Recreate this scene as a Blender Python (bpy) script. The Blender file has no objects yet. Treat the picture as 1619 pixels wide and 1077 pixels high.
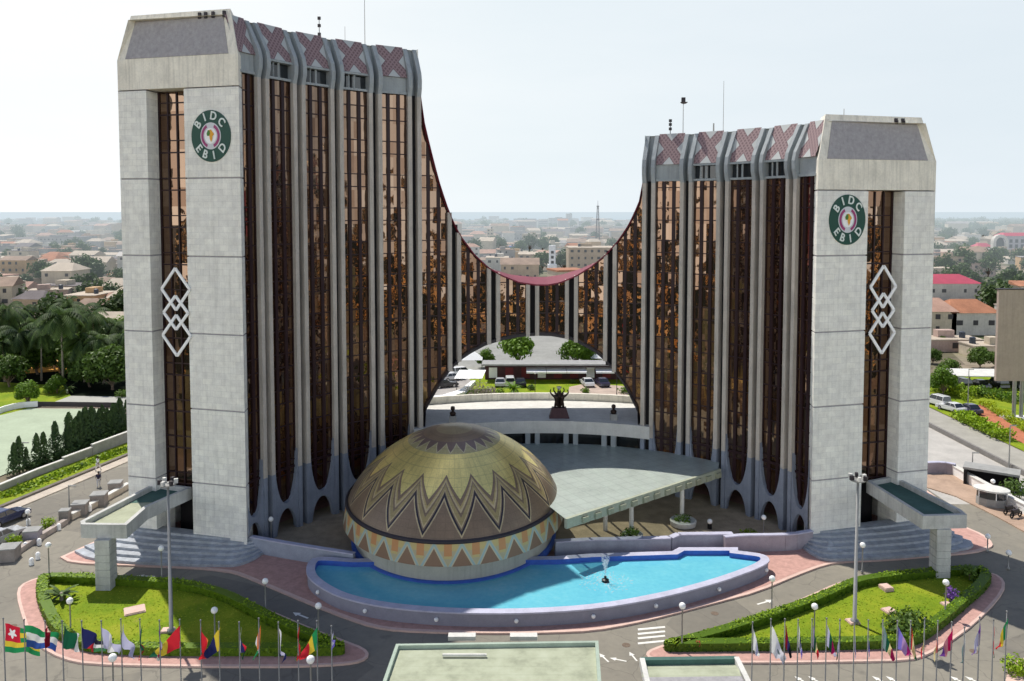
import bpy, math, random
from mathutils import Vector, Matrix
R = random.Random(7)
sc = bpy.context.scene
COL = sc.collection
PI = math.pi
# ---------------------------------------------------------------- survey camera (used to lay the site out on the ground)
F_PX, CX, HOR, CAM_H = 1275.0, 809.5, 335.0, 31.0
PITCH = math.atan(F_PX / 23000.0)
CY = HOR + F_PX * math.tan(PITCH)
SP, CP = math.sin(PITCH), math.cos(PITCH)

def G(px, py, h=0.0):
    "survey reading -> point of the level plane z = h"
    dx = (px - CX) / F_PX; dv = -(py - CY) / F_PX
    y = CP + dv * SP; z = -SP + dv * CP
    t = (h - CAM_H) / z
    return (dx * t, y * t)

def proj(X, Y, Z):
    zc = Y * CP - (Z - CAM_H) * SP; yc = Y * SP + (Z - CAM_H) * CP
    return CX + F_PX * X / zc, CY - F_PX * yc / zc

def hz(px, py, Y):
    "height of a point seen at row py standing at distance Y"
    dv = -(py - CY) / F_PX
    y = CP + dv * SP; z = -SP + dv * CP
    return CAM_H + z / y * Y

# ---------------------------------------------------------------- mesh helper
class MB:
    def __init__(s): s.v = []; s.f = []; s.m = []; s.uv = []; s.hasuv = False; s.col = None
    def add(s, verts, faces, mi=0, uvs=None):
        o = len(s.v); s.v += [tuple(p) for p in verts]
        for k, fc in enumerate(faces):
            s.f.append([o + i for i in fc]); s.m.append(mi)
            if uvs is not None: s.hasuv = True; s.uv.append(uvs[k])
            else: s.uv.append(None)
        return s
    def box(s, c, size, rz=0.0, mi=0):
        cx, cy, cz = c; a, b, d = size[0] / 2, size[1] / 2, size[2] / 2
        co, si = math.cos(rz), math.sin(rz); vs = []
        for z in (-d, d):
            for x, y in ((-a, -b), (a, -b), (a, b), (-a, b)):
                vs.append((cx + x * co - y * si, cy + x * si + y * co, cz + z))
        return s.add(vs, [(3, 2, 1, 0), (4, 5, 6, 7), (0, 1, 5, 4), (1, 2, 6, 5), (2, 3, 7, 6), (3, 0, 4, 7)], mi)
    def prism(s, poly, z0, z1, mi=0, top=None, bottom=True):
        "poly counter-clockwise or not: made counter-clockwise here; top = another outline for slanted sides"
        a = sum(poly[i][0] * poly[(i + 1) % len(poly)][1] - poly[(i + 1) % len(poly)][0] * poly[i][1] for i in range(len(poly)))
        if a < 0:
            poly = poly[::-1]
            if top: top = top[::-1]
        n = len(poly); tp = top or poly
        vs = [(p[0], p[1], z0) for p in poly] + [(p[0], p[1], z1) for p in tp]
        fs = [tuple(range(n, 2 * n))] + [(i, (i + 1) % n, n + (i + 1) % n, n + i) for i in range(n)]
        if bottom: fs.append(tuple(range(n - 1, -1, -1)))
        return s.add(vs, fs, mi)
    def sheet(s, poly, z, mi=0):
        a = sum(poly[i][0] * poly[(i + 1) % len(poly)][1] - poly[(i + 1) % len(poly)][0] * poly[i][1] for i in range(len(poly)))
        if a < 0: poly = poly[::-1]
        return s.add([(p[0], p[1], z) for p in poly], [tuple(range(len(poly)))], mi)
    def tube(s, pts, rad, n=8, mi=0, cap=True):
        pts = [Vector(p) for p in pts]
        if not isinstance(rad, (list, tuple)): rad = [rad] * len(pts)
        rings = []; o = len(s.v); vs = []; fs = []
        for i, p in enumerate(pts):
            d = (pts[min(i + 1, len(pts) - 1)] - pts[max(i - 1, 0)]).normalized()
            up = Vector((0, 0, 1)) if abs(d.z) < .9 else Vector((1, 0, 0))
            a = d.cross(up).normalized(); b = d.cross(a).normalized()
            for k in range(n):
                t = 2 * PI * k / n
                vs.append(p + (a * math.cos(t) + b * math.sin(t)) * rad[i])
        for i in range(len(pts) - 1):
            for k in range(n):
                fs.append((i * n + k, (i + 1) * n + k, (i + 1) * n + (k + 1) % n, i * n + (k + 1) % n))
        if cap:
            fs.append(tuple(range(n))); fs.append(tuple(range(len(pts) * n - 1, (len(pts) - 1) * n - 1, -1)))
        return s.add(vs, fs, mi)
    def lathe(s, prof, n=24, c=(0, 0, 0), sx=1.0, sy=1.0, mi=0, close=True):
        vs = []; fs = []
        for r, z in prof:
            for k in range(n):
                t = 2 * PI * k / n
                vs.append((c[0] + r * sx * math.cos(t), c[1] + r * sy * math.sin(t), c[2] + z))
        for i in range(len(prof) - 1):
            for k in range(n):
                fs.append((i * n + k, i * n + (k + 1) % n, (i + 1) * n + (k + 1) % n, (i + 1) * n + k))
        if close:
            if prof[0][0] > 1e-4: fs.append(tuple(range(n - 1, -1, -1)))
            if prof[-1][0] > 1e-4: fs.append(tuple(range((len(prof) - 1) * n, len(prof) * n)))
        return s.add(vs, fs, mi)
    def ball(s, c, r, n=12, sz=1.0, mi=0):
        prof = [(max(1e-5, r * math.sin(PI * k / (n // 2 + 2))), -r * sz * math.cos(PI * k / (n // 2 + 2))) for k in range(n // 2 + 3)]
        return s.lathe(prof, n, c, mi=mi, close=False)
    def bar(s, a, b, w, h, mi=0):
        "box section from a to b"
        a = Vector(a); b = Vector(b); d = (b - a).normalized()
        up = Vector((0, 0, 1)) if abs(d.z) < .95 else Vector((0, 1, 0))
        x = d.cross(up).normalized() * w / 2; y = x.cross(d).normalized() * h / 2
        vs = [a - x - y, a + x - y, a + x + y, a - x + y, b - x - y, b + x - y, b + x + y, b - x + y]
        return s.add(vs, [(0, 1, 2, 3), (7, 6, 5, 4), (0, 4, 5, 1), (1, 5, 6, 2), (2, 6, 7, 3), (3, 7, 4, 0)], mi)
    def mesh(s, name, mats, smooth=False):
        me = bpy.data.meshes.new(name)
        me.from_pydata(s.v, [], s.f)
        for m in (mats if isinstance(mats, (list, tuple)) else [mats]): me.materials.append(m)
        if len(me.materials) > 1: me.polygons.foreach_set('material_index', s.m)
        if smooth: me.polygons.foreach_set('use_smooth', [True] * len(me.polygons))
        if s.hasuv:
            ul = me.uv_layers.new(name='UVMap'); k = 0
            for fi, fc in enumerate(s.f):
                u = s.uv[fi]
                for j in range(len(fc)):
                    if u: ul.data[k].uv = u[j]
                    k += 1
        if s.col:
            ca = me.color_attributes.new('tone', 'FLOAT_COLOR', 'POINT')
            ca.data.foreach_set('color', [c for t in s.col for c in (t, t, t, 1)])
        me.update()
        return me
    def build(s, name, mats, parent=None, smooth=False):
        return put(name, s.mesh(name, mats, smooth), parent)

def put(name, me, parent=None, loc=None, rz=None):
    o = bpy.data.objects.new(name, me); COL.objects.link(o)
    if parent is not None: o.parent = parent
    if loc is not None: o.location = loc
    if rz is not None: o.rotation_euler = (0, 0, rz)
    return o
def tag(o, label=None, cat=None, group=None, kind=None):
    if label: o['label'] = label
    if cat: o['category'] = cat
    if group: o['group'] = group
    if kind: o['kind'] = kind
    return o
def thing(name, label, cat, loc=(0, 0, 0), rz=0, group=None):
    o = put(name, None, None, loc, rz)
    o.empty_display_size = .1
    return tag(o, label, cat, group)
def struct(mb, name, mats, smooth=False):
    return tag(mb.build(name, mats, None, smooth), kind='structure')
def dup(root, loc, rz=0, label=None, group=None, scale=None):
    r = root.copy(); COL.objects.link(r); r.location = loc; r.rotation_euler = (0, 0, rz)
    if scale: r.scale = (scale,) * 3 if not isinstance(scale, tuple) else scale
    if label: r['label'] = label
    if group: r['group'] = group
    for ch in list(root.children):
        c = ch.copy(); COL.objects.link(c); c.parent = r
        for g in list(ch.children):
            d = g.copy(); COL.objects.link(d); d.parent = c
    return r

# ---------------------------------------------------------------- materials
HAZE = (0.74, 0.84, 0.90)
def nd(nt, t, **k):
    n = nt.nodes.new(t)
    for a, b in k.items(): setattr(n, a, b)
    return n
def mth(nt, op, a, b=None, c=None, clamp=False):
    n = nd(nt, 'ShaderNodeMath', operation=op, use_clamp=clamp)
    for i, x in enumerate((a, b, c)):
        if x is None: continue
        if isinstance(x, (int, float)): n.inputs[i].default_value = x
        else: nt.links.new(x, n.inputs[i])
    return n.outputs[0]
def mixc(nt, fac, a, b, blend='MIX'):
    n = nd(nt, 'ShaderNodeMix', data_type='RGBA', blend_type=blend)
    for s, x in ((n.inputs[0], fac), (n.inputs[6], a), (n.inputs[7], b)):
        if isinstance(x, (int, float)): s.default_value = x
        elif isinstance(x, tuple): s.default_value = (x[0], x[1], x[2], 1)
        else: nt.links.new(x, s)
    return n.outputs[2]
def ramp(nt, fac, stops, interp='LINEAR'):
    n = nd(nt, 'ShaderNodeValToRGB'); cr = n.color_ramp; cr.interpolation = interp
    while len(cr.elements) > 1: cr.elements.remove(cr.elements[-1])
    cr.elements[0].position = stops[0][0]; cr.elements[0].color = (*stops[0][1], 1)
    for p, c in stops[1:]:
        e = cr.elements.new(p); e.color = (*c, 1)
    nt.links.new(fac, n.inputs[0]); return n.outputs[0]
def noise(nt, vec, scale, detail=4, rough=.55, kind='ShaderNodeTexNoise'):
    n = nd(nt, kind); n.inputs['Scale'].default_value = scale
    if kind == 'ShaderNodeTexNoise':
        n.inputs['Detail'].default_value = detail; n.inputs['Roughness'].default_value = rough
    if vec is not None: nt.links.new(vec, n.inputs['Vector'])
    return n
def new_mat(name):
    m = bpy.data.materials.new(name); m.use_nodes = True
    nt = m.node_tree; b = nt.nodes['Principled BSDF']; out = nt.nodes['Material Output']
    return m, nt, b, out
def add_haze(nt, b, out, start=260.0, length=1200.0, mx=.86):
    "painted aerial perspective of the humid air over the town: grows with the distance of the place from the building"
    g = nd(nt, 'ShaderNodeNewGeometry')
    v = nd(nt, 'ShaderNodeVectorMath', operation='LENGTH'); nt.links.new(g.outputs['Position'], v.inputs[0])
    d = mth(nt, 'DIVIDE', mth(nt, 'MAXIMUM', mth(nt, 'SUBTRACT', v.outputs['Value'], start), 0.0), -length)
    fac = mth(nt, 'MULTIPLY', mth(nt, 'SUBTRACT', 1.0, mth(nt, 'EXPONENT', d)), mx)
    e = nd(nt, 'ShaderNodeEmission'); e.inputs['Color'].default_value = (*HAZE, 1); e.inputs['Strength'].default_value = .92  # haze put into the surface itself as a pale emission
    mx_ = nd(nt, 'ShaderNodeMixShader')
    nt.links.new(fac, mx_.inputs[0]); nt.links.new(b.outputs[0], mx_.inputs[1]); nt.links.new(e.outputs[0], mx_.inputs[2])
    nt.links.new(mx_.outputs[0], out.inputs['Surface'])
def mat(name, col, rough=.8, var=.18, scale=1.2, metal=0.0, bump=0.0, bscale=20, haze=False, spec=.3, coords='Object', streak=0.0, tone=None):
    m, nt, b, out = new_mat(name)
    tc = nd(nt, 'ShaderNodeTexCoord')
    g = nd(nt, 'ShaderNodeNewGeometry')
    vec = g.outputs['Position'] if coords == 'World' else tc.outputs['Object']
    c = None
    if var > 0:
        n1 = noise(nt, vec, scale, 6, .6); n2 = noise(nt, vec, scale * 9, 3, .6)
        f = mth(nt, 'ADD', mth(nt, 'MULTIPLY', n1.outputs['Fac'], .65), mth(nt, 'MULTIPLY', n2.outputs['Fac'], .35))
        lo = tuple(x * (1 - var * 1.6) for x in col); hi = tuple(min(1, x * (1 + var * 1.6)) for x in col)
        c = ramp(nt, f, [(.25, lo), (.75, hi)])
        if streak > 0:
            mp = nd(nt, 'ShaderNodeMapping'); mp.inputs['Scale'].default_value = (2.2, 2.2, .12); nt.links.new(vec, mp.inputs[0])
            ns = noise(nt, mp.outputs[0], 1.4, 5, .65)
            sf = mth(nt, 'MULTIPLY', ramp(nt, ns.outputs['Fac'], [(.48, (0, 0, 0)), (.75, (1, 1, 1))]), streak)
            c = mixc(nt, sf, c, tuple(x * .45 for x in col))
    if tone:
        a = nd(nt, 'ShaderNodeVertexColor', layer_name='tone')
        c = mixc(nt, 1.0, c if c else col, a.outputs['Color'], 'MULTIPLY')
    if c is not None: nt.links.new(c, b.inputs['Base Color'])
    else: b.inputs['Base Color'].default_value = (*col, 1)
    b.inputs['Roughness'].default_value = rough; b.inputs['Metallic'].default_value = metal
    b.inputs['Specular IOR Level'].default_value = spec
    if bump > 0:
        bn = noise(nt, vec, bscale, 4, .6); bu = nd(nt, 'ShaderNodeBump'); bu.inputs['Strength'].default_value = bump
        bu.inputs['Distance'].default_value = .05
        nt.links.new(bn.outputs['Fac'], bu.inputs['Height']); nt.links.new(bu.outputs[0], b.inputs['Normal'])
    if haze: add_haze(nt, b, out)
    return m
M = {}
def cladding(name, col, streak):
    m = mat(name, col, .85, .13, 1.4, bump=.4, bscale=9, streak=streak); nt = m.node_tree; b = nt.nodes['Principled BSDF']
    src = b.inputs['Base Color'].links[0].from_socket; g = nd(nt, 'ShaderNodeNewGeometry'); s = nd(nt, 'ShaderNodeSeparateXYZ'); nt.links.new(g.outputs['Position'], s.inputs[0])
    cb = nd(nt, 'ShaderNodeCombineXYZ'); nt.links.new(s.outputs[0], cb.inputs[0]); nt.links.new(s.outputs[2], cb.inputs[1])
    br = nd(nt, 'ShaderNodeTexBrick'); nt.links.new(cb.outputs[0], br.inputs['Vector']); br.inputs['Scale'].default_value = 1.0
    br.inputs['Color1'].default_value = (1.03, 1.03, 1.02, 1); br.inputs['Color2'].default_value = (.93, .93, .94, 1); br.inputs['Mortar'].default_value = (.83, .83, .84, 1)
    br.inputs['Mortar Size'].default_value = .016; br.inputs['Brick Width'].default_value = .95; br.inputs['Row Height'].default_value = .55
    nt.links.new(mixc(nt, 1.0, src, br.outputs['Color'], 'MULTIPLY'), b.inputs['Base Color'])
    return m
def leafmat(name, dark, light, haze=False, trans=.25):
    m, nt, b, out = new_mat(name)
    a = nd(nt, 'ShaderNodeVertexColor', layer_name='tone')
    oi = nd(nt, 'ShaderNodeObjectInfo')
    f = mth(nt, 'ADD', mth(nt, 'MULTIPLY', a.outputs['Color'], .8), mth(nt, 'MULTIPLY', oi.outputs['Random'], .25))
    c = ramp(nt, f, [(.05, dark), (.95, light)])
    nt.links.new(c, b.inputs['Base Color']); b.inputs['Roughness'].default_value = .55
    b.inputs['Specular IOR Level'].default_value = .25
    t = nd(nt, 'ShaderNodeBsdfTranslucent'); nt.links.new(c, t.inputs['Color'])
    ms = nd(nt, 'ShaderNodeMixShader'); ms.inputs[0].default_value = trans
    nt.links.new(b.outputs[0], ms.inputs[1]); nt.links.new(t.outputs[0], ms.inputs[2])
    nt.links.new(ms.outputs[0], out.inputs['Surface'])
    if haze: add_haze(nt, ms, out)
    return m
M['concrete'] = cladding('stone_cladding', (.84, .82, .755), .30)
M['concrete_cap'] = mat('warm_concrete', (.80, .76, .655), .85, .15, .6, bump=.25, streak=.5)
M['cap_panel'] = mat('grey_pebble_panel', (.37, .355, .36), .95, .16, 3.0, bump=.7, bscale=9, streak=.2)
M['fin'] = mat('fin_concrete', (.49, .445, .39), .75, .14, .5, streak=.5)
M['grey_blue'] = mat('blue_grey_paint', (.34, .37, .38), .7, .12, .8, streak=.4)
M['web'] = mat('painted_foot_shade', (.24, .27, .33), .75, .15, .8, streak=.3)  # deep shade at the tower foot, painted as a darker blue grey
M['porch'] = mat('grey_porch_concrete', (.50, .50, .475), .85, .16, .8, bump=.3, bscale=8, streak=.4)
M['dark_metal'] = mat('dark_metal', (.035, .03, .035), .5, .1)
M['mullion'] = mat('dark_red_frame', (.026, .011, .014), .45, .1)
M['red_roof'] = mat('crimson_sheet', (.185, .022, .042), .6, .2, .8)
M['roof_grey'] = mat('roof_grey', (.3, .3, .29), .9, .2)
M['white'] = mat('white_paint', (.90, .90, .89), .5, .04)
M['offwhite'] = mat('weathered_white', (.62, .61, .57), .8, .12, 1.0, streak=.2)
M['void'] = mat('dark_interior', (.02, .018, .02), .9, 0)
M['asphalt'] = None
M['pink'] = mat('pink_paving', (.47, .275, .235), .85, .2, 2.5, coords='World')
M['pinkkerb'] = mat('pink_kerb', (.62, .44, .375), .85, .12, 1.5, coords='World')
M['sand'] = mat('sand_paving', (.44, .34, .225), .9, .25, .8, coords='World')
M['slate'] = mat('slate_steps', (.36, .385, .42), .75, .3, 1.6, coords='World')
M['wallblue'] = mat('blue_grey_wall', (.30, .33, .40), .8, .15, 1.0)
M['mauve'] = mat('mauve_wall', (.33, .30, .34), .8, .15, 1.0)
M['coping'] = mat('lilac_coping', (.46, .46, .57), .6, .15, 1.2)
M['poolwall'] = mat('pool_wall', (.27, .27, .33), .8, .12, 1.0)
M['pooltile'] = mat('pool_tile', (.05, .12, .45), .4, .15, 2.0)
M['green_roof'] = mat('pale_green_roof', (.40, .46, .40), .85, .12, .5, streak=0.0)
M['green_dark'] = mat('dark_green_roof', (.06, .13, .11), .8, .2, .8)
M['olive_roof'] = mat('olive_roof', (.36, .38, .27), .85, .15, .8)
M['grass'] = None
M['trunk'] = mat('bark', (.16, .12, .09), .9, .3, 4)
M['palmtrunk'] = mat('palm_bark', (.26, .23, .19), .9, .3, 6)
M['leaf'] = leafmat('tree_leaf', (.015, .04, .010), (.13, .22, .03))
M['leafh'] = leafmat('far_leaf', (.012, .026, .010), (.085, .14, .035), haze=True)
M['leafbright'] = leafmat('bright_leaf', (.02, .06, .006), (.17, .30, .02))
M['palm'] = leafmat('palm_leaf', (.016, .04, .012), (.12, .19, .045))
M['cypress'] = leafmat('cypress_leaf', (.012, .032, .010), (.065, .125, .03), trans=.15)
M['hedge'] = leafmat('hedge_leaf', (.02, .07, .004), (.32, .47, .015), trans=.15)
M['black'] = mat('black', (.012, .012, .014), .4, 0)
M['bronze'] = mat('dark_bronze', (.035, .022, .018), .45, .3, 6, metal=.6)
M['pole'] = mat('pole_metal', (.30, .30, .29), .45, .08, metal=.3)
M['flagpole'] = mat('flag_pole_metal', (.22, .22, .215), .5, .08, metal=.2)
M['globe'] = mat('opal_globe', (.9, .9, .88), .25, 0)
M['tyre'] = mat('tyre', (.02, .02, .02), .9, 0)
M['rim'] = mat('alloy', (.45, .45, .46), .3, 0, metal=.8)
M['carglass'] = mat('car_glass', (.02, .025, .03), .06, 0, spec=.8)
M['billboard'] = mat('billboard_back', (.40, .325, .275), .8, .12, .3, streak=.3)

def asphalt():
    m, nt, b, out = new_mat('asphalt')
    g = nd(nt, 'ShaderNodeNewGeometry'); p = g.outputs['Position']
    n1 = noise(nt, p, .09, 5, .6); n2 = noise(nt, p, 1.3, 5, .7); n3 = noise(nt, p, 40, 2)
    f = mth(nt, 'ADD', mth(nt, 'ADD', mth(nt, 'MULTIPLY', n1.outputs[0], .45), mth(nt, 'MULTIPLY', n2.outputs[0], .35)), mth(nt, 'MULTIPLY', n3.outputs[0], .2))
    c = ramp(nt, f, [(.33, (.175, .163, .138)), (.5, (.225, .208, .172)), (.68, (.285, .262, .212))])
    v = noise(nt, p, .13, kind='ShaderNodeTexVoronoi'); sp_ = nd(nt, 'ShaderNodeSeparateColor'); nt.links.new(v.outputs['Color'], sp_.inputs[0])     # repaired patches
    c = mixc(nt, mth(nt, 'MULTIPLY', mth(nt, 'GREATER_THAN', sp_.outputs[0], .86), .30), c, (.09, .085, .08))
    wv = nd(nt, 'ShaderNodeVectorMath', operation='ADD'); nw = noise(nt, p, .6, 4); nt.links.new(p, wv.inputs[0]); nt.links.new(nw.outputs['Color'], wv.inputs[1])
    cr = nd(nt, 'ShaderNodeTexVoronoi', feature='DISTANCE_TO_EDGE'); cr.inputs['Scale'].default_value = .22; nt.links.new(wv.outputs[0], cr.inputs['Vector'])
    c = mixc(nt, mth(nt, 'MULTIPLY', mth(nt, 'LESS_THAN', cr.outputs['Distance'], .007), .28), c, (.06, .056, .05))
    st = noise(nt, p, .5, 3, .5); c = mixc(nt, mth(nt, 'MULTIPLY', ramp(nt, st.outputs[0], [(.62, (0, 0, 0)), (.72, (1, 1, 1))]), .38), c, (.08, .075, .07))
    du = noise(nt, p, .2, 4, .6); c = mixc(nt, mth(nt, 'MULTIPLY', ramp(nt, du.outputs[0], [(.55, (0, 0, 0)), (.75, (1, 1, 1))]), .45), c, (.30, .27, .21))
    nt.links.new(c, b.inputs['Base Color']); b.inputs['Roughness'].default_value = .9
    b.inputs['Specular IOR Level'].default_value = .2
    return m
M['asphalt'] = asphalt()
def grassmat():
    m, nt, b, out = new_mat('mown_lawn')
    g = nd(nt, 'ShaderNodeNewGeometry'); p = g.outputs['Position']
    n1 = noise(nt, p, .30, 5, .65); n2 = noise(nt, p, 4, 5, .7); n3 = noise(nt, p, 28, 3, .6)
    f = mth(nt, 'ADD', mth(nt, 'ADD', mth(nt, 'MULTIPLY', n1.outputs[0], .5), mth(nt, 'MULTIPLY', n2.outputs[0], .25)), mth(nt, 'MULTIPLY', n3.outputs[0], .25))
    c = ramp(nt, f, [(.34, (.10, .19, .010)), (.47, (.19, .27, .016)), (.56, (.27, .32, .022)), (.68, (.36, .35, .05))])
    bare = noise(nt, p, .75, 5, .7); c = mixc(nt, mth(nt, 'MULTIPLY', ramp(nt, bare.outputs[0], [(.62, (0, 0, 0)), (.72, (1, 1, 1))]), .4), c, (.34, .28, .10))
    s = nd(nt, 'ShaderNodeSeparateXYZ'); nt.links.new(p, s.inputs[0]); mw = mth(nt, 'SINE', mth(nt, 'MULTIPLY', mth(nt, 'ADD', s.outputs[0], mth(nt, 'MULTIPLY', s.outputs[1], .35)), 3.6))
    c = mixc(nt, mth(nt, 'MULTIPLY', mth(nt, 'ADD', mth(nt, 'MULTIPLY', mw, .5), .5), .12), c, (.08, .13, .01))
    nt.links.new(c, b.inputs['Base Color']); b.inputs['Roughness'].default_value = .9
    b.inputs['Specular IOR Level'].default_value = .1
    bu = nd(nt, 'ShaderNodeBump'); bu.inputs['Strength'].default_value = .9; bu.inputs['Distance'].default_value = .08
    nb = noise(nt, p, 14, 4); nt.links.new(nb.outputs[0], bu.inputs['Height']); nt.links.new(bu.outputs[0], b.inputs['Normal'])
    return m
M['grass'] = grassmat()
def seamed(name, base, line, sx, sy, stain):
    "sheet roof with a lattice of seams and rain stains"
    m, nt, b, out = new_mat(name); g = nd(nt, 'ShaderNodeNewGeometry'); p = g.outputs['Position']; s = nd(nt, 'ShaderNodeSeparateXYZ'); nt.links.new(p, s.inputs[0])
    a = mth(nt, 'ADD', mth(nt, 'MULTIPLY', s.outputs[0], .87), mth(nt, 'MULTIPLY', s.outputs[1], .5)); c_ = mth(nt, 'SUBTRACT', mth(nt, 'MULTIPLY', s.outputs[1], .87), mth(nt, 'MULTIPLY', s.outputs[0], .5))
    l1 = mth(nt, 'LESS_THAN', mth(nt, 'FRACT', mth(nt, 'DIVIDE', a, sx)), .09); l2 = mth(nt, 'LESS_THAN', mth(nt, 'FRACT', mth(nt, 'DIVIDE', c_, sy)), .09)
    n1 = noise(nt, p, .45, 6, .65); n2 = noise(nt, p, 5, 4, .6)
    c = ramp(nt, mth(nt, 'ADD', mth(nt, 'MULTIPLY', n1.outputs[0], .7), mth(nt, 'MULTIPLY', n2.outputs[0], .3)), [(.3, tuple(x * .72 for x in base)), (.5, base), (.7, tuple(x * 1.15 for x in base))])
    c = mixc(nt, mth(nt, 'MULTIPLY', mth(nt, 'MAXIMUM', l1, l2), .5), c, line)
    sn = noise(nt, p, .9, 5, .7); c = mixc(nt, mth(nt, 'MULTIPLY', ramp(nt, sn.outputs[0], [(.56, (0, 0, 0)), (.72, (1, 1, 1))]), stain), c, tuple(x * .5 for x in base))
    nt.links.new(c, b.inputs['Base Color']); b.inputs['Roughness'].default_value = .45; return m
def glaze(m, fac):
    "lets part of the light through"
    nt = m.node_tree; out = nt.nodes['Material Output']; b = nt.nodes['Principled BSDF']; t = nd(nt, 'ShaderNodeBsdfTransparent'); t.inputs['Color'].default_value = (.85, .95, .88, 1)
    ms = nd(nt, 'ShaderNodeMixShader'); ms.inputs[0].default_value = fac; nt.links.new(b.outputs[0], ms.inputs[1]); nt.links.new(t.outputs[0], ms.inputs[2]); nt.links.new(ms.outputs[0], out.inputs['Surface']); return m
M['green_roof'] = seamed('glazed_canopy', (.56, .63, .575), (.40, .46, .42), 1.3, 1.3, .3)
M['green_roof'] = glaze(M['green_roof'], .36)
def groundmat():
    "dusty town ground: plots of tan earth, scrub and pale yards"
    m, nt, b, out = new_mat('town_ground')
    g = nd(nt, 'ShaderNodeNewGeometry'); p = g.outputs['Position']
    v = noise(nt, p, .045, kind='ShaderNodeTexVoronoi')
    n1 = noise(nt, p, .012, 6, .6); n2 = noise(nt, p, .25, 5, .65)
    sep = nd(nt, 'ShaderNodeSeparateColor'); nt.links.new(v.outputs['Color'], sep.inputs[0])
    f = mth(nt, 'ADD', mth(nt, 'MULTIPLY', sep.outputs[0], .45), mth(nt, 'MULTIPLY', n2.outputs[0], .55))
    c1 = ramp(nt, f, [(.2, (.12, .10, .075)), (.45, (.22, .18, .135)), (.75, (.36, .30, .23))])
    veg = ramp(nt, n1.outputs[0], [(.46, (0, 0, 0)), (.58, (1, 1, 1))])
    c2 = ramp(nt, n2.outputs[0], [(.3, (.03, .05, .02)), (.7, (.11, .14, .05))])
    nt.links.new(mixc(nt, mth(nt, 'MULTIPLY', veg, .8), c1, c2), b.inputs['Base Color'])
    b.inputs['Roughness'].default_value = .95; b.inputs['Specular IOR Level'].default_value = .1
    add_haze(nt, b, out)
    return m
M['ground'] = groundmat()
def districtmat():
    "leafy quarter before the bank: dark and gold patches shaped for glints in the glass"
    m, nt, b, out = new_mat('glint_quarter'); g = nd(nt, 'ShaderNodeNewGeometry'); p = g.outputs['Position']
    v = noise(nt, p, .065, kind='ShaderNodeTexVoronoi'); sep = nd(nt, 'ShaderNodeSeparateColor'); nt.links.new(v.outputs['Color'], sep.inputs[0]); n2 = noise(nt, p, .3, 5, .65)
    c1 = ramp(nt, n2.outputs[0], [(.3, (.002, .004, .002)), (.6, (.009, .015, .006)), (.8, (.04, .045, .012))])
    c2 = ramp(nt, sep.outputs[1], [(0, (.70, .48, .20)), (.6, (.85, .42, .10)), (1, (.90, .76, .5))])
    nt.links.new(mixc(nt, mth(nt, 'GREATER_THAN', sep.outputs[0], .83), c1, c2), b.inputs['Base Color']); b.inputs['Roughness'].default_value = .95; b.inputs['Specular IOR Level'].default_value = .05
    return m
M['quarter'] = districtmat()
def seamat():
    m, nt, b, out = new_mat('sea_water')
    b.inputs['Base Color'].default_value = (.12, .24, .32, 1); b.inputs['Roughness'].default_value = .35
    g = nd(nt, 'ShaderNodeNewGeometry'); n = noise(nt, g.outputs['Position'], .02, 4)
    bu = nd(nt, 'ShaderNodeBump'); bu.inputs['Strength'].default_value = .2; nt.links.new(n.outputs[0], bu.inputs['Height']); nt.links.new(bu.outputs[0], b.inputs['Normal'])
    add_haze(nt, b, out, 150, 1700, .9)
    return m
M['sea'] = seamat()
def watermat():
    m, nt, b, out = new_mat('pool_water')
    g = nd(nt, 'ShaderNodeNewGeometry'); p = g.outputs['Position']
    n1 = noise(nt, p, .25, 3); n2 = noise(nt, p, 2.2, 4, .6)
    f = mth(nt, 'ADD', mth(nt, 'MULTIPLY', n1.outputs[0], .5), mth(nt, 'MULTIPLY', n2.outputs[0], .5))
    c = ramp(nt, f, [(.25, (.10, .43, .58)), (.55, (.15, .52, .63)), (.8, (.24, .58, .66))])
    nt.links.new(c, b.inputs['Base Color']); b.inputs['Roughness'].default_value = .05; b.inputs['Specular IOR Level'].default_value = .6
    bu = nd(nt, 'ShaderNodeBump'); bu.inputs['Strength'].default_value = .3; bu.inputs['Distance'].default_value = .08
    n3 = noise(nt, p, 2.8, 4, .6); nt.links.new(n3.outputs[0], bu.inputs['Height']); nt.links.new(bu.outputs[0], b.inputs['Normal'])
    return m
M['water'] = watermat()
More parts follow.
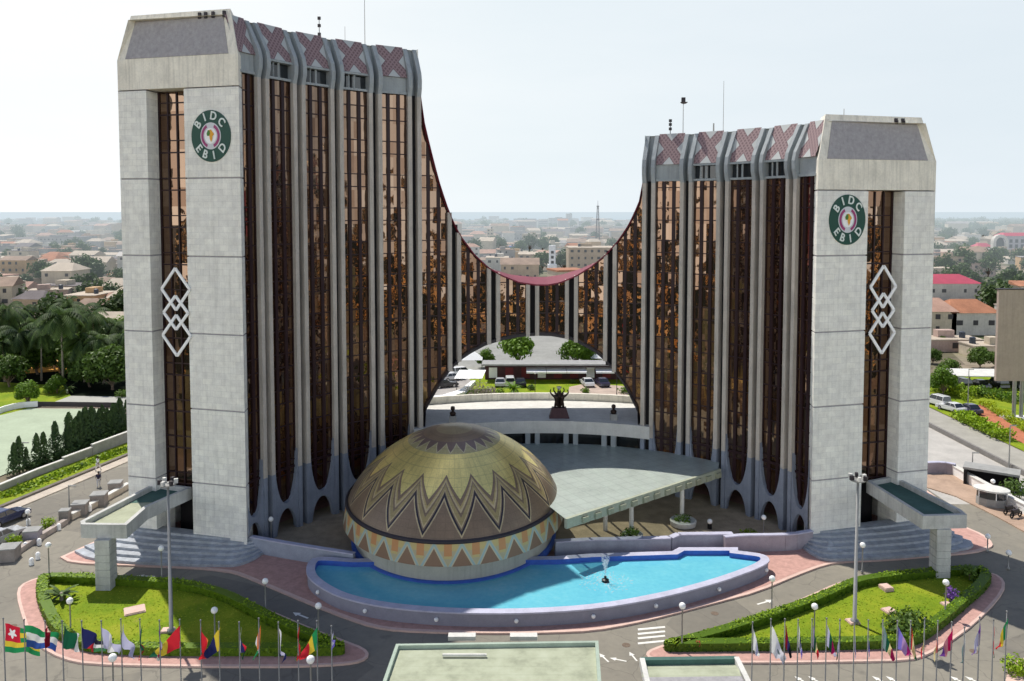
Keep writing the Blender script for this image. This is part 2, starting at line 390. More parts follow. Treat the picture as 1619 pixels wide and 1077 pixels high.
def bronze_glass():
    "mirror glass coated bronze; every pane sits a hair out of true, so reflections break up from pane to pane"
    m, nt, b, out = new_mat('bronze_mirror_glass')
    uv = nd(nt, 'ShaderNodeUVMap', uv_map='UVMap')
    mp = nd(nt, 'ShaderNodeMapping'); mp.inputs['Scale'].default_value = (4.0, 1 / 1.75, 1); nt.links.new(uv.outputs[0], mp.inputs[0])
    fl = nd(nt, 'ShaderNodeVectorMath', operation='FLOOR'); nt.links.new(mp.outputs[0], fl.inputs[0])
    wn = nd(nt, 'ShaderNodeTexWhiteNoise', noise_dimensions='2D'); nt.links.new(fl.outputs[0], wn.inputs['Vector'])
    g = nd(nt, 'ShaderNodeNewGeometry')
    nz = noise(nt, g.outputs['Position'], 1.0, 3, .55)
    a = nd(nt, 'ShaderNodeVectorMath', operation='SUBTRACT'); nt.links.new(wn.outputs['Color'], a.inputs[0]); a.inputs[1].default_value = (.5, .5, .5)
    a2 = nd(nt, 'ShaderNodeVectorMath', operation='SCALE'); nt.links.new(a.outputs[0], a2.inputs[0]); a2.inputs['Scale'].default_value = .085
    c = nd(nt, 'ShaderNodeVectorMath', operation='SUBTRACT'); nt.links.new(nz.outputs['Color'], c.inputs[0]); c.inputs[1].default_value = (.5, .5, .5)
    c2 = nd(nt, 'ShaderNodeVectorMath', operation='SCALE'); nt.links.new(c.outputs[0], c2.inputs[0]); c2.inputs['Scale'].default_value = .13
    s1 = nd(nt, 'ShaderNodeVectorMath', operation='ADD'); nt.links.new(a2.outputs[0], s1.inputs[0]); nt.links.new(c2.outputs[0], s1.inputs[1])
    s2 = nd(nt, 'ShaderNodeVectorMath', operation='ADD'); nt.links.new(g.outputs['Normal'], s2.inputs[0]); nt.links.new(s1.outputs[0], s2.inputs[1])
    s3 = nd(nt, 'ShaderNodeVectorMath', operation='NORMALIZE'); nt.links.new(s2.outputs[0], s3.inputs[0])
    gl = nd(nt, 'ShaderNodeBsdfGlossy'); gl.inputs['Roughness'].default_value = .03
    sepw = nd(nt, 'ShaderNodeSeparateColor'); nt.links.new(wn.outputs['Color'], sepw.inputs[0])
    tint = ramp(nt, sepw.outputs[1], [(0, (.19, .11, .07)), (1, (.35, .24, .17))])
    nt.links.new(tint, gl.inputs['Color']); nt.links.new(s3.outputs[0], gl.inputs['Normal'])
    b.inputs['Base Color'].default_value = (.03, .014, .010, 1); b.inputs['Roughness'].default_value = .3
    ms = nd(nt, 'ShaderNodeMixShader'); ms.inputs[0].default_value = .80
    nt.links.new(b.outputs[0], ms.inputs[1]); nt.links.new(gl.outputs[0], ms.inputs[2]); nt.links.new(ms.outputs[0], out.inputs['Surface'])
    return m
M['glass'] = bronze_glass()
def xpanel():
    m, nt, b, out = new_mat('woven_cross_panel')
    uv = nd(nt, 'ShaderNodeUVMap', uv_map='UVMap'); s = nd(nt, 'ShaderNodeSeparateXYZ'); nt.links.new(uv.outputs[0], s.inputs[0])
    u, v = s.outputs[0], s.outputs[1]
    d1 = mth(nt, 'ABSOLUTE', mth(nt, 'SUBTRACT', u, v)); d2 = mth(nt, 'ABSOLUTE', mth(nt, 'SUBTRACT', mth(nt, 'ADD', u, v), 1.0))
    dm = mth(nt, 'MINIMUM', d1, d2)
    x = mth(nt, 'LESS_THAN', dm, .26)
    # woven diagonal threads
    w1 = mth(nt, 'GREATER_THAN', mth(nt, 'SINE', mth(nt, 'MULTIPLY', mth(nt, 'ADD', u, v), 40.0)), .25)
    w2 = mth(nt, 'GREATER_THAN', mth(nt, 'SINE', mth(nt, 'MULTIPLY', mth(nt, 'SUBTRACT', u, v), 40.0)), .25)
    w = mth(nt, 'MAXIMUM', w1, w2)
    red = mixc(nt, w, (.16, .10, .105), (.29, .20, .205))
    edge = mth(nt, 'GREATER_THAN', dm, .225)
    red = mixc(nt, mth(nt, 'MULTIPLY', edge, .8), red, (.17, .11, .12))
    nt.links.new(mixc(nt, x, (.46, .48, .47), red), b.inputs['Base Color']); b.inputs['Roughness'].default_value = .75
    return m
M['xpanel'] = xpanel()
# ---------------------------------------------------------------- the curved building
BX, BY, RX, RY, PH, T0, DT = 1.41541742, 64.01982502, 25.3071694, 27.79925916, -1.10670319, -1.11033872, 0.15933712
def arc(i):
    t = (i - 7) * DT + T0
    a = RX * math.sin(t); b = RY * math.cos(t)
    return Vector((BX + a * math.cos(PH) - b * math.sin(PH), BY + a * math.sin(PH) + b * math.cos(PH), 0))
def nrm(i):
    d = (arc(i + .02) - arc(i - .02)).normalized()
    return Vector((-d.y, d.x, 0))            # outward (away from the court)
def off(i, d): return arc(i) + nrm(i) * d
def at(p, z): return (p[0], p[1], z)
N_L, F_L = Vector((-23.9, 71.2, 0)), Vector((-36.0, 74.4, 0))
N_R, F_R = Vector((27.6, 73.0, 0)), Vector((39.9, 76.2, 0))
IL, IR, TL, TR = -.75, 14.75, 4.16, 9.84
def interp(tab, x):
    if x <= tab[0][0]: return tab[0][1]
    for (a, b), (c, d) in zip(tab, tab[1:]):
        if x <= c:
            # smooth (Catmull-like by cosine-free linear; tables are dense)
            return b + (d - b) * (x - a) / (c - a)
    return tab[-1][1]
RIM = [(4.1, 43.3), (4.25, 40.6), (4.36, 38.6), (4.5, 36.2), (4.64, 34.0), (4.8, 31.9), (4.95, 30.2), (5.16, 28.4), (5.52, 26.3), (5.89, 24.8), (6.2, 24.0), (6.64, 23.2), (7.1, 22.9), (7.4, 22.9), (7.7, 23.15), (8.11, 23.9), (8.52, 25.0), (8.88, 26.3), (9.17, 27.7), (9.43, 29.3), (9.6, 30.7), (9.75, 32.2), (9.9, 34.3)]
ARCH = [(4.1, 7.4), (4.17, 8.4), (4.28, 9.6), (4.51, 11.2), (4.72, 12.6), (4.93, 13.7), (5.16, 14.6), (5.42, 15.3), (5.79, 16.1), (6.15, 16.55), (6.64, 16.95), (7.1, 17.1), (7.5, 17.05), (7.95, 16.7), (8.25, 16.15), (8.62, 15.3), (8.88, 14.4), (9.12, 13.2), (9.4, 11.7), (9.58, 10.3), (9.75, 8.9), (9.9, 7.4)]
TOPL, TOPR = 43.4, 34.3
def rimz(i): return TOPL if i <= TL else TOPR if i >= TR else interp(RIM, i)
def archz(i): return 2.6 if i <= TL or i >= TR else interp(ARCH, i)
def frange(a, b, n): return [a + (b - a) * k / n for k in range(n + 1)]

bank = thing('office_building', 'curved bronze glass office building with two unequal grey towers joined by a sagging red rim', 'building', (BX, 80, 0))
def P(mb, name, mats, smooth=False, parent=None):
    o = mb.build(name, mats, None, smooth)
    o.parent = parent or bank
    if o.parent is bank: o.location = (-BX, -80, 0)     # geometry is drawn in site coordinates
    return o
SPC = 4.35
# glass: one curved pane field for each bay between two column pairs
bays = [(-.75, -.115)] + [(k + .115, k + .885) for k in range(14)] + [(14.115, 14.75)]
for a, b in bays:
    mb = MB(); n = 10
    for k in range(n):
        i0, i1 = a + (b - a) * k / n, a + (b - a) * (k + 1) / n
        p0, p1 = off(i0, .56), off(i1, .56)
        z0, z1 = archz(i0), archz(i1); t0, t1 = rimz(i0), rimz(i1)
        u0, u1 = k / n + math.floor(a) * 3, (k + 1) / n + math.floor(a) * 3
        mb.add([at(p0, z0), at(p1, z1), at(p1, t1), at(p0, t0)], [(0, 1, 2, 3)], 0, [[(u0, z0), (u1, z1), (u1, t1), (u0, t0)]])
    P(mb, 'glass_bay', M['glass'])
    # frame bars
    mb = MB(); w = b - a
    nv = 3
    for j in range(0, nv + 1):
        i = a + w * (j + (0.10 if j == 0 else -.10 if j == nv else 0)) / nv
        z0, z1 = archz(i), rimz(i)
        if z1 - z0 < 1: continue
        c = off(i, .50); d = (off(i + .02, .50) - off(i - .02, .50)); ang = math.atan2(d.y, d.x)
        mb.box((c.x, c.y, (z0 + z1) / 2), (.34 if w > .6 else .2, .16, z1 - z0 - .1), ang)
    for fl in range(0, 13):
        for dz in (0.0, 1.3):
            z = 6.2 + fl * 3.5 + dz - .6
            n = 3
            for k in range(n):
                i0, i1 = a + w * k / n, a + w * (k + 1) / n
                if z > min(rimz(i0), rimz(i1)) - .2 or z < max(archz(i0), archz(i1)) + .2: continue
                mb.bar(at(off(i0, .52), z), at(off(i1, .52), z), .10, .10)
    if a < TL - .2 or b > TR + .2:
        mb.bar(at(off(a, .48), 6.25), at(off(b, .48), 6.25), .16, .22)
    if mb.v: P(mb, 'window_frame', M['mullion'])
# dark slots between the two fins of a pair
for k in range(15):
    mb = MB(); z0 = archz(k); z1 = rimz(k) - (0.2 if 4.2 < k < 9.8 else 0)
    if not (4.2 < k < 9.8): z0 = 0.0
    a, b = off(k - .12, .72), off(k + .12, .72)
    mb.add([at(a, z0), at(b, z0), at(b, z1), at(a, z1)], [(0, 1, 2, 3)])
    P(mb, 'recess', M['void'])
# fins, two for each pair, with the shoulder that folds back over the roof edge of the towers
def fin(i, z0, z1, shoulder):
    w = .102 * .5
    mb = MB()
    lowz = [(0.0, 6.2)] if z0 < 1 else []
    prof = [(0.0, z0)] + lowz + [(0.0, z1)]
    if shoulder:
        prof = [(0.0, z0)] + lowz + [(0.0, z1 - .2), (-.25, z1 + .7), (-.28, z1 + 1.5), (-.1, z1 + 2.3), (.55, z1 + 3.5), (1.35, z1 + 5.0)]
    L, Rr = [], []
    for d, z in prof:
        L.append(at(off(i - w, d), z)); Rr.append(at(off(i + w, d), z))
    lb = [(.92, z) for _, z in lowz]
    bd = [(.92, z0)] + lb + [(.92, z1)] if not shoulder else [(.92, z0)] + lb + [(.92, z1 - .2), (1.2, z1 + .7), (1.3, z1 + 1.5), (1.4, z1 + 2.3), (1.6, z1 + 3.5), (1.9, z1 + 5.0)]
    LB = [at(off(i - w, d), z) for d, z in bd]; RB = [at(off(i + w, d), z) for d, z in bd]
    n = len(prof); vs = L + Rr + RB + LB; fs = []
    for k in range(n - 1):
        for q in range(4):
            a = q * n; b = ((q + 1) % 4) * n
            fs.append((a + k, b + k, b + k + 1, a + k + 1))
    fs.append((n - 1, 2 * n - 1, 3 * n - 1, 4 * n - 1)); fs.append((3 * n, 2 * n, n, 0))
    mb.add(vs, fs)
    # upper part painted blue grey, foot darkened with painted shade
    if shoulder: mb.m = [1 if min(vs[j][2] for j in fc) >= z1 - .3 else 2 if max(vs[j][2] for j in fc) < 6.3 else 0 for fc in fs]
    return mb
for k in range(15):
    for s in (-1, 1):
        i = k + s * .118
        tower = i < TL or i > TR
        z0 = 0.0 if tower else archz(i)
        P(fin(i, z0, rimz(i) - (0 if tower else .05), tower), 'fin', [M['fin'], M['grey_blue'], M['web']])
# webs at the foot of the tower bays: pointed glass end above, round arch below
def web(a, b):
    mb = MB(); n = 20; inner, outer, crn = [], [], []
    def lo(u): return 2.45 * math.sqrt(max(0, 1 - (abs(2 * u - 1) / .86) ** 2)) if abs(2 * u - 1) < .86 else 0.0
    def hi(u): return 3.0 + 5.0 * (1 - math.sqrt(max(0, 1 - min(1, abs(2 * u - 1)) ** 2.3)))
    for k in range(n):
        u0, u1 = k / n, (k + 1) / n; i0, i1 = a + (b - a) * u0, a + (b - a) * u1
        f0, f1, g0, g1 = off(i0, .10), off(i1, .10), off(i0, .52), off(i1, .52)
        mb.add([at(f0, lo(u0)), at(f1, lo(u1)), at(f1, hi(u1)), at(f0, hi(u0)), at(g0, lo(u0)), at(g1, lo(u1)), at(g1, hi(u1)), at(g0, hi(u0))],
               [(0, 1, 2, 3), (7, 6, 5, 4), (3, 2, 6, 7), (1, 0, 4, 5)])
    return mb
for a, b in [(-.73, -.175)] + [(k + .175, k + .825) for k in (0, 1, 2, 3, 10, 11, 12, 13)] + [(14.175, 14.73)]:
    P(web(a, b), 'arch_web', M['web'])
# attic band, cross panels and mansard of the two towers
for bi, (a, b) in enumerate([(-.72, -.18)] + [(k + .175, k + .825) for k in (0, 1, 2, 3)] + [(k + .175, k + .825) for k in (10, 11, 12, 13)] + [(14.18, 14.72)]):
    zt = TOPL if a < 5 else TOPR
    glazed = bi in (1, 2, 3, 6, 7, 8)
    A0, A1 = off(a, .35), off(b, .35)
    mb = MB()
    if glazed:
        B0, B1 = off(a, .72), off(b, .72)
        mb.add([at(B0, zt), at(B1, zt), at(B1, zt + 1.7), at(B0, zt + 1.7)], [(0, 1, 2, 3)])
        o = P(mb, 'attic_window', M['carglass'])
        fr = MB(); fr.bar(at(A0, zt + .05), at(A1, zt + .05), .3, .22); fr.bar(at(A0, zt + 1.62), at(A1, zt + 1.62), .6, .2)
        c = (A0 + A1) / 2; fr.box((c.x, c.y, zt + .85), (.16, .16, 1.5)); c = A0 * .72 + A1 * .28; fr.box((c.x, c.y, zt + .85), (.12, .12, 1.5)); 
        f = fr.build('frame', M['grey_blue'], o)
    else:
        mb.add([at(A0, zt), at(A1, zt), at(A1, zt + 1.75), at(A0, zt + 1.75)], [(0, 1, 2, 3)])
        mb.bar(at(off(a, .28), zt + .1), at(off(b, .28), zt + .1), .2, .25)
        P(mb, 'attic_band', M['grey_blue'])
    mb = MB()
    p0, p1, q0, q1 = off(a, .12), off(b, .12), off(a, 1.5), off(b, 1.5)
    mb.add([at(p0, zt + 1.75), at(p1, zt + 1.75), at(q1, zt + 5.15), at(q0, zt + 5.15)], [(0, 1, 2, 3)], 0, [[(0, 0), (1, 0), (1, 1), (0, 1)]])
    mb.add([at(p0, zt + 1.75), at(p1, zt + 1.75), at(off(b, .7), zt + 1.75), at(off(a, .7), zt + 1.75)], [(3, 2, 1, 0)])
    P(mb, 'cross_panel', M['xpanel'])
for k in (0, 1, 2, 3, 4, 10, 11, 12, 13, 14):     # infill between the fins of a pair, at the roof edge
    zt = TOPL if k < 7 else TOPR; mb = MB()
    a, b = k - .07, k + .07
    mb.add([at(off(a, .9), zt), at(off(b, .9), zt), at(off(b, 1.05), zt + 2.6), at(off(a, 1.05), zt + 2.6), at(off(b, 1.75), zt + 5.0), at(off(a, 1.75), zt + 5.0)], [(0, 1, 2, 3), (3, 2, 4, 5)])
    P(mb, 'roof_infill', M['grey_blue'])
# rear wall, end walls, roof decks
TH = 10.4
def thick(i):
    if i < 1: return 12.0 - (i + .75) * .9
    if i > 13: return 12.0 - (14.75 - i) * .9
    return TH
def outer(i):
    if i <= IL + 1e-6: return F_L
    if i >= IR - 1e-6: return F_R
    return off(i, thick(i))
def rear_strip(a, b, n, zlo, zhi, name, m):
    mb = MB()
    for k in range(n):
        i0, i1 = a + (b - a) * k / n, a + (b - a) * (k + 1) / n
        p0, p1 = outer(i0), outer(i1)
        mb.add([at(p0, zlo(i0)), at(p0, zhi(i0)), at(p1, zhi(i1)), at(p1, zlo(i1))], [(0, 1, 2, 3)])
    return P(mb, name, m)
rear_strip(IL, TL, 14, lambda i: 0, lambda i: 44.75, 'rear_wall', M['concrete'])
rear_strip(TR, IR, 14, lambda i: 0, lambda i: 35.7, 'rear_wall', M['concrete'])
rear_strip(TL, TR, 40, lambda i: archz(i), lambda i: rimz(i), 'rear_wall', M['glass'])
for i, z in ((TL, 48.4), (TR, 39.3)):
    mb = MB(); a, b = off(i, .8), outer(i)
    mb.add([at(a, 0), at(b, 0), at(b, z), at(a, z)], [(0, 1, 2, 3)]); P(mb, 'end_wall', M['concrete'])
for a, b, z in ((IL, TL, 48.35), (TR, IR, 39.25)):
    mb = MB(); n = 14
    for k in range(n):
        i0, i1 = a + (b - a) * k / n, a + (b - a) * (k + 1) / n
        f0, f1 = (off(i0, 1.5) - outer(i0)).normalized() * 1.25 + outer(i0), (off(i1, 1.5) - outer(i1)).normalized() * 1.25 + outer(i1)
        mb.add([at(off(i0, 1.5), z), at(off(i1, 1.5), z), at(f1, z), at(f0, z)], [(0, 1, 2, 3)])
        mb.add([at(f0, z), at(f1, z), at(outer(i1), z - 3.6), at(outer(i0), z - 3.6)], [(0, 1, 2, 3)])
    P(mb, 'roof_deck', M['concrete_cap'])
mb = MB(); mb2 = MB(); n = 60
for k in range(n):
    i0, i1 = TL + (TR - TL) * k / n, TL + (TR - TL) * (k + 1) / n
    # sagging roof between the towers, with a small upstand along the front
    mb.add([at(off(i0, -.05), rimz(i0)), at(off(i1, -.05), rimz(i1)), at(outer(i1), rimz(i1)), at(outer(i0), rimz(i0))], [(0, 1, 2, 3)])
    mb.add([at(off(i0, -.05), rimz(i0)), at(off(i1, -.05), rimz(i1)), at(off(i1, -.05), rimz(i1) - .16), at(off(i0, -.05), rimz(i0) - .16), at(off(i0, .9), rimz(i0) - .16), at(off(i1, .9), rimz(i1) - .16)], [(3, 2, 1, 0), (4, 5, 2, 3)])
    mb2.add([at(off(i0, .1), archz(i0)), at(off(i1, .1), archz(i1)), at(outer(i1), archz(i1)), at(outer(i0), archz(i0))], [(3, 2, 1, 0)])
    mb2.add([at(off(i0, .1), archz(i0)), at(off(i1, .1), archz(i1)), at(off(i1, .1), archz(i1) + .35), at(off(i0, .1), archz(i0) + .35), at(off(i0, .8), archz(i0) + .35), at(off(i1, .8), archz(i1) + .35)], [(0, 1, 2, 3), (3, 2, 5, 4)])
P(mb, 'red_roof', M['red_roof']); P(mb2, 'arch_soffit', M['dark_metal'])

# front walls of the towers: two piers of stacked stone blocks, a deep glazed slot, lintel and mansard cap
def tower_front(Fp, Np, s0, s1, lint, i_edge):
    "Fp outer corner, Np court corner; the slot runs from s0 to s1 along Fp -> Np"
    L = (Np - Fp).length; e = (Np - Fp).normalized(); back = Vector((-e.y, e.x, 0))
    if back.y < 0: back = -back
    def pt(s, d=0): return Fp + e * (L * s) + back * d
    def bk(s, d): return pt(s - (.085 * d / 2.6 if s > .97 else 0), d)
    def block(mb, a, b, d0, d1, z0, z1): mb.prism([tuple(pt(a, d0))[:2], tuple(pt(b, d0))[:2], tuple(bk(b, d1))[:2], tuple(pt(a, d1))[:2]], z0, z1)
    lev = [0, 6.25, 13.1, 20.0, 27.0] + ([34.0, lint] if lint > 40 else [lint])
    for a, b in ((0, s0), (s1, 1)):
        mb = MB()
        for z0, z1 in zip(lev, lev[1:]): block(mb, a, b, 0, 2.6, z0 + .07, z1 - .07)
        o = P(mb, 'pier', M['concrete'])
        mb = MB(); block(mb, a + .006 , b - .006, .09, 2.5, 0, lint); mb.build('joint_core', M['cap_panel'], o)
    # slot
    mb = MB(); g0, g1 = pt(s0, 1.65), pt(s1, 1.65); zb = 5.0
    mb.add([at(g0, zb), at(g1, zb), at(g1, lint), at(g0, lint)], [(0, 1, 2, 3)], 0, [[(50, zb), (51, zb), (51, lint), (50, lint)]])
    P(mb, 'slot_window', M['glass'])
    mb = MB()
    for j in range(5):
        c = pt(s0 + (s1 - s0) * (j + .06) / 4.1, 1.58); mb.box((c.x, c.y, (zb + lint) / 2), (.13, .12, lint - zb - .1), math.atan2(e.y, e.x))
    z = zb + .4
    while z < lint - .3:
        mb.bar(at(pt(s0, 1.6), z), at(pt(s1, 1.6), z), .1, .13); mb.bar(at(pt(s0, 1.6), z + 1.1), at(pt(s1, 1.6), z + 1.1), .1, .1); z += 3.45
    P(mb, 'window_frame', M['mullion'])
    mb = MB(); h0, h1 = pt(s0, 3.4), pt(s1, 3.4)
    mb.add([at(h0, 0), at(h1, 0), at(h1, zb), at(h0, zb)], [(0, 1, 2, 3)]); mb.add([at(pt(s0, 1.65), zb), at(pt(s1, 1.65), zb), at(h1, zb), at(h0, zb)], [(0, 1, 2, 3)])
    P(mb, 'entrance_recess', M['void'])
    # lintel
    mb = MB(); block(mb, 0, 1, 0, 2.6, lint + .06, lint + 2.75); P(mb, 'lintel', M['concrete_cap'])
    # cap: sloping front, with set-in pebble panel
    zb, zt = lint + 2.75, lint + 6.95
    ins, sN, sF = .95, .105, .065
    if i_edge > 7: sN, sF = .105, .075
    A, B = pt(0), pt(1); C_, D = bk(1, 3.4), pt(0, 3.4)
    a, b = pt(sF, ins), pt(1 - sN, ins); c, d = pt(1 - sN - .10, 3.4), pt(sF, 3.4)
    mb = MB(); mb.add([at(A, zb), at(B, zb), at(C_, zb), at(D, zb), at(a, zt), at(b, zt), at(c, zt), at(d, zt)], [(0, 1, 5, 4), (1, 2, 6, 5), (2, 3, 7, 6), (3, 0, 4, 7), (4, 5, 6, 7)])
    o = P(mb, 'roof_cap', M['concrete_cap'])
    def fp(u, v, lift):
        lo = A.lerp(B, u); hi = a.lerp(b, u); q = lo.lerp(hi, v) - back * lift
        return (q.x, q.y, zb + (zt - zb) * v + lift * .25)
    mb = MB(); u0, u1, v0, v1 = (.07, .925, .02, .86)
    if i_edge > 7: u0, u1 = .075, .93
    lo4 = [fp(u0, v0, .0), fp(u1, v0, .0), fp(u1, v1, .0), fp(u0, v1, .0)]; hi4 = [fp(u0, v0, .06), fp(u1, v0, .06), fp(u1, v1, .06), fp(u0, v1, .06)]
    mb.add(lo4 + hi4, [(4, 5, 6, 7), (0, 1, 5, 4), (1, 2, 6, 5), (2, 3, 7, 6), (3, 0, 4, 7)])
    pn = mb.build('cap_panel', M['cap_panel'], o)
    return pt, e, back
ptL, eL, bkL = tower_front(F_L, N_L, .24, .555, 42.0, IL)
ptR, eR, bkR = tower_front(F_R, N_R, .265, .58, 32.95, IR)
# podium under the arch: terrace slab, parapet, posts, dark glass behind
mb = MB(); n = 30; a, b = 3.9, 10.1; par = MB(); gls = MB()
for k in range(n):
    i0, i1 = a + (b - a) * k / n, a + (b - a) * (k + 1) / n
    ring = [off(i0, -.25), off(i1, -.25), off(i1, 10.3), off(i0, 10.3)]
    mb.add([at(q, 6.1) for q in ring] + [at(q, 7.5) for q in ring], [(4, 5, 6, 7), (3, 2, 1, 0), (0, 1, 5, 4), (2, 3, 7, 6)])
    r2 = [off(i0, 9.9), off(i1, 9.9), off(i1, 10.28), off(i0, 10.28)]
    par.add([at(q, 7.5) for q in r2] + [at(q, 8.35) for q in r2], [(4, 5, 6, 7), (0, 1, 5, 4), (2, 3, 7, 6)])
    g0, g1 = off(i0, 1.6), off(i1, 1.6)
    gls.add([at(g0, 0), at(g1, 0), at(g1, 6.1), at(g0, 6.1)], [(0, 1, 2, 3)], 0, [[(i0 * 3, 0), (i1 * 3, 0), (i1 * 3, 6.1), (i0 * 3, 6.1)]])
P(mb, 'terrace', M['offwhite']); P(par, 'parapet', M['concrete_cap']); P(gls, 'podium_window', M['carglass'])
for k in range(5, 10):
    for s in (-1, 1):
        i = k + s * .125; mb = MB(); c = off(i, .15); d = off(i + .02, 0) - off(i - .02, 0)
        mb.box((c.x, c.y, 3.05), (.55, .7, 6.1), math.atan2(d.y, d.x)); P(mb, 'podium_post', M['grey_blue'])
# ---------------------------------------------------------------- signs and ornaments on the fronts
GREEN = mat('sign_green', (.006, .062, .043), .4, .08, 2); LET = mat('sign_letter', (.72, .78, .74), .5, 0)
MAG = mat('sign_magenta', (.33, .04, .16), .4, 0); ORA = mat('sign_orange', (.75, .36, .02), .4, 0); OLV = mat('sign_leaf_green', (.06, .20, .03), .4, 0)
SILV = mat('sign_silver', (.62, .63, .66), .5, .05)
def glyph(ch):
    cu = bpy.data.curves.new('glyph', 'FONT'); cu.body = ch; cu.align_x = 'CENTER'; cu.align_y = 'CENTER'; cu.extrude = .03; cu.size = 1.0; cu.offset = .02
    ob = bpy.data.objects.new('glyph', cu); COL.objects.link(ob)
    dg = bpy.context.evaluated_depsgraph_get(); me = bpy.data.meshes.new_from_object(ob.evaluated_get(dg))
    bpy.data.objects.remove(ob); bpy.data.curves.remove(cu)
    me.name = 'letter'; me.materials.clear(); me.materials.append(LET)
    return me
def emblem(pt, e, back, s, z, rx, rz, label):
    c = pt(s, -.08); ang = math.atan2(e.y, e.x)
    if math.cos(ang) < 0: ang += PI
    root = thing('emblem_sign', label, 'sign', (c.x, c.y, z), ang)
    # local frame: x along the wall, -y towards the viewer, z up
    def disc(r0, r1, y, m, name, n=48, a0=0, a1=2 * PI):
        mb = MB(); vs = []; fs = []
        for k in range(n + 1):
            t = a0 + (a1 - a0) * k / n
            for r in (r0, r1):
                vs.append((r * rx * math.sin(t), y, r * rz * math.cos(t)))
        m0 = len(vs); vs += [(x, .08, zz) for x, y_, zz in vs]
        for k in range(n):
            fs.append((2 * k, 2 * k + 2, 2 * k + 3, 2 * k + 1)); fs.append((2 * k + 1, 2 * k + 3, m0 + 2 * k + 3, m0 + 2 * k + 1))
        mb.add(vs, fs); mb.f = [f[::-1] for f in mb.f]
        return mb.build(name, m, root)
    disc(0, 1, -.02, GREEN, 'disc'); disc(0, .52, -.05, SILV, 'inner_disc')
    disc(.36, .47, -.08, MAG, 'arc', 30, .45, 2.75); disc(.36, .47, -.08, MAG, 'arc', 30, 2 * PI - 2.75, 2 * PI - .45)
    disc(0, .30, -.075, M['white'], 'map_field')
    af = [(-.17, .10), (-.10, .22), (.05, .24), (.14, .14), (.20, .06), (.12, -.02), (.10, -.14), (.04, -.24), (-.02, -.12), (-.04, 0), (-.15, .0)]
    mb = MB(); mb.add([(x * rx, -.12, y * rz) for x, y in af], [tuple(range(len(af)))]); mb.build('map_shape', ORA, root)
    wf = [(-.17, .10), (-.10, .22), (-.01, .2), (.0, .08), (-.04, 0), (-.15, .0)]
    mb = MB(); mb.add([(x * rx, -.14, y * rz) for x, y in wf], [tuple(range(len(wf)))]); mb.build('map_patch', OLV, root)
    for txt, rad, angs, flip in (('BIDC', .77, (-55, -22, 12, 48), 0), ('EBID', .77, (232, 202, 168, 128), 1)):
        for ch, a in zip(txt, angs):
            me = glyph(ch); t = math.radians(a)
            rot = -t if not flip else -t + PI
            o = put('letter', me, root)
            sc_ = .55
            mw = Matrix.Diagonal((rx / rz, 1, 1, 1)) @ Matrix.Rotation(-rot, 4, 'Y') @ Matrix.Rotation(PI / 2, 4, 'X') @ Matrix.Diagonal((sc_ * rz * .82, sc_ * rz * .82, 1, 1))
            me.transform(mw); o.location = (rad * rx * math.sin(t), -.06, rad * rz * math.cos(t))
    return root
# measured: 62 x 80 px on the left tower, 58 x 80 px on the right
emblem(ptL, eL, bkL, .775, hz(332, 215, 71.8), 1.98, 2.28, 'round green bank emblem with white letters on the taller left tower')
emblem(ptR, eR, bkR, .755, hz(1332, 347.5, 74), 1.90, 2.30, 'round green bank emblem with white letters on the shorter right tower')
def lattice(pt, e, s, ztop, hh, label, hw=1.45):
    c = pt(s, -.1); ang = math.atan2(e.y, e.x)
    if math.cos(ang) < 0: ang += PI
    root = thing('lattice_ornament', label, 'ornament', (c.x, c.y, ztop - hh), ang)
    k = hh / 505.0
    for zc, hz_, hw_ in ((385, 120, 1.0), (250, 97, .87), (118, 118, 1.0)):
        mb = MB(); q = [(0, zc + hz_), (hw * hw_, zc), (0, zc - hz_), (-hw * hw_, zc)]
        y = 0 if hw_ == 1 else -.05
        for a, b in zip(q, q[1:] + q[:1]): mb.bar((a[0], y, a[1] * k), (b[0], y, b[1] * k), .12, .24)
        mb.build('diamond', M['white'], root)
    return root
lattice(ptL, eL, .457, hz(276, 425, 72.3), 8.0, 'white interlaced diamonds over the glazed slot of the taller left tower', 1.48)
lattice(ptR, eR, .44, hz(1390, 420, 75), 8.2, 'white interlaced diamonds over the glazed slot of the shorter right tower', 1.38)
# roof antennas
def antenna(px, py0, py1, Y, r, label, kind='mast'):
    X = (px - CX) / F_PX * (Y - 0.0); z0, z1 = hz(px, py0, Y), hz(px, py1, Y)
    root = thing('roof_antenna', label, 'antenna', (X, Y, z0)); h = z1 - z0
    mb = MB(); mb.tube([(0, 0, -2.0), (0, 0, h)], [r, r * .6], 6); mb.build('mast', M['pole'] if kind != 'stack' else M['dark_metal'], root)
    if kind == 'dish':
        mb = MB(); mb.lathe([(.001, 0), (.25, .06), (.42, .2)], 14, (0, -.3, h - .5)); mb.build('dish', M['dark_metal'], root)
        mb = MB(); mb.box((0, 0, h), (.4, .3, .5)); mb.build('radio_box', M['dark_metal'], root)
    if kind == 'stack':
        for q in (.3, .65, .95):
            mb = MB(); mb.box((0, 0, h * q), (.3, .2, .3)); mb.build('radio_box', M['dark_metal'], root)
    return root
antenna(509, 66, 27, 84, .05, 'short antenna with dark boxes on the roof of the taller left tower', 'stack')
antenna(549, 70, 42, 88, .035, 'thin whip antenna between two others on the roof of the taller left tower')
antenna(580, 72, -6, 90, .05, 'tall slender mast on the roof of the taller left tower')
antenna(1078, 206, 158, 88, .05, 'antenna mast with dish and box on the roof of the shorter right tower', 'dish')
antenna(1141, 203, 128, 86, .035, 'tall hair thin mast on the roof of the shorter right tower')
antenna(1058, 210, 190, 88, .06, 'stubby antenna beside the dish mast on the right tower roof', 'stack')
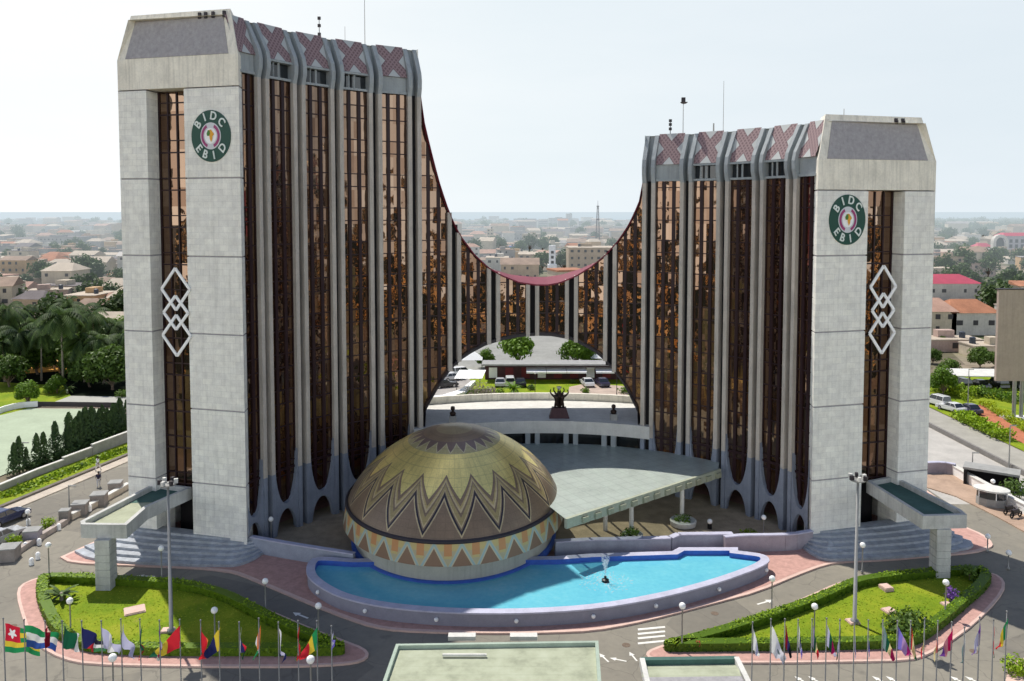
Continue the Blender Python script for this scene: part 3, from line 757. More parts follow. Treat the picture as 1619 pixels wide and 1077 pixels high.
antenna(1126, 204, 195, 86, .12, 'little dark aerial between the dish mast and the hair thin mast')
antenna(1330, 186, 172, 77, .05, 'tiny aerial on the stone cap of the shorter right tower')
def caplamps(pt, e, back, ss, zt, where):
    for q, s in enumerate(ss):
        c = pt(s, .72); root = thing('roof_floodlight', 'dark floodlight on the front edge of the ' + where, 'floodlight', (c.x, c.y, zt), math.atan2(e.y, e.x), 'floodlights on the ' + where)
        mb = MB(); mb.box((0, .1, -.1), (.08, .25, .3)); mb.build('bracket', M['dark_metal'], root)
        mb = MB(); mb.box((0, -.05, 0), (.26, .16, .55)); mb.build('lamp_box', M['dark_metal'], root)
caplamps(ptL, eL, bkL, (.66, .71, .77, .86), 48.45, 'taller tower cap')
caplamps(ptR, eR, bkR, (.25, .31), 39.45, 'shorter tower cap')
# ---------------------------------------------------------------- ground sheets
mb = MB(); mb.sheet([(-7000, -600), (7000, -600), (7000, 2650), (2500, 2700), (600, 2620), (-900, 2560), (-3000, 2700), (-7000, 2600)], -.08); struct(mb, 'ground', M['ground'])
mb = MB(); mb.sheet([(-900, -560), (900, -560), (900, 12), (-900, 12)], -.03); struct(mb, 'ground', M['quarter'])  # unseen ground behind the camera, added for reflections in the tower glass
mb = MB(); mb.sheet([(-60000, 2300), (60000, 2300), (60000, 90000), (-60000, 90000)], -2.5); struct(mb, 'sea', M['sea'])
mb = MB(); mb.sheet([(-53.2, 15), (66.2, 15), (66.2, 60), (66.2, 330), (60.2, 330), (60.2, 118), (46, 118), (-40, 140), (-40, 330), (-47, 330), (-47.4, 101), (-53.2, 83)], 0.0); struct(mb, 'road', M['asphalt'])
def gp(l, h=0.0): return [G(x, y, h) for x, y in l]
def smooth(poly, it=2, closed=True):
    for _ in range(it):
        q = []; n = len(poly)
        if not closed: q.append(poly[0])
        for i in range(n if closed else n - 1):
            a, b = poly[i], poly[(i + 1) % n]
            q.append((a[0] * .75 + b[0] * .25, a[1] * .75 + b[1] * .25)); q.append((a[0] * .25 + b[0] * .75, a[1] * .25 + b[1] * .75))
        if not closed: q.append(poly[-1])
        poly = q
    return poly
def inset(poly, d):
    n = len(poly); a = sum(poly[i][0] * poly[(i + 1) % n][1] - poly[(i + 1) % n][0] * poly[i][1] for i in range(n)); s = 1 if a > 0 else -1
    out = []
    for i in range(n):
        p0, p1, p2 = Vector(poly[i - 1]), Vector(poly[i]), Vector(poly[(i + 1) % n])
        d1 = (p1 - p0); d2 = (p2 - p1)
        if d1.length < 1e-6 or d2.length < 1e-6: out.append(tuple(p1)); continue
        n1 = Vector((-d1.y, d1.x)).normalized(); n2 = Vector((-d2.y, d2.x)).normalized(); m = (n1 + n2)
        m = m.normalized() if m.length > 1e-6 else n1
        k = 1 / max(.5, m.dot(n1)); out.append(tuple(p1 + m * d * s * k))
    return out
plaza_front = gp([(95, 883), (111, 892), (195, 896), (306, 900), (362, 906), (380, 911), (418, 927), (491, 958), (547, 980), (589, 994), (631, 1000), (710, 1003), (798, 1004), (870, 1003), (939, 1000), (1000, 989), (1051, 977), (1134, 955), (1199, 938), (1260, 912), (1305, 895), (1338, 890), (1400, 888), (1478, 881), (1540, 876), (1566, 868), (1571, 862), (1558, 848), (1519, 832)])
plaza = smooth(plaza_front, 1, False) + [(46, 86), (47, 112), (-38.5, 112), (-38.5, 82)] + gp([(200, 838), (172, 848)])
mb = MB(); mb.prism(plaza, -.02, .14); struct(mb, 'plaza_kerb', M['pinkkerb'])
mb = MB(); mb.sheet(inset(plaza, .32), .148); struct(mb, 'plaza', M['pink'])
court = [tuple(off(i, 2.5))[:2] for i in frange(-.5, 14.5, 24)] + gp([(1275, 850), (1160, 862), (1060, 868), (880, 874), (720, 880), (560, 884), (458, 862), (400, 852)])
mb = MB(); mb.sheet(court, .156); struct(mb, 'courtyard', M['sand'])
# ---------------------------------------------------------------- slate steps round the foot of each tower
def steps(outer_px, inner, label):
    O = gp(outer_px, .15); n = len(O)
    root = thing('entrance_steps', label, 'steps', (O[n // 2][0], O[n // 2][1], .14))
    K = 6
    for k in range(K):
        f = k / (K + .6); ring = []
        for j, o in enumerate(O):
            t = j / (n - 1); q = (inner[0][0] + (inner[1][0] - inner[0][0]) * t, inner[0][1] + (inner[1][1] - inner[0][1]) * t)
            ring.append((o[0] + (q[0] - o[0]) * f, o[1] + (q[1] - o[1]) * f))
        mb = MB(); mb.prism(smooth(ring, 1, False) + [inner[1], inner[0]], .1 + .001 * k, .15 + .215 * (k + 1))
        o = mb.build('step', M['slate'], root); o.location = (-root.location.x, -root.location.y, -root.location.z)
    return root
steps([(118, 874), (140, 886), (195, 891), (250, 894), (306, 896), (350, 897), (373, 897), (400, 888), (420, 874)], [tuple(F_L + bkL * 1.0)[:2], tuple(N_L + bkL * .6)[:2]], 'fan of grey slate steps below the taller left tower')
steps([(1265, 864), (1285, 880), (1305, 888), (1340, 887), (1377, 886), (1450, 881), (1500, 875), (1540, 868), (1535, 858)], [tuple(N_R + bkR * .6)[:2], tuple(F_R + bkR * 1.0)[:2]], 'fan of grey slate steps below the shorter right tower')
# sloped stone wedge at the right steps
mb = MB(); a, b, c, d = gp([(1303, 889), (1335, 886), (1320, 880), (1300, 878)]); pk = G(1312, 872)
mb.add([at(a, .15), at(b, .15), at(c, .5), at(d, .5), (pk[0], pk[1], 1.15)], [(0, 1, 4), (1, 2, 4), (2, 3, 4), (3, 0, 4), (3, 2, 1, 0)])
tag(mb.build('stone_wedge', M['slate']), 'small pyramid of pale stone at the left end of the right tower steps', 'stone')
# ---------------------------------------------------------------- pool, dome, fountain
pool_out_px = [(560, 884), (500, 880), (488, 889), (485, 903), (491, 915), (510, 929), (540, 944), (600, 958), (680, 966), (760, 969), (850, 968), (950, 961), (1050, 943), (1130, 922), (1190, 901), (1212, 890), (1216, 884), (1207, 876), (1165, 871)]
PW = 1.25
po = smooth(gp(pool_out_px, PW), 2, False)
back = gp([(1165, 866), (1075, 866), (1064, 872), (935, 876), (880, 880)], PW)
outline = po + back
inner = inset(outline, .62)
pool = thing('fountain_pool', 'turquoise pool with lilac rim curving in front of the patterned dome', 'pool', (6, 60, .14))
def PP(mb, name, m, parent=None, sm=False):
    o = mb.build(name, m, parent or pool, sm)
    if parent is None: o.location = (-pool.location.x, -pool.location.y, -pool.location.z)
    return o
n = len(outline)
mb = MB(); vs = [at(p, .02) for p in outline] + [at(p, PW - .12) for p in outline]
mb.add(vs, [(i, n + i, n + (i + 1) % n, (i + 1) % n) for i in range(n)]); mb.f = [f[::-1] for f in mb.f]; PP(mb, 'pool_wall', M['poolwall'])
mb = MB(); lip = inset(outline, -.1)
vs = [at(p, PW - .12) for p in lip] + [at(p, PW) for p in lip] + [at(p, PW) for p in inner] + [at(p, PW - .12) for p in outline]
fs = []
for i in range(n):
    j = (i + 1) % n
    fs += [(i, n + i, n + j, j), (n + i, 2 * n + i, 2 * n + j, n + j), (3 * n + i, i, j, 3 * n + j)]
mb.add(vs, fs); PP(mb, 'coping', M['coping'])
mb = MB(); vs = [at(p, PW) for p in inner] + [at(p, .3) for p in inner]
mb.add(vs, [(i, n + i, n + (i + 1) % n, (i + 1) % n) for i in range(n)]); PP(mb, 'pool_lining', M['pooltile'])
for px, py in [(498, 936), (578, 968), (696, 980), (816, 981), (938, 978), (1052, 961), (1147, 937), (1213, 902)]:
    q = G(px, py, .6); best = min(outline, key=lambda p: (p[0] - q[0]) ** 2 + (p[1] - q[1]) ** 2)
    mb = MB(); mb.ball((best[0], best[1] - .12, .65), .17, 10); PP(mb, 'wall_lamp', M['globe'])
mb = MB(); mb.sheet(inset(outline, .55), .82); tag(mb.build('water', M['water']), kind='structure')
# low wall behind the pool, stepped plan
bw = gp([(878, 884), (935, 881), (1061, 878), (1074, 872), (1160, 871)], .14)
bwall = thing('court_wall', 'stepped blue grey wall between the pool and the sandy courtyard', 'wall', (bw[2][0], bw[2][1], .1))
mb = MB()
for a, b in zip(bw, bw[1:]): mb.bar((a[0] - bw[2][0], a[1] - bw[2][1] + .45, .75), (b[0] - bw[2][0], b[1] - bw[2][1] + .45, .75), .5, 1.4)
mb.build('wall_body', M['wallblue'], bwall)
mb = MB()
for a, b in zip(bw, bw[1:]): mb.bar((a[0] - bw[2][0], a[1] - bw[2][1] + .45, 1.49), (b[0] - bw[2][0], b[1] - bw[2][1] + .45, 1.49), .62, .09)
mb.build('coping', M['coping'], bwall)
def lowwall(px, hgt, name, label, m, cap=None, w=.35, base=.14):
    pts = smooth(gp(px, base), 1, False); c = pts[len(pts) // 2]
    root = thing(name, label, 'wall', (c[0], c[1], base))
    mb = MB()
    for a, b in zip(pts, pts[1:]): mb.bar((a[0] - c[0], a[1] - c[1], hgt / 2), (b[0] - c[0], b[1] - c[1], hgt / 2), w, hgt)
    mb.build('wall_body', m, root)
    if cap:
        mb = MB()
        for a, b in zip(pts, pts[1:]): mb.bar((a[0] - c[0], a[1] - c[1], hgt + .05), (b[0] - c[0], b[1] - c[1], hgt + .05), w + .14, .1)
        mb.build('coping', cap, root)
    return root
lowwall([(398, 872), (440, 880), (492, 889), (560, 900)], 1.35, 'retaining_wall', 'low blue grey wall at the left end of the pool below the taller tower', M['wallblue'], M['coping'])
lowwall([(1145, 874), (1175, 871), (1210, 871), (1250, 870), (1283, 864)], 1.45, 'retaining_wall', 'low curving mauve wall at the right end of the pool below the shorter tower', M['mauve'], M['coping'])

DX, DY, DK = -5.45, 75.2, 1.18
def dome_mats():
    m, nt, b, out = new_mat('dome_mosaic')
    tc = nd(nt, 'ShaderNodeTexCoord'); s = nd(nt, 'ShaderNodeSeparateXYZ'); nt.links.new(tc.outputs['Object'], s.inputs[0])
    ang = mth(nt, 'ARCTAN2', s.outputs[0], mth(nt, 'DIVIDE', mth(nt, 'MULTIPLY', s.outputs[1], -1.0), DK))     # 0 towards the pool
    z = s.outputs[2]
    def zig(n, ph=0.0):
        fr = mth(nt, 'FRACT', mth(nt, 'ADD', mth(nt, 'MULTIPLY', ang, n / (2 * PI)), 10.0 + ph))
        return mth(nt, 'MULTIPLY', mth(nt, 'ABSOLUTE', mth(nt, 'SUBTRACT', fr, .5)), 2.0)      # 1 at tips, 0 between
    t = zig(19, .568)
    BROWN, OLIVE, TAN, GOLD, NAVY = (.235, .165, .105), (.47, .36, .14), (.55, .44, .25), (1.0, .83, .30), (.02, .018, .03)
    def line(z0, k): return mth(nt, 'SUBTRACT', z0, mth(nt, 'MULTIPLY', t, k))
    e0, e1 = line(8.55, 1.45), line(7.55, 2.45)
    u = mth(nt, 'DIVIDE', mth(nt, 'SUBTRACT', e0, z), mth(nt, 'SUBTRACT', e0, e1))
    stripes = ramp(nt, u, [(0, BROWN), (.2, OLIVE), (.30, TAN), (.42, BROWN), (.55, (.38, .30, .13)), (.82, TAN), (.9, BROWN)], 'CONSTANT')
    c = mixc(nt, mth(nt, 'LESS_THAN', z, e0), GOLD, stripes)
    c = mixc(nt, mth(nt, 'LESS_THAN', z, e1), c, NAVY)
    c = mixc(nt, mth(nt, 'LESS_THAN', z, line(7.25, 2.42)), c, TAN)
    c = mixc(nt, mth(nt, 'LESS_THAN', z, line(7.06, 2.42)), c, BROWN)
    # upper star ring
    t2 = zig(22)
    zt = mth(nt, 'SUBTRACT', 10.22, mth(nt, 'MULTIPLY', mth(nt, 'SUBTRACT', 1.0, t2), .0))
    tooth = mth(nt, 'SUBTRACT', 10.18, mth(nt, 'MULTIPLY', t2, .47)); tooth2 = mth(nt, 'SUBTRACT', 10.10, mth(nt, 'MULTIPLY', t2, .47))
    PALE = (.60, .53, .32)
    up = mixc(nt, mth(nt, 'LESS_THAN', z, tooth), (.20, .135, .11), PALE)
    up = mixc(nt, mth(nt, 'LESS_THAN', z, tooth2), up, (.46, .40, .19))
    c = mixc(nt, mth(nt, 'GREATER_THAN', z, 9.63), c, up)
    c = mixc(nt, mth(nt, 'GREATER_THAN', z, 10.22), c, (.27, .19, .12))
    c = mixc(nt, mth(nt, 'GREATER_THAN', z, 10.55), c, (.38, .30, .17))
    j1 = mth(nt, 'LESS_THAN', mth(nt, 'FRACT', mth(nt, 'MULTIPLY', ang, 76 / (2 * PI))), .07); j2 = mth(nt, 'LESS_THAN', mth(nt, 'FRACT', mth(nt, 'DIVIDE', z, .52)), .08)     # tile joints
    c = mixc(nt, mth(nt, 'MULTIPLY', mth(nt, 'MAXIMUM', j1, j2), .20), c, (.08, .06, .04))
    cst = nd(nt, 'ShaderNodeCombineXYZ'); nt.links.new(mth(nt, 'MULTIPLY', ang, 9.0), cst.inputs[0]); nt.links.new(mth(nt, 'MULTIPLY', z, .35), cst.inputs[1]); nst = noise(nt, cst.outputs[0], 1.3, 5, .65)
    c = mixc(nt, mth(nt, 'MULTIPLY', ramp(nt, nst.outputs[0], [(.5, (0, 0, 0)), (.75, (1, 1, 1))]), .28), c, (.12, .09, .06))     # rain streaks
    n1 = noise(nt, tc.outputs['Object'], .5, 5); n2 = noise(nt, tc.outputs['Object'], 7, 3)
    f = mth(nt, 'ADD', mth(nt, 'MULTIPLY', n1.outputs[0], .6), mth(nt, 'MULTIPLY', n2.outputs[0], .4))
    c = mixc(nt, 1.0, c, ramp(nt, f, [(.3, (.72, .72, .72)), (.7, (1.12, 1.12, 1.12))]), 'MULTIPLY')
    nt.links.new(c, b.inputs['Base Color']); b.inputs['Roughness'].default_value = .36; b.inputs['Specular IOR Level'].default_value = .6
    gm = mth(nt, 'MULTIPLY', mth(nt, 'GREATER_THAN', z, e0), mth(nt, 'LESS_THAN', z, 9.63)); nt.links.new(mth(nt, 'ADD', mth(nt, 'MULTIPLY', gm, .5), .12), b.inputs['Metallic'])
    bu = nd(nt, 'ShaderNodeBump'); bu.inputs['Strength'].default_value = .15; bu.inputs['Distance'].default_value = .03
    nt.links.new(n2.outputs[0], bu.inputs['Height']); nt.links.new(bu.outputs[0], b.inputs['Normal'])
    # band of triangles
    m2, nt, b, out = new_mat('dome_band')
    tc = nd(nt, 'ShaderNodeTexCoord'); s = nd(nt, 'ShaderNodeSeparateXYZ'); nt.links.new(tc.outputs['Object'], s.inputs[0])
    ang = mth(nt, 'ARCTAN2', s.outputs[0], mth(nt, 'DIVIDE', mth(nt, 'MULTIPLY', s.outputs[1], -1.0), DK)); z = s.outputs[2]
    fr = mth(nt, 'FRACT', mth(nt, 'ADD', mth(nt, 'MULTIPLY', ang, 28 / (2 * PI)), 9.863))
    t = mth(nt, 'MULTIPLY', mth(nt, 'ABSOLUTE', mth(nt, 'SUBTRACT', fr, .5)), 2.0)
    v = mth(nt, 'DIVIDE', mth(nt, 'SUBTRACT', z, 2.62), 1.75)                   # 0 bottom .. 1 top
    h = mth(nt, 'SUBTRACT', v, mth(nt, 'SUBTRACT', .78, mth(nt, 'MULTIPLY', t, 1.12)))   # triangle edge
    ck = nd(nt, 'ShaderNodeTexChecker'); ck.inputs['Scale'].default_value = 1
    cm = nd(nt, 'ShaderNodeCombineXYZ'); nt.links.new(mth(nt, 'MULTIPLY', ang, 17.83), cm.inputs[0]); nt.links.new(mth(nt, 'MULTIPLY', v, 3.0), cm.inputs[1]); nt.links.new(cm.outputs[0], ck.inputs['Vector'])
    ck.inputs['Color1'].default_value = (.50, .40, .16, 1); ck.inputs['Color2'].default_value = (.42, .37, .22, 1)
    mid = mth(nt, 'GREATER_THAN', t, .72)
    blk = mixc(nt, mth(nt, 'MULTIPLY', mid, mth(nt, 'GREATER_THAN', v, .45)), ck.outputs[0], (.50, .24, .09))
    c = ramp(nt, h, [(0, (.13, .075, .045)), (.47, (.19, .10, .05)), (.5, (.40, .38, .24)), (.56, (.20, .33, .33)), (.66, (.36, .36, .27)), (.70, (1, 1, 1))], 'CONSTANT')
    hh = mth(nt, 'ADD', mth(nt, 'MULTIPLY', h, .5), .5)
    c = ramp(nt, hh, [(0, (.22, .13, .075)), (.5, (.50, .45, .29)), (.55, (.30, .42, .40)), (.64, (.46, .42, .27))], 'CONSTANT')
    c = mixc(nt, mth(nt, 'GREATER_THAN', hh, .68), c, blk)
    nt.links.new(c, b.inputs['Base Color']); b.inputs['Roughness'].default_value = .5
    return m, m2
DM, DB = dome_mats()
dome = thing('domed_hall', 'round dome with gold and brown zigzag mosaic standing in the pool', 'dome', (DX, DY, 0))
prof = [(9.93, 4.35), (9.75, 4.75), (9.4, 5.4), (8.95, 6.05), (8.4, 6.7), (7.75, 7.35), (7.0, 8.0), (6.15, 8.6), (5.3, 9.12), (4.4, 9.6), (3.5, 10.0), (2.6, 10.32), (1.8, 10.53), (1.0, 10.68), (.4, 10.75), (1e-4, 10.77)]
mb = MB(); mb.lathe(prof, 160, sx=1, sy=DK, close=False); mb.build('dome_shell', DM, dome, True)
mb = MB(); mb.lathe([(9.9, 4.62), (10.08, 4.55), (10.1, 4.36), (9.95, 4.3)], 120, sx=1, sy=DK, close=False); mb.build('rim_ring', M['dark_metal'], dome, True)
mb = MB(); mb.lathe([(10.0, 4.37), (10.28, 2.62), (9.9, 2.55), (9.3, 2.55)][::-1], 160, sx=1, sy=DK, close=False); mb.build('patterned_band', DB, dome)
mb = MB(); mb.lathe([(9.32, .3), (9.32, 2.6)], 120, sx=1, sy=DK, close=False); mb.build('drum', mat('drum_plaster', (.42, .42, .36), .8, .1, .6, streak=.35), dome, True)
mb = MB(); mb.lathe([(9.6, .5), (9.6, .95), (9.3, .97)], 120, sx=1, sy=DK, close=False); mb.build('drum_base', M['pooltile'], dome, True)

jet = thing('fountain_jet', 'small white water jet rising from a dark nozzle in the pool', 'fountain', (*G(957, 919, .85), .82))
mb = MB(); mb.lathe([(.3, -.1), (.3, .18), (.12, .25), (.1, .45)], 14); mb.build('nozzle', M['black'], jet)
sp, nt, b, out = new_mat('water_spray'); b.inputs['Base Color'].default_value = (.85, .9, .92, 1); b.inputs['Roughness'].default_value = .4
tr = nd(nt, 'ShaderNodeBsdfTransparent'); ms = nd(nt, 'ShaderNodeMixShader'); ms.inputs[0].default_value = .32
nt.links.new(tr.outputs[0], ms.inputs[1]); nt.links.new(b.outputs[0], ms.inputs[2]); nt.links.new(ms.outputs[0], out.inputs['Surface'])
mb = MB()
for k in range(420):
    t = R.random() ** .8; a = R.random() * 6.28; r = (.06 + .34 * t) * R.random() ** .5; z = .4 + 1.75 * math.sqrt(t) * R.uniform(.75, 1)
    s = R.uniform(.02, .05); x, y = r * math.cos(a), r * math.sin(a)
    mb.add([(x - s, y, z), (x, y - s * .3, z - s), (x + s, y, z), (x, y + s * .3, z + s * 1.8)], [(0, 1, 2, 3)])
mb.build('spray', sp, jet)['kind'] = 'stuff'
mb = MB()
for k in range(260):
    a = R.random() * 6.28; r = 1.9 * R.random() ** .8 + .15; s = R.uniform(.04, .11); x, y = r * math.cos(a) * 1.1, r * math.sin(a)
    mb.add([(x - s, y, .02), (x, y - s * .7, .02), (x + s, y, .02), (x, y + s * .7, .02)], [(0, 1, 2, 3)])
mb.build('foam', sp, jet)['kind'] = 'stuff'
# ---------------------------------------------------------------- pale green canopy over the court entrance
CH = 4.85
cn = [tuple(off(i, .15))[:2] for i in frange(12.0, 5.0, 24)]
fr = gp([(893, 822), (870, 815), (800, 760)], CH)
cpoly = [G(1135, 742, CH)] + cn + [(-3, 82)] + [G(868, 800, CH), G(893, 820, CH)]
can = thing('entrance_canopy', 'wide pale green canopy roof fanning from the dome to the curved facade', 'canopy', (8, 83, 0))
def CPart(mb, name, m):
    o = mb.build(name, m, can); o.location = (-8, -83, 0); return o
mb = MB(); mb.sheet(cpoly, CH); CPart(mb, 'roof_slab', M['green_roof'])
BEAM = mat('canopy_beam', (.30, .32, .28), .8, .1)
for k in range(9):
    t_ = (k + .5) / 9; p0 = Vector((*G(1135, 742, CH), 0)).lerp(Vector((*G(893, 820, CH), 0)), t_); i_ = 12.0 - 7.0 * t_; p1 = off(i_, .15)
    mb = MB(); mb.bar(at(p0, CH - .22), at(p1, CH - .22), .18, .38); CPart(mb, 'roof_beam', BEAM)
mb = MB(); a, b = Vector((*G(1137, 742, CH), 0)), Vector((*G(893, 821, CH), 0)); dd = (b - a).normalized(); nn = Vector((-dd.y, dd.x, 0));
if nn.y > 0: nn = -nn
mb.bar(at(a + nn * .1, CH - .35), at(b + nn * .1, CH - .35), .3, .85)
L = (b - a).length; k = 0
CPart(mb, 'fascia', mat('fascia_green', (.36, .38, .29), .8, .15, .8, streak=.2))
mb = MB(); x = .6
FBM = mat('fascia_block', (.30, .31, .22), .8, .2, 1.0)
while x < L - .8:
    mb = MB(); q = a + dd * x + nn * .35; mb.box((q.x, q.y, CH - .42), (.7, .28, .5), math.atan2(dd.y, dd.x)); x += 1.55; CPart(mb, 'fascia_block', FBM)
for px, pb in [(1078, 827), (998, 846), (957, 839)]:
    q = G(px, pb, .15); mb = MB(); mb.tube([(q[0], q[1], .1), (q[0], q[1], CH - .3)], .22, 12); CPart(mb, 'post', M['offwhite'])
# ---------------------------------------------------------------- tapered leaves helper, planters, shrubs
def leaf_cloud(mb, c, rad, n, size, rng, tone=(0.15, .9), flat=1.0, hollow=.35):
    "many small leaf faces through an ellipsoid; brighter towards its top"
    if mb.col is None: mb.col = [0.5] * len(mb.v)
    for _ in range(n):
        while True:
            d = Vector((rng.gauss(0, 1), rng.gauss(0, 1), rng.gauss(0, 1)))
            if d.length > .1: break
        d.normalize(); r = hollow + (1 - hollow) * rng.random() ** .6
        p = Vector(c) + Vector((d.x * rad[0], d.y * rad[1], d.z * rad[2])) * r
        nv = (d + Vector((rng.gauss(0, .6), rng.gauss(0, .6), rng.gauss(.35, .6)))).normalized()
        t1 = nv.orthogonal().normalized(); t1.rotate(Matrix.Rotation(rng.random() * 6.28, 3, nv)); t2 = nv.cross(t1)
        s = size * rng.uniform(.6, 1.35); a, b_ = t1 * s, t2 * s * .62 * flat
        mb.add([p - a, p - b_ * .9, p + a, p + b_ * .9], [(0, 1, 2, 3)])
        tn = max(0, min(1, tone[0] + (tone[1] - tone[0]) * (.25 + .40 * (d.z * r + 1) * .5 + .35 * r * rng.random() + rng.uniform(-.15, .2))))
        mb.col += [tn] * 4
    return mb
def shrub(loc, r, h, label, m='hedge', name='shrub', n=260, size=.13, seed=1, group=None, cat='shrub'):
    rng = random.Random(seed); root = thing(name, label, cat, loc, 0, group); mb = MB()
    for k in range(6): leaf_cloud(mb, (rng.uniform(-.4, .4) * r, rng.uniform(-.4, .4) * r, h * rng.uniform(.35, .65)), (r * .7, r * .7, h * .5), n // 6, size, rng)
    mb.build('foliage', M[m], root)
    mb = MB()
    for k in range(4): mb.tube([(0, 0, -.05), (rng.uniform(-.3, .3) * r, rng.uniform(-.3, .3) * r, h * .5)], [.05, .02], 5)
    mb.build('stem', M['trunk'], root)
    return root
def cycad(loc, r, h, label, m='palm', seed=2, name='cycad', cat='plant', group=None):
    rng = random.Random(seed); root = thing(name, label, cat, loc, 0, group); mb = MB(); mb.col = []
    for k in range(22):
        a = rng.random() * 6.28; up = rng.uniform(.35, 1.2); prev = None
        for j in range(6):
            t = j / 5; rr = r * t; z = h * (.25 + up * t * .8 - .55 * t * t * (1.2 - up * .4)); w = .13 * r * (1 - abs(t - .4))
            p = Vector((rr * math.cos(a), rr * math.sin(a), z)); sd = Vector((-math.sin(a), math.cos(a), 0)) * w
            if prev: mb.add([prev[0], prev[1], p + sd, p - sd], [(0, 1, 2, 3)]); mb.col += [.3 + .5 * t] * 4
            prev = (p - sd, p + sd)
    mb.build('fronds', M[m], root)
    mb = MB(); mb.tube([(0, 0, -.05), (0, 0, h * .4)], [.16, .12], 8); mb.build('stem', M['palmtrunk'], root)
    return root
def planter(px, py, r, label, seed):
    q = G(px, py, .15); root = thing('stone_planter', label, 'planter', (q[0], q[1], .15))
    mb = MB(); mb.lathe([(r * .8, 0), (r, .1), (r * 1.05, .55), (r * .95, .62), (r * .85, .5), (1e-4, .45)], 18); mb.build('bowl', M['offwhite'], root)
    rng = random.Random(seed); mb = MB()
    leaf_cloud(mb, (0, 0, .75), (r * .8, r * .7, .45), 140, .14, rng); mb.build('plants', M['leaf'], root)
planter(1080, 831, 1.25, 'large round stone planter at the foot of the canopy post nearest the tower', 3)
planter(1000, 853, .95, 'round stone planter at the foot of the middle canopy post', 4)
shrub((*G(988, 856, .15), .15), .6, .9, 'dark shrub beside the middle canopy post planter', 'leaf', n=200, size=.12, seed=5)
cycad((*G(935, 868, .15), .15), .8, 1.0, 'spiky green plant on the sandy court just behind the pool wall', seed=6)
shrub((*G(1185, 848, .15), .15), 1.1, .6, 'low bright green shrub behind the mauve curving wall', 'hedge', seed=7)
# ---------------------------------------------------------------- side canopies on T columns
def side_canopy(top_px, h, col_px, colw, label, dark_from):
    "top_px: tower inner, tower outer, outer far end, outer near end, elbow ; heights at roof level"
    T = gp(top_px, h); c = T[3]; root = thing('porch_canopy', label, 'canopy', (c[0], c[1], 0))
    def add(mb, name, m, par=None):
        o = mb.build(name, m, par or root)
        if par is None: o.location = (-c[0], -c[1], 0)
        return o
    mb = MB(); T2 = inset(T, .35)
    n = len(T); vs = [at(p, h) for p in T] + [at(p, h - 1.15) for p in T] + [at(p, h) for p in T2] + [at(p, h - .45) for p in T2]
    fs = []
    for i in range(n):
        j = (i + 1) % n; fs += [(i, j, n + j, n + i), (2 * n + i, 2 * n + j, j, i), (3 * n + i, 3 * n + j, 2 * n + j, 2 * n + i)]
    fs.append(tuple(range(n, 2 * n)))
    mb.add(vs, fs); add(mb, 'parapet', M['porch'])
    mb = MB(); mb.sheet(T2, h - .44)
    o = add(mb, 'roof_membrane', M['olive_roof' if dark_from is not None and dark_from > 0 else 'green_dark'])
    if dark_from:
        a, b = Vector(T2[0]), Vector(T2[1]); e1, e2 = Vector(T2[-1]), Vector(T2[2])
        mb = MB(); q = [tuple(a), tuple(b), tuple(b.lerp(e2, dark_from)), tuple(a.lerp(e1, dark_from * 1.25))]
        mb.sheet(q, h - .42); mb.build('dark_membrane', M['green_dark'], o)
    q = G(col_px[0], col_px[1]); bz = h - 1.15; mb = MB()
    k = 7
    for j in range(k): mb.box((q[0], q[1] + colw * .5, (j + .5) * bz / k), (colw, colw, bz / k - .06))
    mb.box((q[0], q[1] + colw * .5, bz / 2), (colw - .1, colw - .1, bz - .02)); 
    add(mb, 'column', M['porch'])
    return root
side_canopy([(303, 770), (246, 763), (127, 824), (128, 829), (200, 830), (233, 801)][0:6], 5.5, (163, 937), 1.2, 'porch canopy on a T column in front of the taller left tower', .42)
side_canopy([(1370, 760), (1413, 752), (1520, 806), (1529, 814), (1459, 816)], 5.5, (1491, 917), 1.2, 'porch canopy on a T column in front of the shorter right tower', None)
# ---------------------------------------------------------------- lawn islands
ISL_L = [(26, 945), (30, 928), (56, 916), (84, 913), (153, 916), (240, 920), (306, 925), (334, 932), (380, 949), (436, 971), (491, 995), (547, 1016), (576, 1027), (585, 1038), (573, 1048), (545, 1053), (480, 1056), (418, 1057), (251, 1056), (139, 1053), (97, 1044), (61, 1025), (42, 1000), (34, 975)]
HED_L = [(58, 935), (62, 921), (90, 918), (111, 919), (178, 922), (251, 926), (306, 931), (362, 946), (400, 966), (450, 992), (505, 1015), (544, 1031), (546, 1039), (520, 1041), (418, 1041), (251, 1041), (153, 1037), (111, 1027), (84, 1008), (70, 982), (60, 958)]
ISL_R = [(1020, 1036), (1030, 1028), (1078, 1013), (1130, 998), (1190, 978), (1240, 960), (1283, 942), (1320, 925), (1350, 917), (1394, 911), (1450, 905), (1533, 901), (1572, 908), (1589, 920), (1588, 937), (1561, 970), (1520, 1006), (1468, 1038), (1436, 1047), (1350, 1049), (1199, 1051), (1060, 1049), (1026, 1044)]
HED_R = [(1049, 1028), (1078, 1021), (1140, 1004), (1204, 983), (1260, 964), (1310, 944), (1340, 929), (1366, 922), (1422, 915), (1519, 906), (1556, 908), (1568, 920), (1560, 936), (1533, 960), (1497, 992), (1462, 1018), (1436, 1028), (1350, 1031), (1199, 1033), (1080, 1034), (1052, 1034)]
M['tuft'] = leafmat('grass_blades', (.20, .30, .012), (.46, .50, .05), trans=.3)
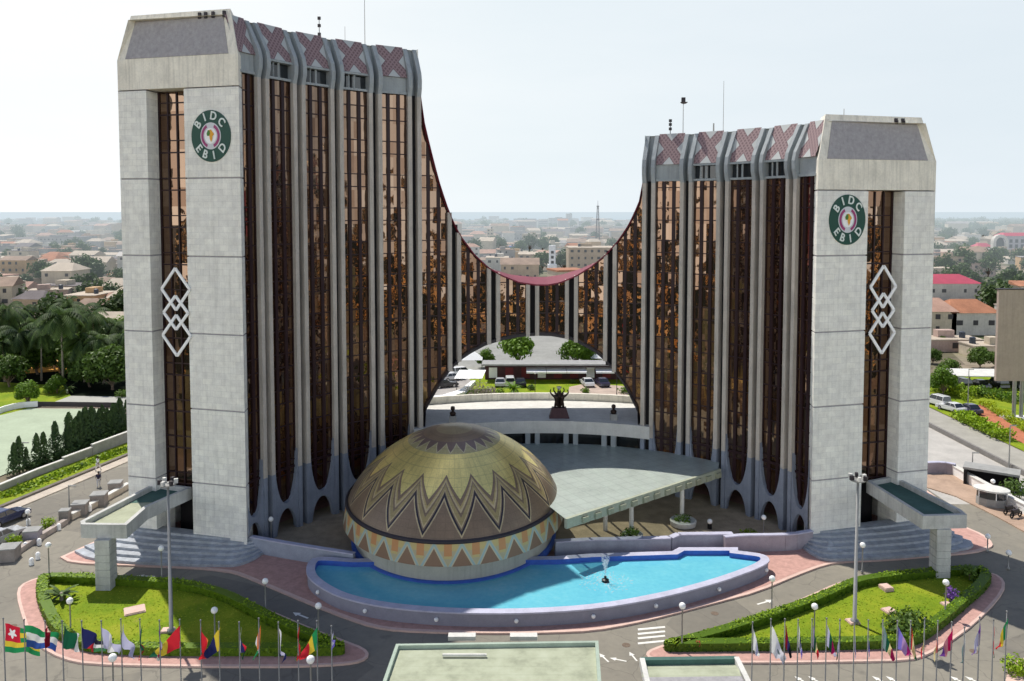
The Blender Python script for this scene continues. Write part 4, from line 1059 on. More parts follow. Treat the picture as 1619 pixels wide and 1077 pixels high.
def island(isl, hed, hedlabel, seed):
    kerb = smooth(gp(isl), 1); line = smooth(gp(hed), 1)
    mb = MB(); mb.prism(kerb, -.02, .14); struct(mb, 'kerb', M['pinkkerb'])
    mb = MB(); mb.sheet(inset(kerb, .22), .147); struct(mb, 'pavement', M['pink'])
    mb = MB(); mb.sheet(line, .155); tag(mb.build('lawn', M['grass']), kind='stuff')
    rg = random.Random(seed + 50); tf = MB(); tf.col = []; xs = [q[0] for q in line]; ys = [q[1] for q in line]; made = 0
    while made < 2600:
        x, y = rg.uniform(min(xs), max(xs)), rg.uniform(min(ys), max(ys)); ins = False; j = len(line) - 1
        for i in range(len(line)):
            if (line[i][1] > y) != (line[j][1] > y) and x < (line[j][0] - line[i][0]) * (y - line[i][1]) / (line[j][1] - line[i][1]) + line[i][0]: ins = not ins
            j = i
        if not ins: continue
        a = rg.random() * 6.28; h_ = rg.uniform(.02, .06); w_ = rg.uniform(.03, .09); dx, dy = math.cos(a) * w_, math.sin(a) * w_
        tf.add([(x - dx, y - dy, .15), (x + dx, y + dy, .15), (x + dx * .6 + .02, y + dy * .6, .15 + h_), (x - dx * .5, y - dy * .5 + .02, .15 + h_)], [(0, 1, 2, 3)]); tf.col += [rg.random()] * 4; made += 1
    tag(tf.build('grass', M['tuft']), kind='stuff')
    rng = random.Random(seed); c = line[0]
    root = thing('hedge', hedlabel, 'hedge', (c[0], c[1], .15)); core = MB(); lf = MB(); lf.col = []
    n = len(line); W, Hh = .38, .58
    inn = inset(line, 2 * W)
    vs = []
    for i in range(n):
        o, q = line[i], inn[i]
        vs += [(o[0] - c[0], o[1] - c[1], 0), (o[0] - c[0], o[1] - c[1], Hh), (q[0] - c[0], q[1] - c[1], Hh), (q[0] - c[0], q[1] - c[1], 0)]
    fs = []
    for i in range(n):
        a, b = 4 * i, 4 * ((i + 1) % n); fs += [(a, b, b + 1, a + 1), (a + 1, b + 1, b + 2, a + 2), (a + 2, b + 2, b + 3, a + 3)]
    core.add(vs, fs); core.col = [.25] * len(vs)
    for i in range(n):
        a, b = Vector(line[i]), Vector(line[(i + 1) % n]); ai, bi = Vector(inn[i]), Vector(inn[(i + 1) % n]); L = (b - a).length
        for _ in range(int(L * 75)):
            t = rng.random(); p = a.lerp(b, t); q = ai.lerp(bi, t); s = rng.random(); side = rng.random()
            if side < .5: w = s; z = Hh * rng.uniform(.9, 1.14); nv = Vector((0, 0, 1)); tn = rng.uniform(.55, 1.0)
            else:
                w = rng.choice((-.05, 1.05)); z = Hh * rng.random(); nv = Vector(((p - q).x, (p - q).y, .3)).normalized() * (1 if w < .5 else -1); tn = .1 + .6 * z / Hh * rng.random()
            pos_ = p.lerp(q, w); pos3 = Vector((pos_.x - c[0], pos_.y - c[1], z * (1 + .16 * math.sin(i * .9 + seed) * math.sin(i * .37))))
            nv = (nv + Vector((rng.gauss(0, .5), rng.gauss(0, .5), rng.gauss(0, .4)))).normalized(); t1 = nv.orthogonal().normalized(); t2 = nv.cross(t1); r = rng.uniform(.06, .12)
            lf.add([pos3 - t1 * r, pos3 - t2 * r * .7, pos3 + t1 * r, pos3 + t2 * r * .7], [(0, 1, 2, 3)]); lf.col += [tn] * 4
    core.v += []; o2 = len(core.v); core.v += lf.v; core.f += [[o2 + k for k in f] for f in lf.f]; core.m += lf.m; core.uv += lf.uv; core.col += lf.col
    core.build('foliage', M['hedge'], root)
    return line
hl = island(ISL_L, HED_L, 'clipped hedge ringing the left flag lawn', 21)
hr = island(ISL_R, HED_R, 'clipped hedge ringing the right flag lawn', 22)
GZ = .155
# slabs and stones lying on the lawns
def slab(px, py, w, d, label, rz=.3, t=.09, m='pinkkerb'):
    q = G(px, py, GZ); mb = MB(); mb.box((0, 0, t / 2), (w, d, t)); mb.box((0, 0, t + .03), (w * .92, d * .9, .06))
    o = tag(mb.build('stone_slab', M[m]), label, 'slab'); o.location = (q[0], q[1], GZ); o.rotation_euler = (0, 0, rz)
slab(213, 966, 1.5, 1.3, 'tilted pale slab in the middle of the left flag lawn', .5)
slab(265, 998, .9, .7, 'small white footing slab beside the left light mast', .1)
slab(1401, 932, .8, .9, 'pale slab on the right flag lawn nearest the T column', .2, .25)
slab(1406, 967, .9, .9, 'pale slab on the right flag lawn left of the round bush', .3)
slab(1497, 957, .7, .7, 'pale slab at the base of the lamp near the right T column', .2)
slab(1348, 984, .8, .8, 'pink white footing slab of the right light mast', .2)
slab(1397, 1016, 1.6, .8, 'long pale slab close to the front hedge of the right lawn', .05)
slab(1370, 1013, .6, .6, 'small square pale slab near the front hedge of the right lawn', .3)
slab(1473, 993, .5, .7, 'small pale slab near the slanting hedge of the right lawn', .5)
cycad((*G(97, 949, GZ), GZ), 1.25, 1.5, 'spiky cycad near the left end of the left flag lawn', seed=11)
shrub((*G(1432, 1000, GZ), GZ), 2.0, 1.5, 'big round dark bush on the right flag lawn', 'leaf', n=900, size=.16, seed=12)
shrub((*G(1533, 917, GZ), GZ), .8, 1.1, 'small dark bush in the shaded tip of the right flag lawn', 'leaf', n=200, size=.14, seed=13)
FLW = leafmat('violet_flowers', (.05, .05, .30), (.30, .12, .45)); M['violet'] = FLW; M['redflower'] = leafmat('red_flowers', (.35, .01, .04), (.75, .02, .08))
shrub((*G(1504, 951, GZ), GZ), .6, 1.2, 'violet flowering bush beside the lamp of the right flag lawn', 'violet', n=200, size=.11, seed=14)
shrub((*G(1102, 1028, GZ), GZ), .28, .7, 'small red flower clump at the narrow end of the right flag lawn', 'redflower', n=90, size=.08, seed=15)
shrub((*G(1607, 1062, .05), .05), 1.3, 1.1, 'yellow green bush in the bottom right corner', 'hedge', n=500, size=.12, seed=16)
mb = MB(); mb.prism(gp([(1640, 1035), (1606, 1048), (1594, 1062), (1590, 1078), (1600, 1120), (1700, 1120), (1700, 1035)]), -.02, .13); struct(mb, 'kerb', M['pinkkerb'])
# ---------------------------------------------------------------- lamps with opal globes
def lamp_proto():
    root = thing('globe_lamp', 'lamp', 'lamp', (0, 0, 0))
    return root
pole_me = {}
def globe_lamp(px, py_globe, base, label, h=None, r=.24):
    if h is None: bx, by = G(px, base, .1)
    else:
        bx, by = G(px, py_globe, h + .1)
    hh = hz(px, py_globe, by) - .1 if h is None else h
    root = thing('globe_lamp', label, 'lamp', (bx, by, .1), 0, 'white globe lamps round the forecourt')
    mb = MB(); mb.lathe([(.13, 0), (.13, .12), (.055, .2), (.05, hh - r), (.09, hh - r * .9)], 10); mb.build('pole', M['pole'], root, True)
    mb = MB(); mb.ball((0, 0, hh), r, 14); mb.build('globe', M['globe'], root, True)
    return root
for a in [(78, 862, 916, 'globe lamp outside the back left corner of the left lawn hedge'), (112, 950, 1003, 'globe lamp beside the cycad on the left lawn'),
          (340, 965, 1018, 'globe lamp in the shaded part of the left lawn'), (256, 867, 921, 'globe lamp behind the left light mast at the drive edge'),
          (420, 919, 966, 'globe lamp on the brick paving left of the pool'), (504, 958, 1010, 'globe lamp between the left drive and the pool end'),
          (429, 821, 858, 'globe lamp against the arches at the foot of the taller tower'), (1207, 818, 850, 'globe lamp against the arches at the foot of the shorter tower'),
          (1078, 958, 1030, 'globe lamp at the pointed end of the right lawn'), (1287, 959, 1012, 'globe lamp inside the back hedge of the right lawn'),
          (1220, 915, 966, 'globe lamp on the brick paving right of the pool'), (1363, 862, 905, 'globe lamp beside the right light mast at the drive edge'),
          (1494, 921, 976, 'globe lamp in front of the right T column'), (1561, 848, 872, 'globe lamp at the tip of the right porch paving'),
          (1594, 874, 900, 'globe lamp out on the right drive'), (45, 809, 845, 'globe lamp in the left planter wall beside the street'),
          (1569, 761, 790, 'globe lamp in front of the dark ramp opening')]: globe_lamp(*a)
for px, py, lb in [(178, 1040, 'globe lamp standing before the left lawn near the third flag pole group'), (491, 1043, 'globe lamp standing before the right tip of the left lawn')]: globe_lamp(px, py, None, lb, h=3.2, r=.26)
q = G(1122, 836, .15); root = thing('bollard_lamp', 'short black bollard with a white globe on the shaded court', 'lamp', (q[0], q[1], .15))
mb = MB(); mb.lathe([(.22, 0), (.22, .45), (.1, .5)], 12); mb.build('bollard', M['black'], root); mb = MB(); mb.ball((0, 0, .72), .26, 14); mb.build('globe', M['globe'], root, True)
# ---------------------------------------------------------------- tall light masts
def light_mast(px, pyb, pyt, label):
    x, y = G(px, pyb, GZ); h = hz(px, pyt, y) - GZ; root = thing('light_mast', label, 'light mast', (x, y, GZ))
    lean = (G(px, pyb, GZ)[0] * 0)
    mb = MB(); mb.lathe([(.3, 0), (.3, .25), (.15, .3), (.08, h)], 12); mb.build('pole', M['pole'], root, True)
    mb = MB(); mb.lathe([(.55, h - .15), (.55, h - .05)], 14); mb.build('ring', M['pole'], root)
    for k in range(6):
        a = k * PI / 3 + .3; mb = MB(); mb.box((.55 * math.cos(a), .55 * math.sin(a), h + .12), (.28, .2, .32), a); mb.build('floodlight', M['dark_metal'] if k % 2 else M['offwhite'], root)
light_mast(271, 1000, 764, 'tall grey floodlight mast on the left flag lawn'); light_mast(1351, 985, 757, 'tall grey floodlight mast on the right flag lawn')
# ---------------------------------------------------------------- flags
def flag_material(cols, vert=True, special=None):
    m, nt, b, out = new_mat('flag_cloth'); uv = nd(nt, 'ShaderNodeUVMap', uv_map='UVMap'); s = nd(nt, 'ShaderNodeSeparateXYZ'); nt.links.new(uv.outputs[0], s.inputs[0])
    u, v = s.outputs[0], s.outputs[1]
    n = len(cols); c = ramp(nt, u if vert else v, [(k / n, cols[k]) for k in range(n)], 'CONSTANT')
    if special == 'star':     # red canton with a white star
        ins = mth(nt, 'MULTIPLY', mth(nt, 'LESS_THAN', u, .45), mth(nt, 'GREATER_THAN', v, .4))
        c = mixc(nt, ins, c, (.62, .02, .05))
        du = mth(nt, 'MULTIPLY', mth(nt, 'SUBTRACT', u, .22), 1.4); dv = mth(nt, 'SUBTRACT', v, .7)
        ang = mth(nt, 'ARCTAN2', du, dv); r = mth(nt, 'SQRT', mth(nt, 'ADD', mth(nt, 'MULTIPLY', du, du), mth(nt, 'MULTIPLY', dv, dv)))
        fr = mth(nt, 'ABSOLUTE', mth(nt, 'SUBTRACT', mth(nt, 'FRACT', mth(nt, 'ADD', mth(nt, 'MULTIPLY', ang, 5 / (2 * PI)), 5.5)), .5))
        st = mth(nt, 'LESS_THAN', r, mth(nt, 'SUBTRACT', .2, mth(nt, 'MULTIPLY', mth(nt, 'SUBTRACT', .5, fr), .24)))
        c = mixc(nt, st, c, (.85, .85, .85))
    if special == 'crest':
        du = mth(nt, 'SUBTRACT', u, .55); dv = mth(nt, 'SUBTRACT', v, .5); r = mth(nt, 'SQRT', mth(nt, 'ADD', mth(nt, 'MULTIPLY', du, du), mth(nt, 'MULTIPLY', dv, dv)))
        c = mixc(nt, mth(nt, 'LESS_THAN', r, .12), c, (.16, .2, .22))
    if special == 'diag':
        c = mixc(nt, mth(nt, 'GREATER_THAN', mth(nt, 'ADD', u, mth(nt, 'MULTIPLY', v, -.8)), .15), c, (.55, .03, .04))
        c = mixc(nt, mth(nt, 'GREATER_THAN', u, .6), c, ramp(nt, v, [(0, (.05, .2, .08)), (.3, (.75, .75, .75)), (.6, (.03, .03, .05))], 'CONSTANT'))
    nt.links.new(c, b.inputs['Base Color']); b.inputs['Roughness'].default_value = .75; b.inputs['Specular IOR Level'].default_value = .2
    t = nd(nt, 'ShaderNodeBsdfTranslucent'); nt.links.new(c, t.inputs['Color']); ms = nd(nt, 'ShaderNodeMixShader'); ms.inputs[0].default_value = .4
    nt.links.new(b.outputs[0], ms.inputs[1]); nt.links.new(t.outputs[0], ms.inputs[2]); nt.links.new(ms.outputs[0], out.inputs['Surface'])
    return m
RED, DKR, GRN, DKG, YEL, WHT, LAV, NAV, ORG, PUR, CRM, TEA, BLK, VIO = (.62, .025, .04), (.30, .008, .03), (.02, .26, .09), (.01, .10, .05), (.72, .55, .05), (.78, .78, .78), (.50, .50, .68), (.02, .025, .11), (.75, .20, .05), (.16, .05, .32), (.68, .58, .30), (.25, .36, .36), (.015, .015, .02), (.22, .18, .62)
def flag(px, pytop, cols, label, lift=0.0, sway=.25, seed=0, vert=True, special=None, L=2.0, Hh=1.25, ph=8.6):
    x, y = G(px, pytop, ph); rng = random.Random(seed)
    root = thing('flag_pole', label, 'flag', (x, y, 0), 0, 'row of national flags along the front road')
    mb = MB(); mb.lathe([(.05, 0), (.042, 3), (.028, ph - .05)], 8); mb.ball((0, 0, ph), .055, 8); mb.build('pole', M['flagpole'], root, True)
    # cloth hanging from the hoist: lift 0 = limp, 1 = streaming out
    L *= 1.18; mb = MB(); nu, nv = 22, 10; ph0 = rng.random() * 6
    def pt(u, v):
        out = u * L; wid = (.16 + .84 * lift) * (1 - .35 * (1 - lift) * u)
        droop = (1 - lift) * out * (.78 - .25 * (v)) + .18 * lift * u * u
        f = math.sin(u * 9 + ph0 + v * 2.2) * (.05 + .13 * u) * (1.2 - .5 * lift) + math.sin(u * 17 + v * 5 + ph0) * .03
        xx = sway * out * (1 - lift) * (1 - .2 * v) + out * lift * .93 + f * .35 + .05
        yy = f + out * .06
        zz = ph - .3 - v * Hh * (1 - .45 * (1 - lift) * u) - droop
        return (xx * (1 if sway >= 0 or lift > .3 else 1), yy, zz)
    for a in range(nu):
        for c in range(nv):
            u0, u1, v0, v1 = a / nu, (a + 1) / nu, c / nv, (c + 1) / nv
            mb.add([pt(u0, v0), pt(u1, v0), pt(u1, v1), pt(u0, v1)], [(3, 2, 1, 0)], 0, [[(u0, 1 - v1), (u1, 1 - v1), (u1, 1 - v0), (u0, 1 - v0)]])
    mb.build('flag', flag_material(cols, vert, special), root, True)
    return root
FL = [
 (5, 978, [GRN, YEL, GRN, YEL, GRN], 'first flag from the left, green and yellow stripes with a white star on red', .78, .3, dict(vert=False, special='star', L=2.1, Hh=1.6)),
 (38, 980, [(.04, .10, .40), WHT, GRN], 'green white and blue flag streaming beside the star flag', .72, .3, dict(vert=False, L=1.9)),
 (71, 982, [DKR, DKR], 'plain dark red flag hanging edge on', .0, .05, dict(L=.7)),
 (98, 982, [DKG, DKG, WHT], 'dark green flag with a white fly at the left end of the row', .45, .3, dict(L=1.3)),
 (129, 982, [NAV, NAV], 'dark flag with a red diagonal and a striped lifted tip', .42, .35, dict(special='diag', L=1.6)),
 (160, 982, [LAV, WHT, LAV], 'first of two lavender flags on the left lawn side, with a pale middle', .22, .3, dict(L=1.7)),
 (191, 979, [LAV, LAV, (.42, .42, .6)], 'plain lavender flag hanging limp, right of the pale middled one', .0, .28, dict(L=2.1)),
 (221, 979, [DKG, DKG, DKR, RED], 'narrow flag dark green above and red below, before the pale slab', .0, -.04, dict(L=2.2)),
 (252, 981, [PUR, LAV, (.5, .05, .12), WHT], 'purple lavender and red flag left of the mast', .0, -.06, dict(L=2.2)),
 (284, 980, [RED, RED, YEL, DKG], 'red yellow and green flag blown leftwards over the mast foot', .0, -.75, dict(L=2.1)),
 (317, 981, [RED, RED, ORG, (.02, .14, .18)], 'red orange and blue green flag at the lawn shadow edge', .05, .12, dict(L=1.7, Hh=1.5)),
 (346, 984, [YEL, NAV, NAV, RED], 'yellow navy and red flag in the lawn shadow', .0, -.5, dict(L=2.0)),
 (378, 984, [WHT, NAV, RED, DKG], 'white navy red and green flag hanging limp', .0, .1, dict(L=1.9)),
 (409, 978, [ORG, WHT, GRN], 'orange white and green flag hanging limp', .0, -.15, dict(L=2.2)),
 (440, 984, [WHT, NAV, LAV, NAV], 'white and navy striped flag right of the orange one', .0, .08, dict(L=2.1)),
 (471, 982, [RED, RED, RED, GRN], 'bright red flag with green end near the lawn tip', .0, -.05, dict(L=2.1)),
 (501, 982, [GRN, YEL, RED, RED], 'green yellow and red flag slanting left near the lawn tip', .0, -.48, dict(L=2.2)),
 (524, 990, [LAV, VIO], 'short faded violet flag at the right end of the left row', .0, .03, dict(L=.9, Hh=.8)),
 (1190, 984, [WHT, WHT, LAV, WHT], 'white crumpled flag, first of the right row', .0, .2, dict(L=1.8)),
 (1219, 979, [WHT, (.66, .66, .74), (.66, .66, .74)], 'large white flag with a small dark crest', .0, .33, dict(special='crest', L=2.3, Hh=1.6)),
 (1241, 979, [DKR, NAV, BLK], 'dark red navy and black flag, third of the right row', .0, .18, dict(L=2.0)),
 (1262, 980, [WHT, NAV, LAV, VIO], 'white navy and lavender flag, fourth of the right row', .0, .12, dict(L=2.0)),
 (1284, 979, [(.28, .24, .34), DKG, CRM, RED], 'grey green and orange red flag, fifth of the right row', .0, .18, dict(L=2.1)),
 (1307, 978, [LAV, DKG, (.45, .01, .12), LAV], 'lavender green and crimson flag left of the right mast', .0, .25, dict(L=2.2)),
 (1328, 980, [NAV, LAV, DKG], 'navy lavender and dark green flag left of the right mast foot', .0, -.06, dict(L=2.3)),
 (1351, 983, [LAV, (.33, .28, .42), LAV], 'lavender and purple grey flag in front of the right mast', .0, .06, dict(L=2.1)),
 (1373, 981, [LAV, VIO, LAV], 'lavender flag with a violet middle right of the right mast', .0, .05, dict(L=2.1)),
 (1396, 981, [TEA, DKG, CRM, (.45, .01, .10)], 'grey teal green cream and crimson flag before the round bush', .0, .3, dict(L=2.1)),
 (1419, 982, [VIO, (.45, .28, .55), (.5, .02, .22)], 'blue violet and magenta flag before the round bush', .05, .36, dict(L=1.9)),
 (1440, 982, [RED, CRM, CRM, DKG], 'red cream and green flag before the round bush', .0, .16, dict(L=2.2)),
 (1462, 978, [TEA, CRM, RED], 'grey green cream and red flag right of the round bush', .0, -.05, dict(L=2.1)),
 (1483, 982, [RED, RED, CRM, CRM], 'red and pale yellow flag at the slanting kerb', .0, -.06, dict(L=2.1)),
 (1505, 984, [(.5, .01, .10), (.5, .2, .25), PUR], 'crimson and purple flag over the slanting kerb', .0, -.3, dict(L=1.8)),
 (1525, 992, [WHT, TEA, TEA], 'white and teal grey flag near the right end of the row', .0, -.06, dict(L=1.9)),
 (1549, 976, [PUR, LAV, LAV, PUR], 'purple and lavender flag near the right end of the row', .0, -.14, dict(L=2.1)),
 (1571, 980, [RED, RED, DKG], 'crimson flag with green edge, second from the right end', .0, .04, dict(L=2.0)),
 (1592, 967, [GRN, YEL, RED], 'green yellow and red flag at the far right end of the row', .0, -.2, dict(L=2.2))]
for k, (px, py, cols, lb, lift, sway, kw) in enumerate(FL): flag(px, py, cols, lb, lift, sway, k + 1, **kw)
# ---------------------------------------------------------------- flat roofed gatehouses at the front
def gatehouse(px, h, label, m, wallh=None):
    T = gp(px, h); c = T[0]; root = thing('gatehouse', label, 'building', (c[0], c[1], 0))
    def add(mb, name, mm): o = mb.build(name, mm, root); o.location = (-c[0], -c[1], 0); return o
    T2 = inset(T, .2)
    mb = MB(); n = len(T); vs = [at(p, h) for p in T] + [at(p, h - .7) for p in T] + [at(p, h) for p in T2] + [at(p, h - .25) for p in T2]; fs = []
    for i in range(n):
        j = (i + 1) % n; fs += [(i, j, n + j, n + i), (2 * n + i, 2 * n + j, j, i), (3 * n + i, 3 * n + j, 2 * n + j, 2 * n + i)]
    mb.add(vs, fs); add(mb, 'parapet', mat('parapet_green', (.34, .41, .34), .8, .16, 1.0))
    mb = MB(); mb.sheet(T2, h - .24); add(mb, 'roof', m)
    mb = MB(); mb.prism(inset(T, .35), 0, h - .7); add(mb, 'wall', M['offwhite'])
    return root, add, T
def ribbed():
    m, nt, b, out = new_mat('seamed_roof'); g = nd(nt, 'ShaderNodeNewGeometry'); s = nd(nt, 'ShaderNodeSeparateXYZ'); nt.links.new(g.outputs['Position'], s.inputs[0])
    f = mth(nt, 'FRACT', mth(nt, 'MULTIPLY', s.outputs[1], 1.15)); ln = mth(nt, 'LESS_THAN', f, .08); n1 = noise(nt, g.outputs['Position'], .8, 6, .65)
    c = ramp(nt, n1.outputs[0], [(.28, (.25, .27, .19)), (.5, (.36, .385, .275)), (.72, (.42, .45, .335))]); c = mixc(nt, mth(nt, 'MULTIPLY', ln, .35), c, (.25, .28, .2))
    nt.links.new(c, b.inputs['Base Color']); b.inputs['Roughness'].default_value = .8; return m
RIB = ribbed()
r, add, T = gatehouse([(626, 1018), (946, 1013), (953, 1110), (592, 1114)], 5.0, 'big pale green flat roof of the gatehouse at the bottom middle', RIB)
mb = MB(); q = G(735, 1034, 4.8); mb.box((q[0], q[1] - .3, 4.9), (2.6, .12, .14)); add(mb, 'roof_pipe', M['offwhite'])
for px in (730, 828):
    q = G(px, 1010, 4.6); mb = MB(); mb.box((q[0], q[1] + .25, 4.6), (1.7, .5, .25)); add(mb, 'vent_hood', M['offwhite'])
# small one: pitched seam roof
def smallroof():
    h = 4.2; a, b = G(1015, 1046, h), G(1164, 1044, h); c, d = G(1172, 1069, h), G(1016, 1071, h)
    root = thing('gatehouse', 'small pale green roof of the second gatehouse at the bottom right of the middle', 'building', (a[0], a[1], 0))
    def add(mb, name, mm): o = mb.build(name, mm, root); o.location = (-a[0], -a[1], 0); return o
    mb = MB(); e, f = (a[0], a[1] - 4.5), (b[0] + .3, b[1] - 4.5)
    mb.add([at(a, h - .15), at(b, h - .15), at(c, h), at(d, h)], [(3, 2, 1, 0)]); add(mb, 'roof', RIB)
    mb = MB(); mb.add([at(d, h), at(c, h), at(f, h - .9), at(e, h - .9)], [(3, 2, 1, 0)]); add(mb, 'rear_roof', M['cap_panel'])
    mb = MB(); mb.bar(at(a, h - .05), at(b, h - .05), .35, .45); add(mb, 'gutter', M['green_dark'])
    for u_, w_ in ((a, e), (b, f)):
        mb = MB(); mb.bar(at(u_, h), at(w_, h - .7), .3, .5); add(mb, 'verge_board', M['offwhite'])
    mb = MB(); mb.prism(inset([a, b, f, e], .3), 0, h - 1.0); add(mb, 'wall', M['offwhite'])
smallroof()
for k, (x, y, lb) in enumerate([(430, 1000, 'round iron manhole cover in the left drive'), (1130, 970, 'round iron manhole cover in the right drive'), (20, 990, 'round iron manhole cover left of the left lawn'), (990, 1020, 'round iron manhole cover near the pedestrian crossing'), (1540, 1030, 'round iron manhole cover near the right end of the flag row')]):
    q = G(x, y); mb = MB(); mb.lathe([(.3, 0), (.3, .012), (.25, .014), (1e-4, .014)], 20); o = tag(mb.build('manhole_cover', M['trunk']), lb, 'manhole'); o.location = (q[0], q[1], 0)
# ---------------------------------------------------------------- painted road markings
mb = MB()
for yy in (993, 1000, 1007, 1015): mb.sheet(gp([(1008, yy + 1), (1051, yy - 3), (1052, yy - .3), (1009, yy + 4)]), .006)
def arrow(px, py, s, ang):
    q = G(px, py); sh = [(-.12, -1.2), (.12, -1.2), (.12, .3), (.4, .3), (0, 1.2), (-.4, .3), (-.12, .3)]
    mb.sheet([(q[0] + s * (x * math.cos(ang) - y * math.sin(ang)), q[1] + s * (x * math.sin(ang) + y * math.cos(ang))) for x, y in sh], .006)
arrow(475, 973, .7, 1.0); arrow(955, 1040, .5, .45); arrow(977, 1043, .5, 1.2); arrow(1001, 1038, .5, .3); arrow(1210, 952, .7, -1.1); arrow(230, 911, .7, 1.5); arrow(1160, 985, .6, -1.2)
for px in (1268, 1290, 1392, 1414, 1516, 1540): arrow(px, 1076, .5, .6)
o = struct(mb, 'road_marking', mat('road_paint', (.72, .71, .66), .8, .15, 3, coords='World'))
# ---------------------------------------------------------------- tree, palm, cypress meshes (shared by the copies)
def tree_mesh(seed, h, r, n, size, trunk_h=.35, clumps=9, spread=1.0):
    rng = random.Random(seed); tr = MB(); cr = MB(); cr.col = []
    top = h * trunk_h; tr.tube([(0, 0, -.1), (.05 * r, 0, top * .6), (.08 * r, .03 * r, top * 1.15)], [h * .035, h * .026, h * .02], 8)
    for k in range(clumps):
        a = k * 2.4 + rng.uniform(-.4, .4); q = (k + .5) / clumps; rr = r * .62 * math.sqrt(q) * spread
        z = top + (h - top) * (.35 + .42 * (1 - q) + rng.uniform(-.1, .12))
        c = (rr * math.cos(a), rr * math.sin(a), z)
        tr.tube([(.06 * r, 0, top * rng.uniform(.7, 1)), (c[0] * .5, c[1] * .5, (top + z) * .5), (c[0] * .95, c[1] * .95, z)], [h * .016, h * .010, h * .004], 5)
        s = rng.uniform(.32, .52)
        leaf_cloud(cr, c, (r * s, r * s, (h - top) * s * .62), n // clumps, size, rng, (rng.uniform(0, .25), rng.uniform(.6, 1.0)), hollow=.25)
    return tr, cr
TREES = {}
def tree_kind(key, seed, h, r, n, size, leaf, **k):
    tr, cr = tree_mesh(seed, h, r, n, size, **k)
    TREES[key] = (tr.mesh('trunk', M['trunk']), cr.mesh('crown', M[leaf]), h)
tree_kind('round', 31, 6.0, 3.7, 2600, .30, 'leafbright', trunk_h=.2, clumps=12)
tree_kind('bushy', 32, 8.0, 4.6, 3600, .38, 'leaf', clumps=17, trunk_h=.12)
tree_kind('bushy2', 35, 7.4, 4.2, 3200, .36, 'leafbright', clumps=15, trunk_h=.12)
for k in range(4): tree_kind('far%d' % k, 41 + k, 8.0 + k, 4.6 + .7 * k, 620, .72, 'leafh', clumps=10 + k, trunk_h=.10)
def tree(kind, loc, label, scale=1.0, rz=0.0, group=None, name='tree'):
    root = thing(name, label, 'tree', loc, rz, group); root.scale = (scale,) * 3
    put('trunk', TREES[kind][0], root); put('crown', TREES[kind][1], root)
    return root
def palm_mesh(seed, h, fl, nf=17):
    rng = random.Random(seed); tr = MB(); cr = MB(); cr.col = []
    bx, by = rng.uniform(-.9, .9), rng.uniform(-.9, .9)
    pts = [(bx * t * t, by * t * t, h * t) for t in (0, .2, .4, .6, .8, 1)]
    tr.tube(pts, [.24, .19, .17, .15, .14, .15], 8)
    for k in range(nf):
        a = k * 2.39996 + rng.uniform(-.2, .2); el = rng.uniform(-.55, 1.15); L = fl * rng.uniform(.85, 1.1); tone = rng.uniform(.1, .75)
        m = 13; last = None; p = Vector((bx, by, h)); d = Vector((math.cos(a) * math.cos(el), math.sin(a) * math.cos(el), math.sin(el)))
        side = Vector((-math.sin(a), math.cos(a), 0))
        for j in range(m + 1):
            t = j / m
            if j:
                d = (d + Vector((0, 0, -.13 - .09 * t))).normalized(); p = p + d * L / m
            upv = side.cross(d).normalized(); w = .95 * (math.sin(PI * min(1, t * .95 + .08)) ** .7) * fl / 4
            for s in (-1, 1):
                if t > .06:
                    q = p + side * s * w * .8 + Vector((0, 0, -w * .62)) + d * w * .45
                    e = d * L / m * .52
                    cr.add([p - e, p + e, q + e * .25, q - e * .1], [(0, 1, 2, 3)]); tn = max(0, min(1, tone + rng.uniform(-.2, .25) + .15 * upv.z)); cr.col += [tn] * 4
            if last is not None:
                cr.add([last - side * .035, last + side * .035, p + side * .03, p - side * .03], [(0, 1, 2, 3)]); cr.col += [.9] * 4
            last = p.copy()
    nut = MB()
    for k in range(6): nut.ball((bx + .3 * math.cos(k), by + .3 * math.sin(k), h - .3), .14, 6)
    return tr.mesh('trunk', M['palmtrunk'], True), cr.mesh('fronds', M['palm']), h
PALMS = [palm_mesh(50 + k, 7.4 + 1.3 * k, 4.5 + .2 * k, 26 + k) for k in range(4)]
def palm(k, px, py, label, scale=1.0, rz=0.0):
    q = G(px, py); root = thing('coconut_palm', label, 'palm', (q[0], q[1], 0), rz, 'coconut palms beyond the sports court'); root.scale = (scale,) * 3
    put('trunk', PALMS[k][0], root); put('fronds', PALMS[k][1], root)
where = ['at the left edge of the frame', 'behind the small round tree', 'nearest the taller tower', 'in the middle of the palm clump', 'rising highest in the palm clump', 'over the pale flowering shrub', 'behind the sports court']
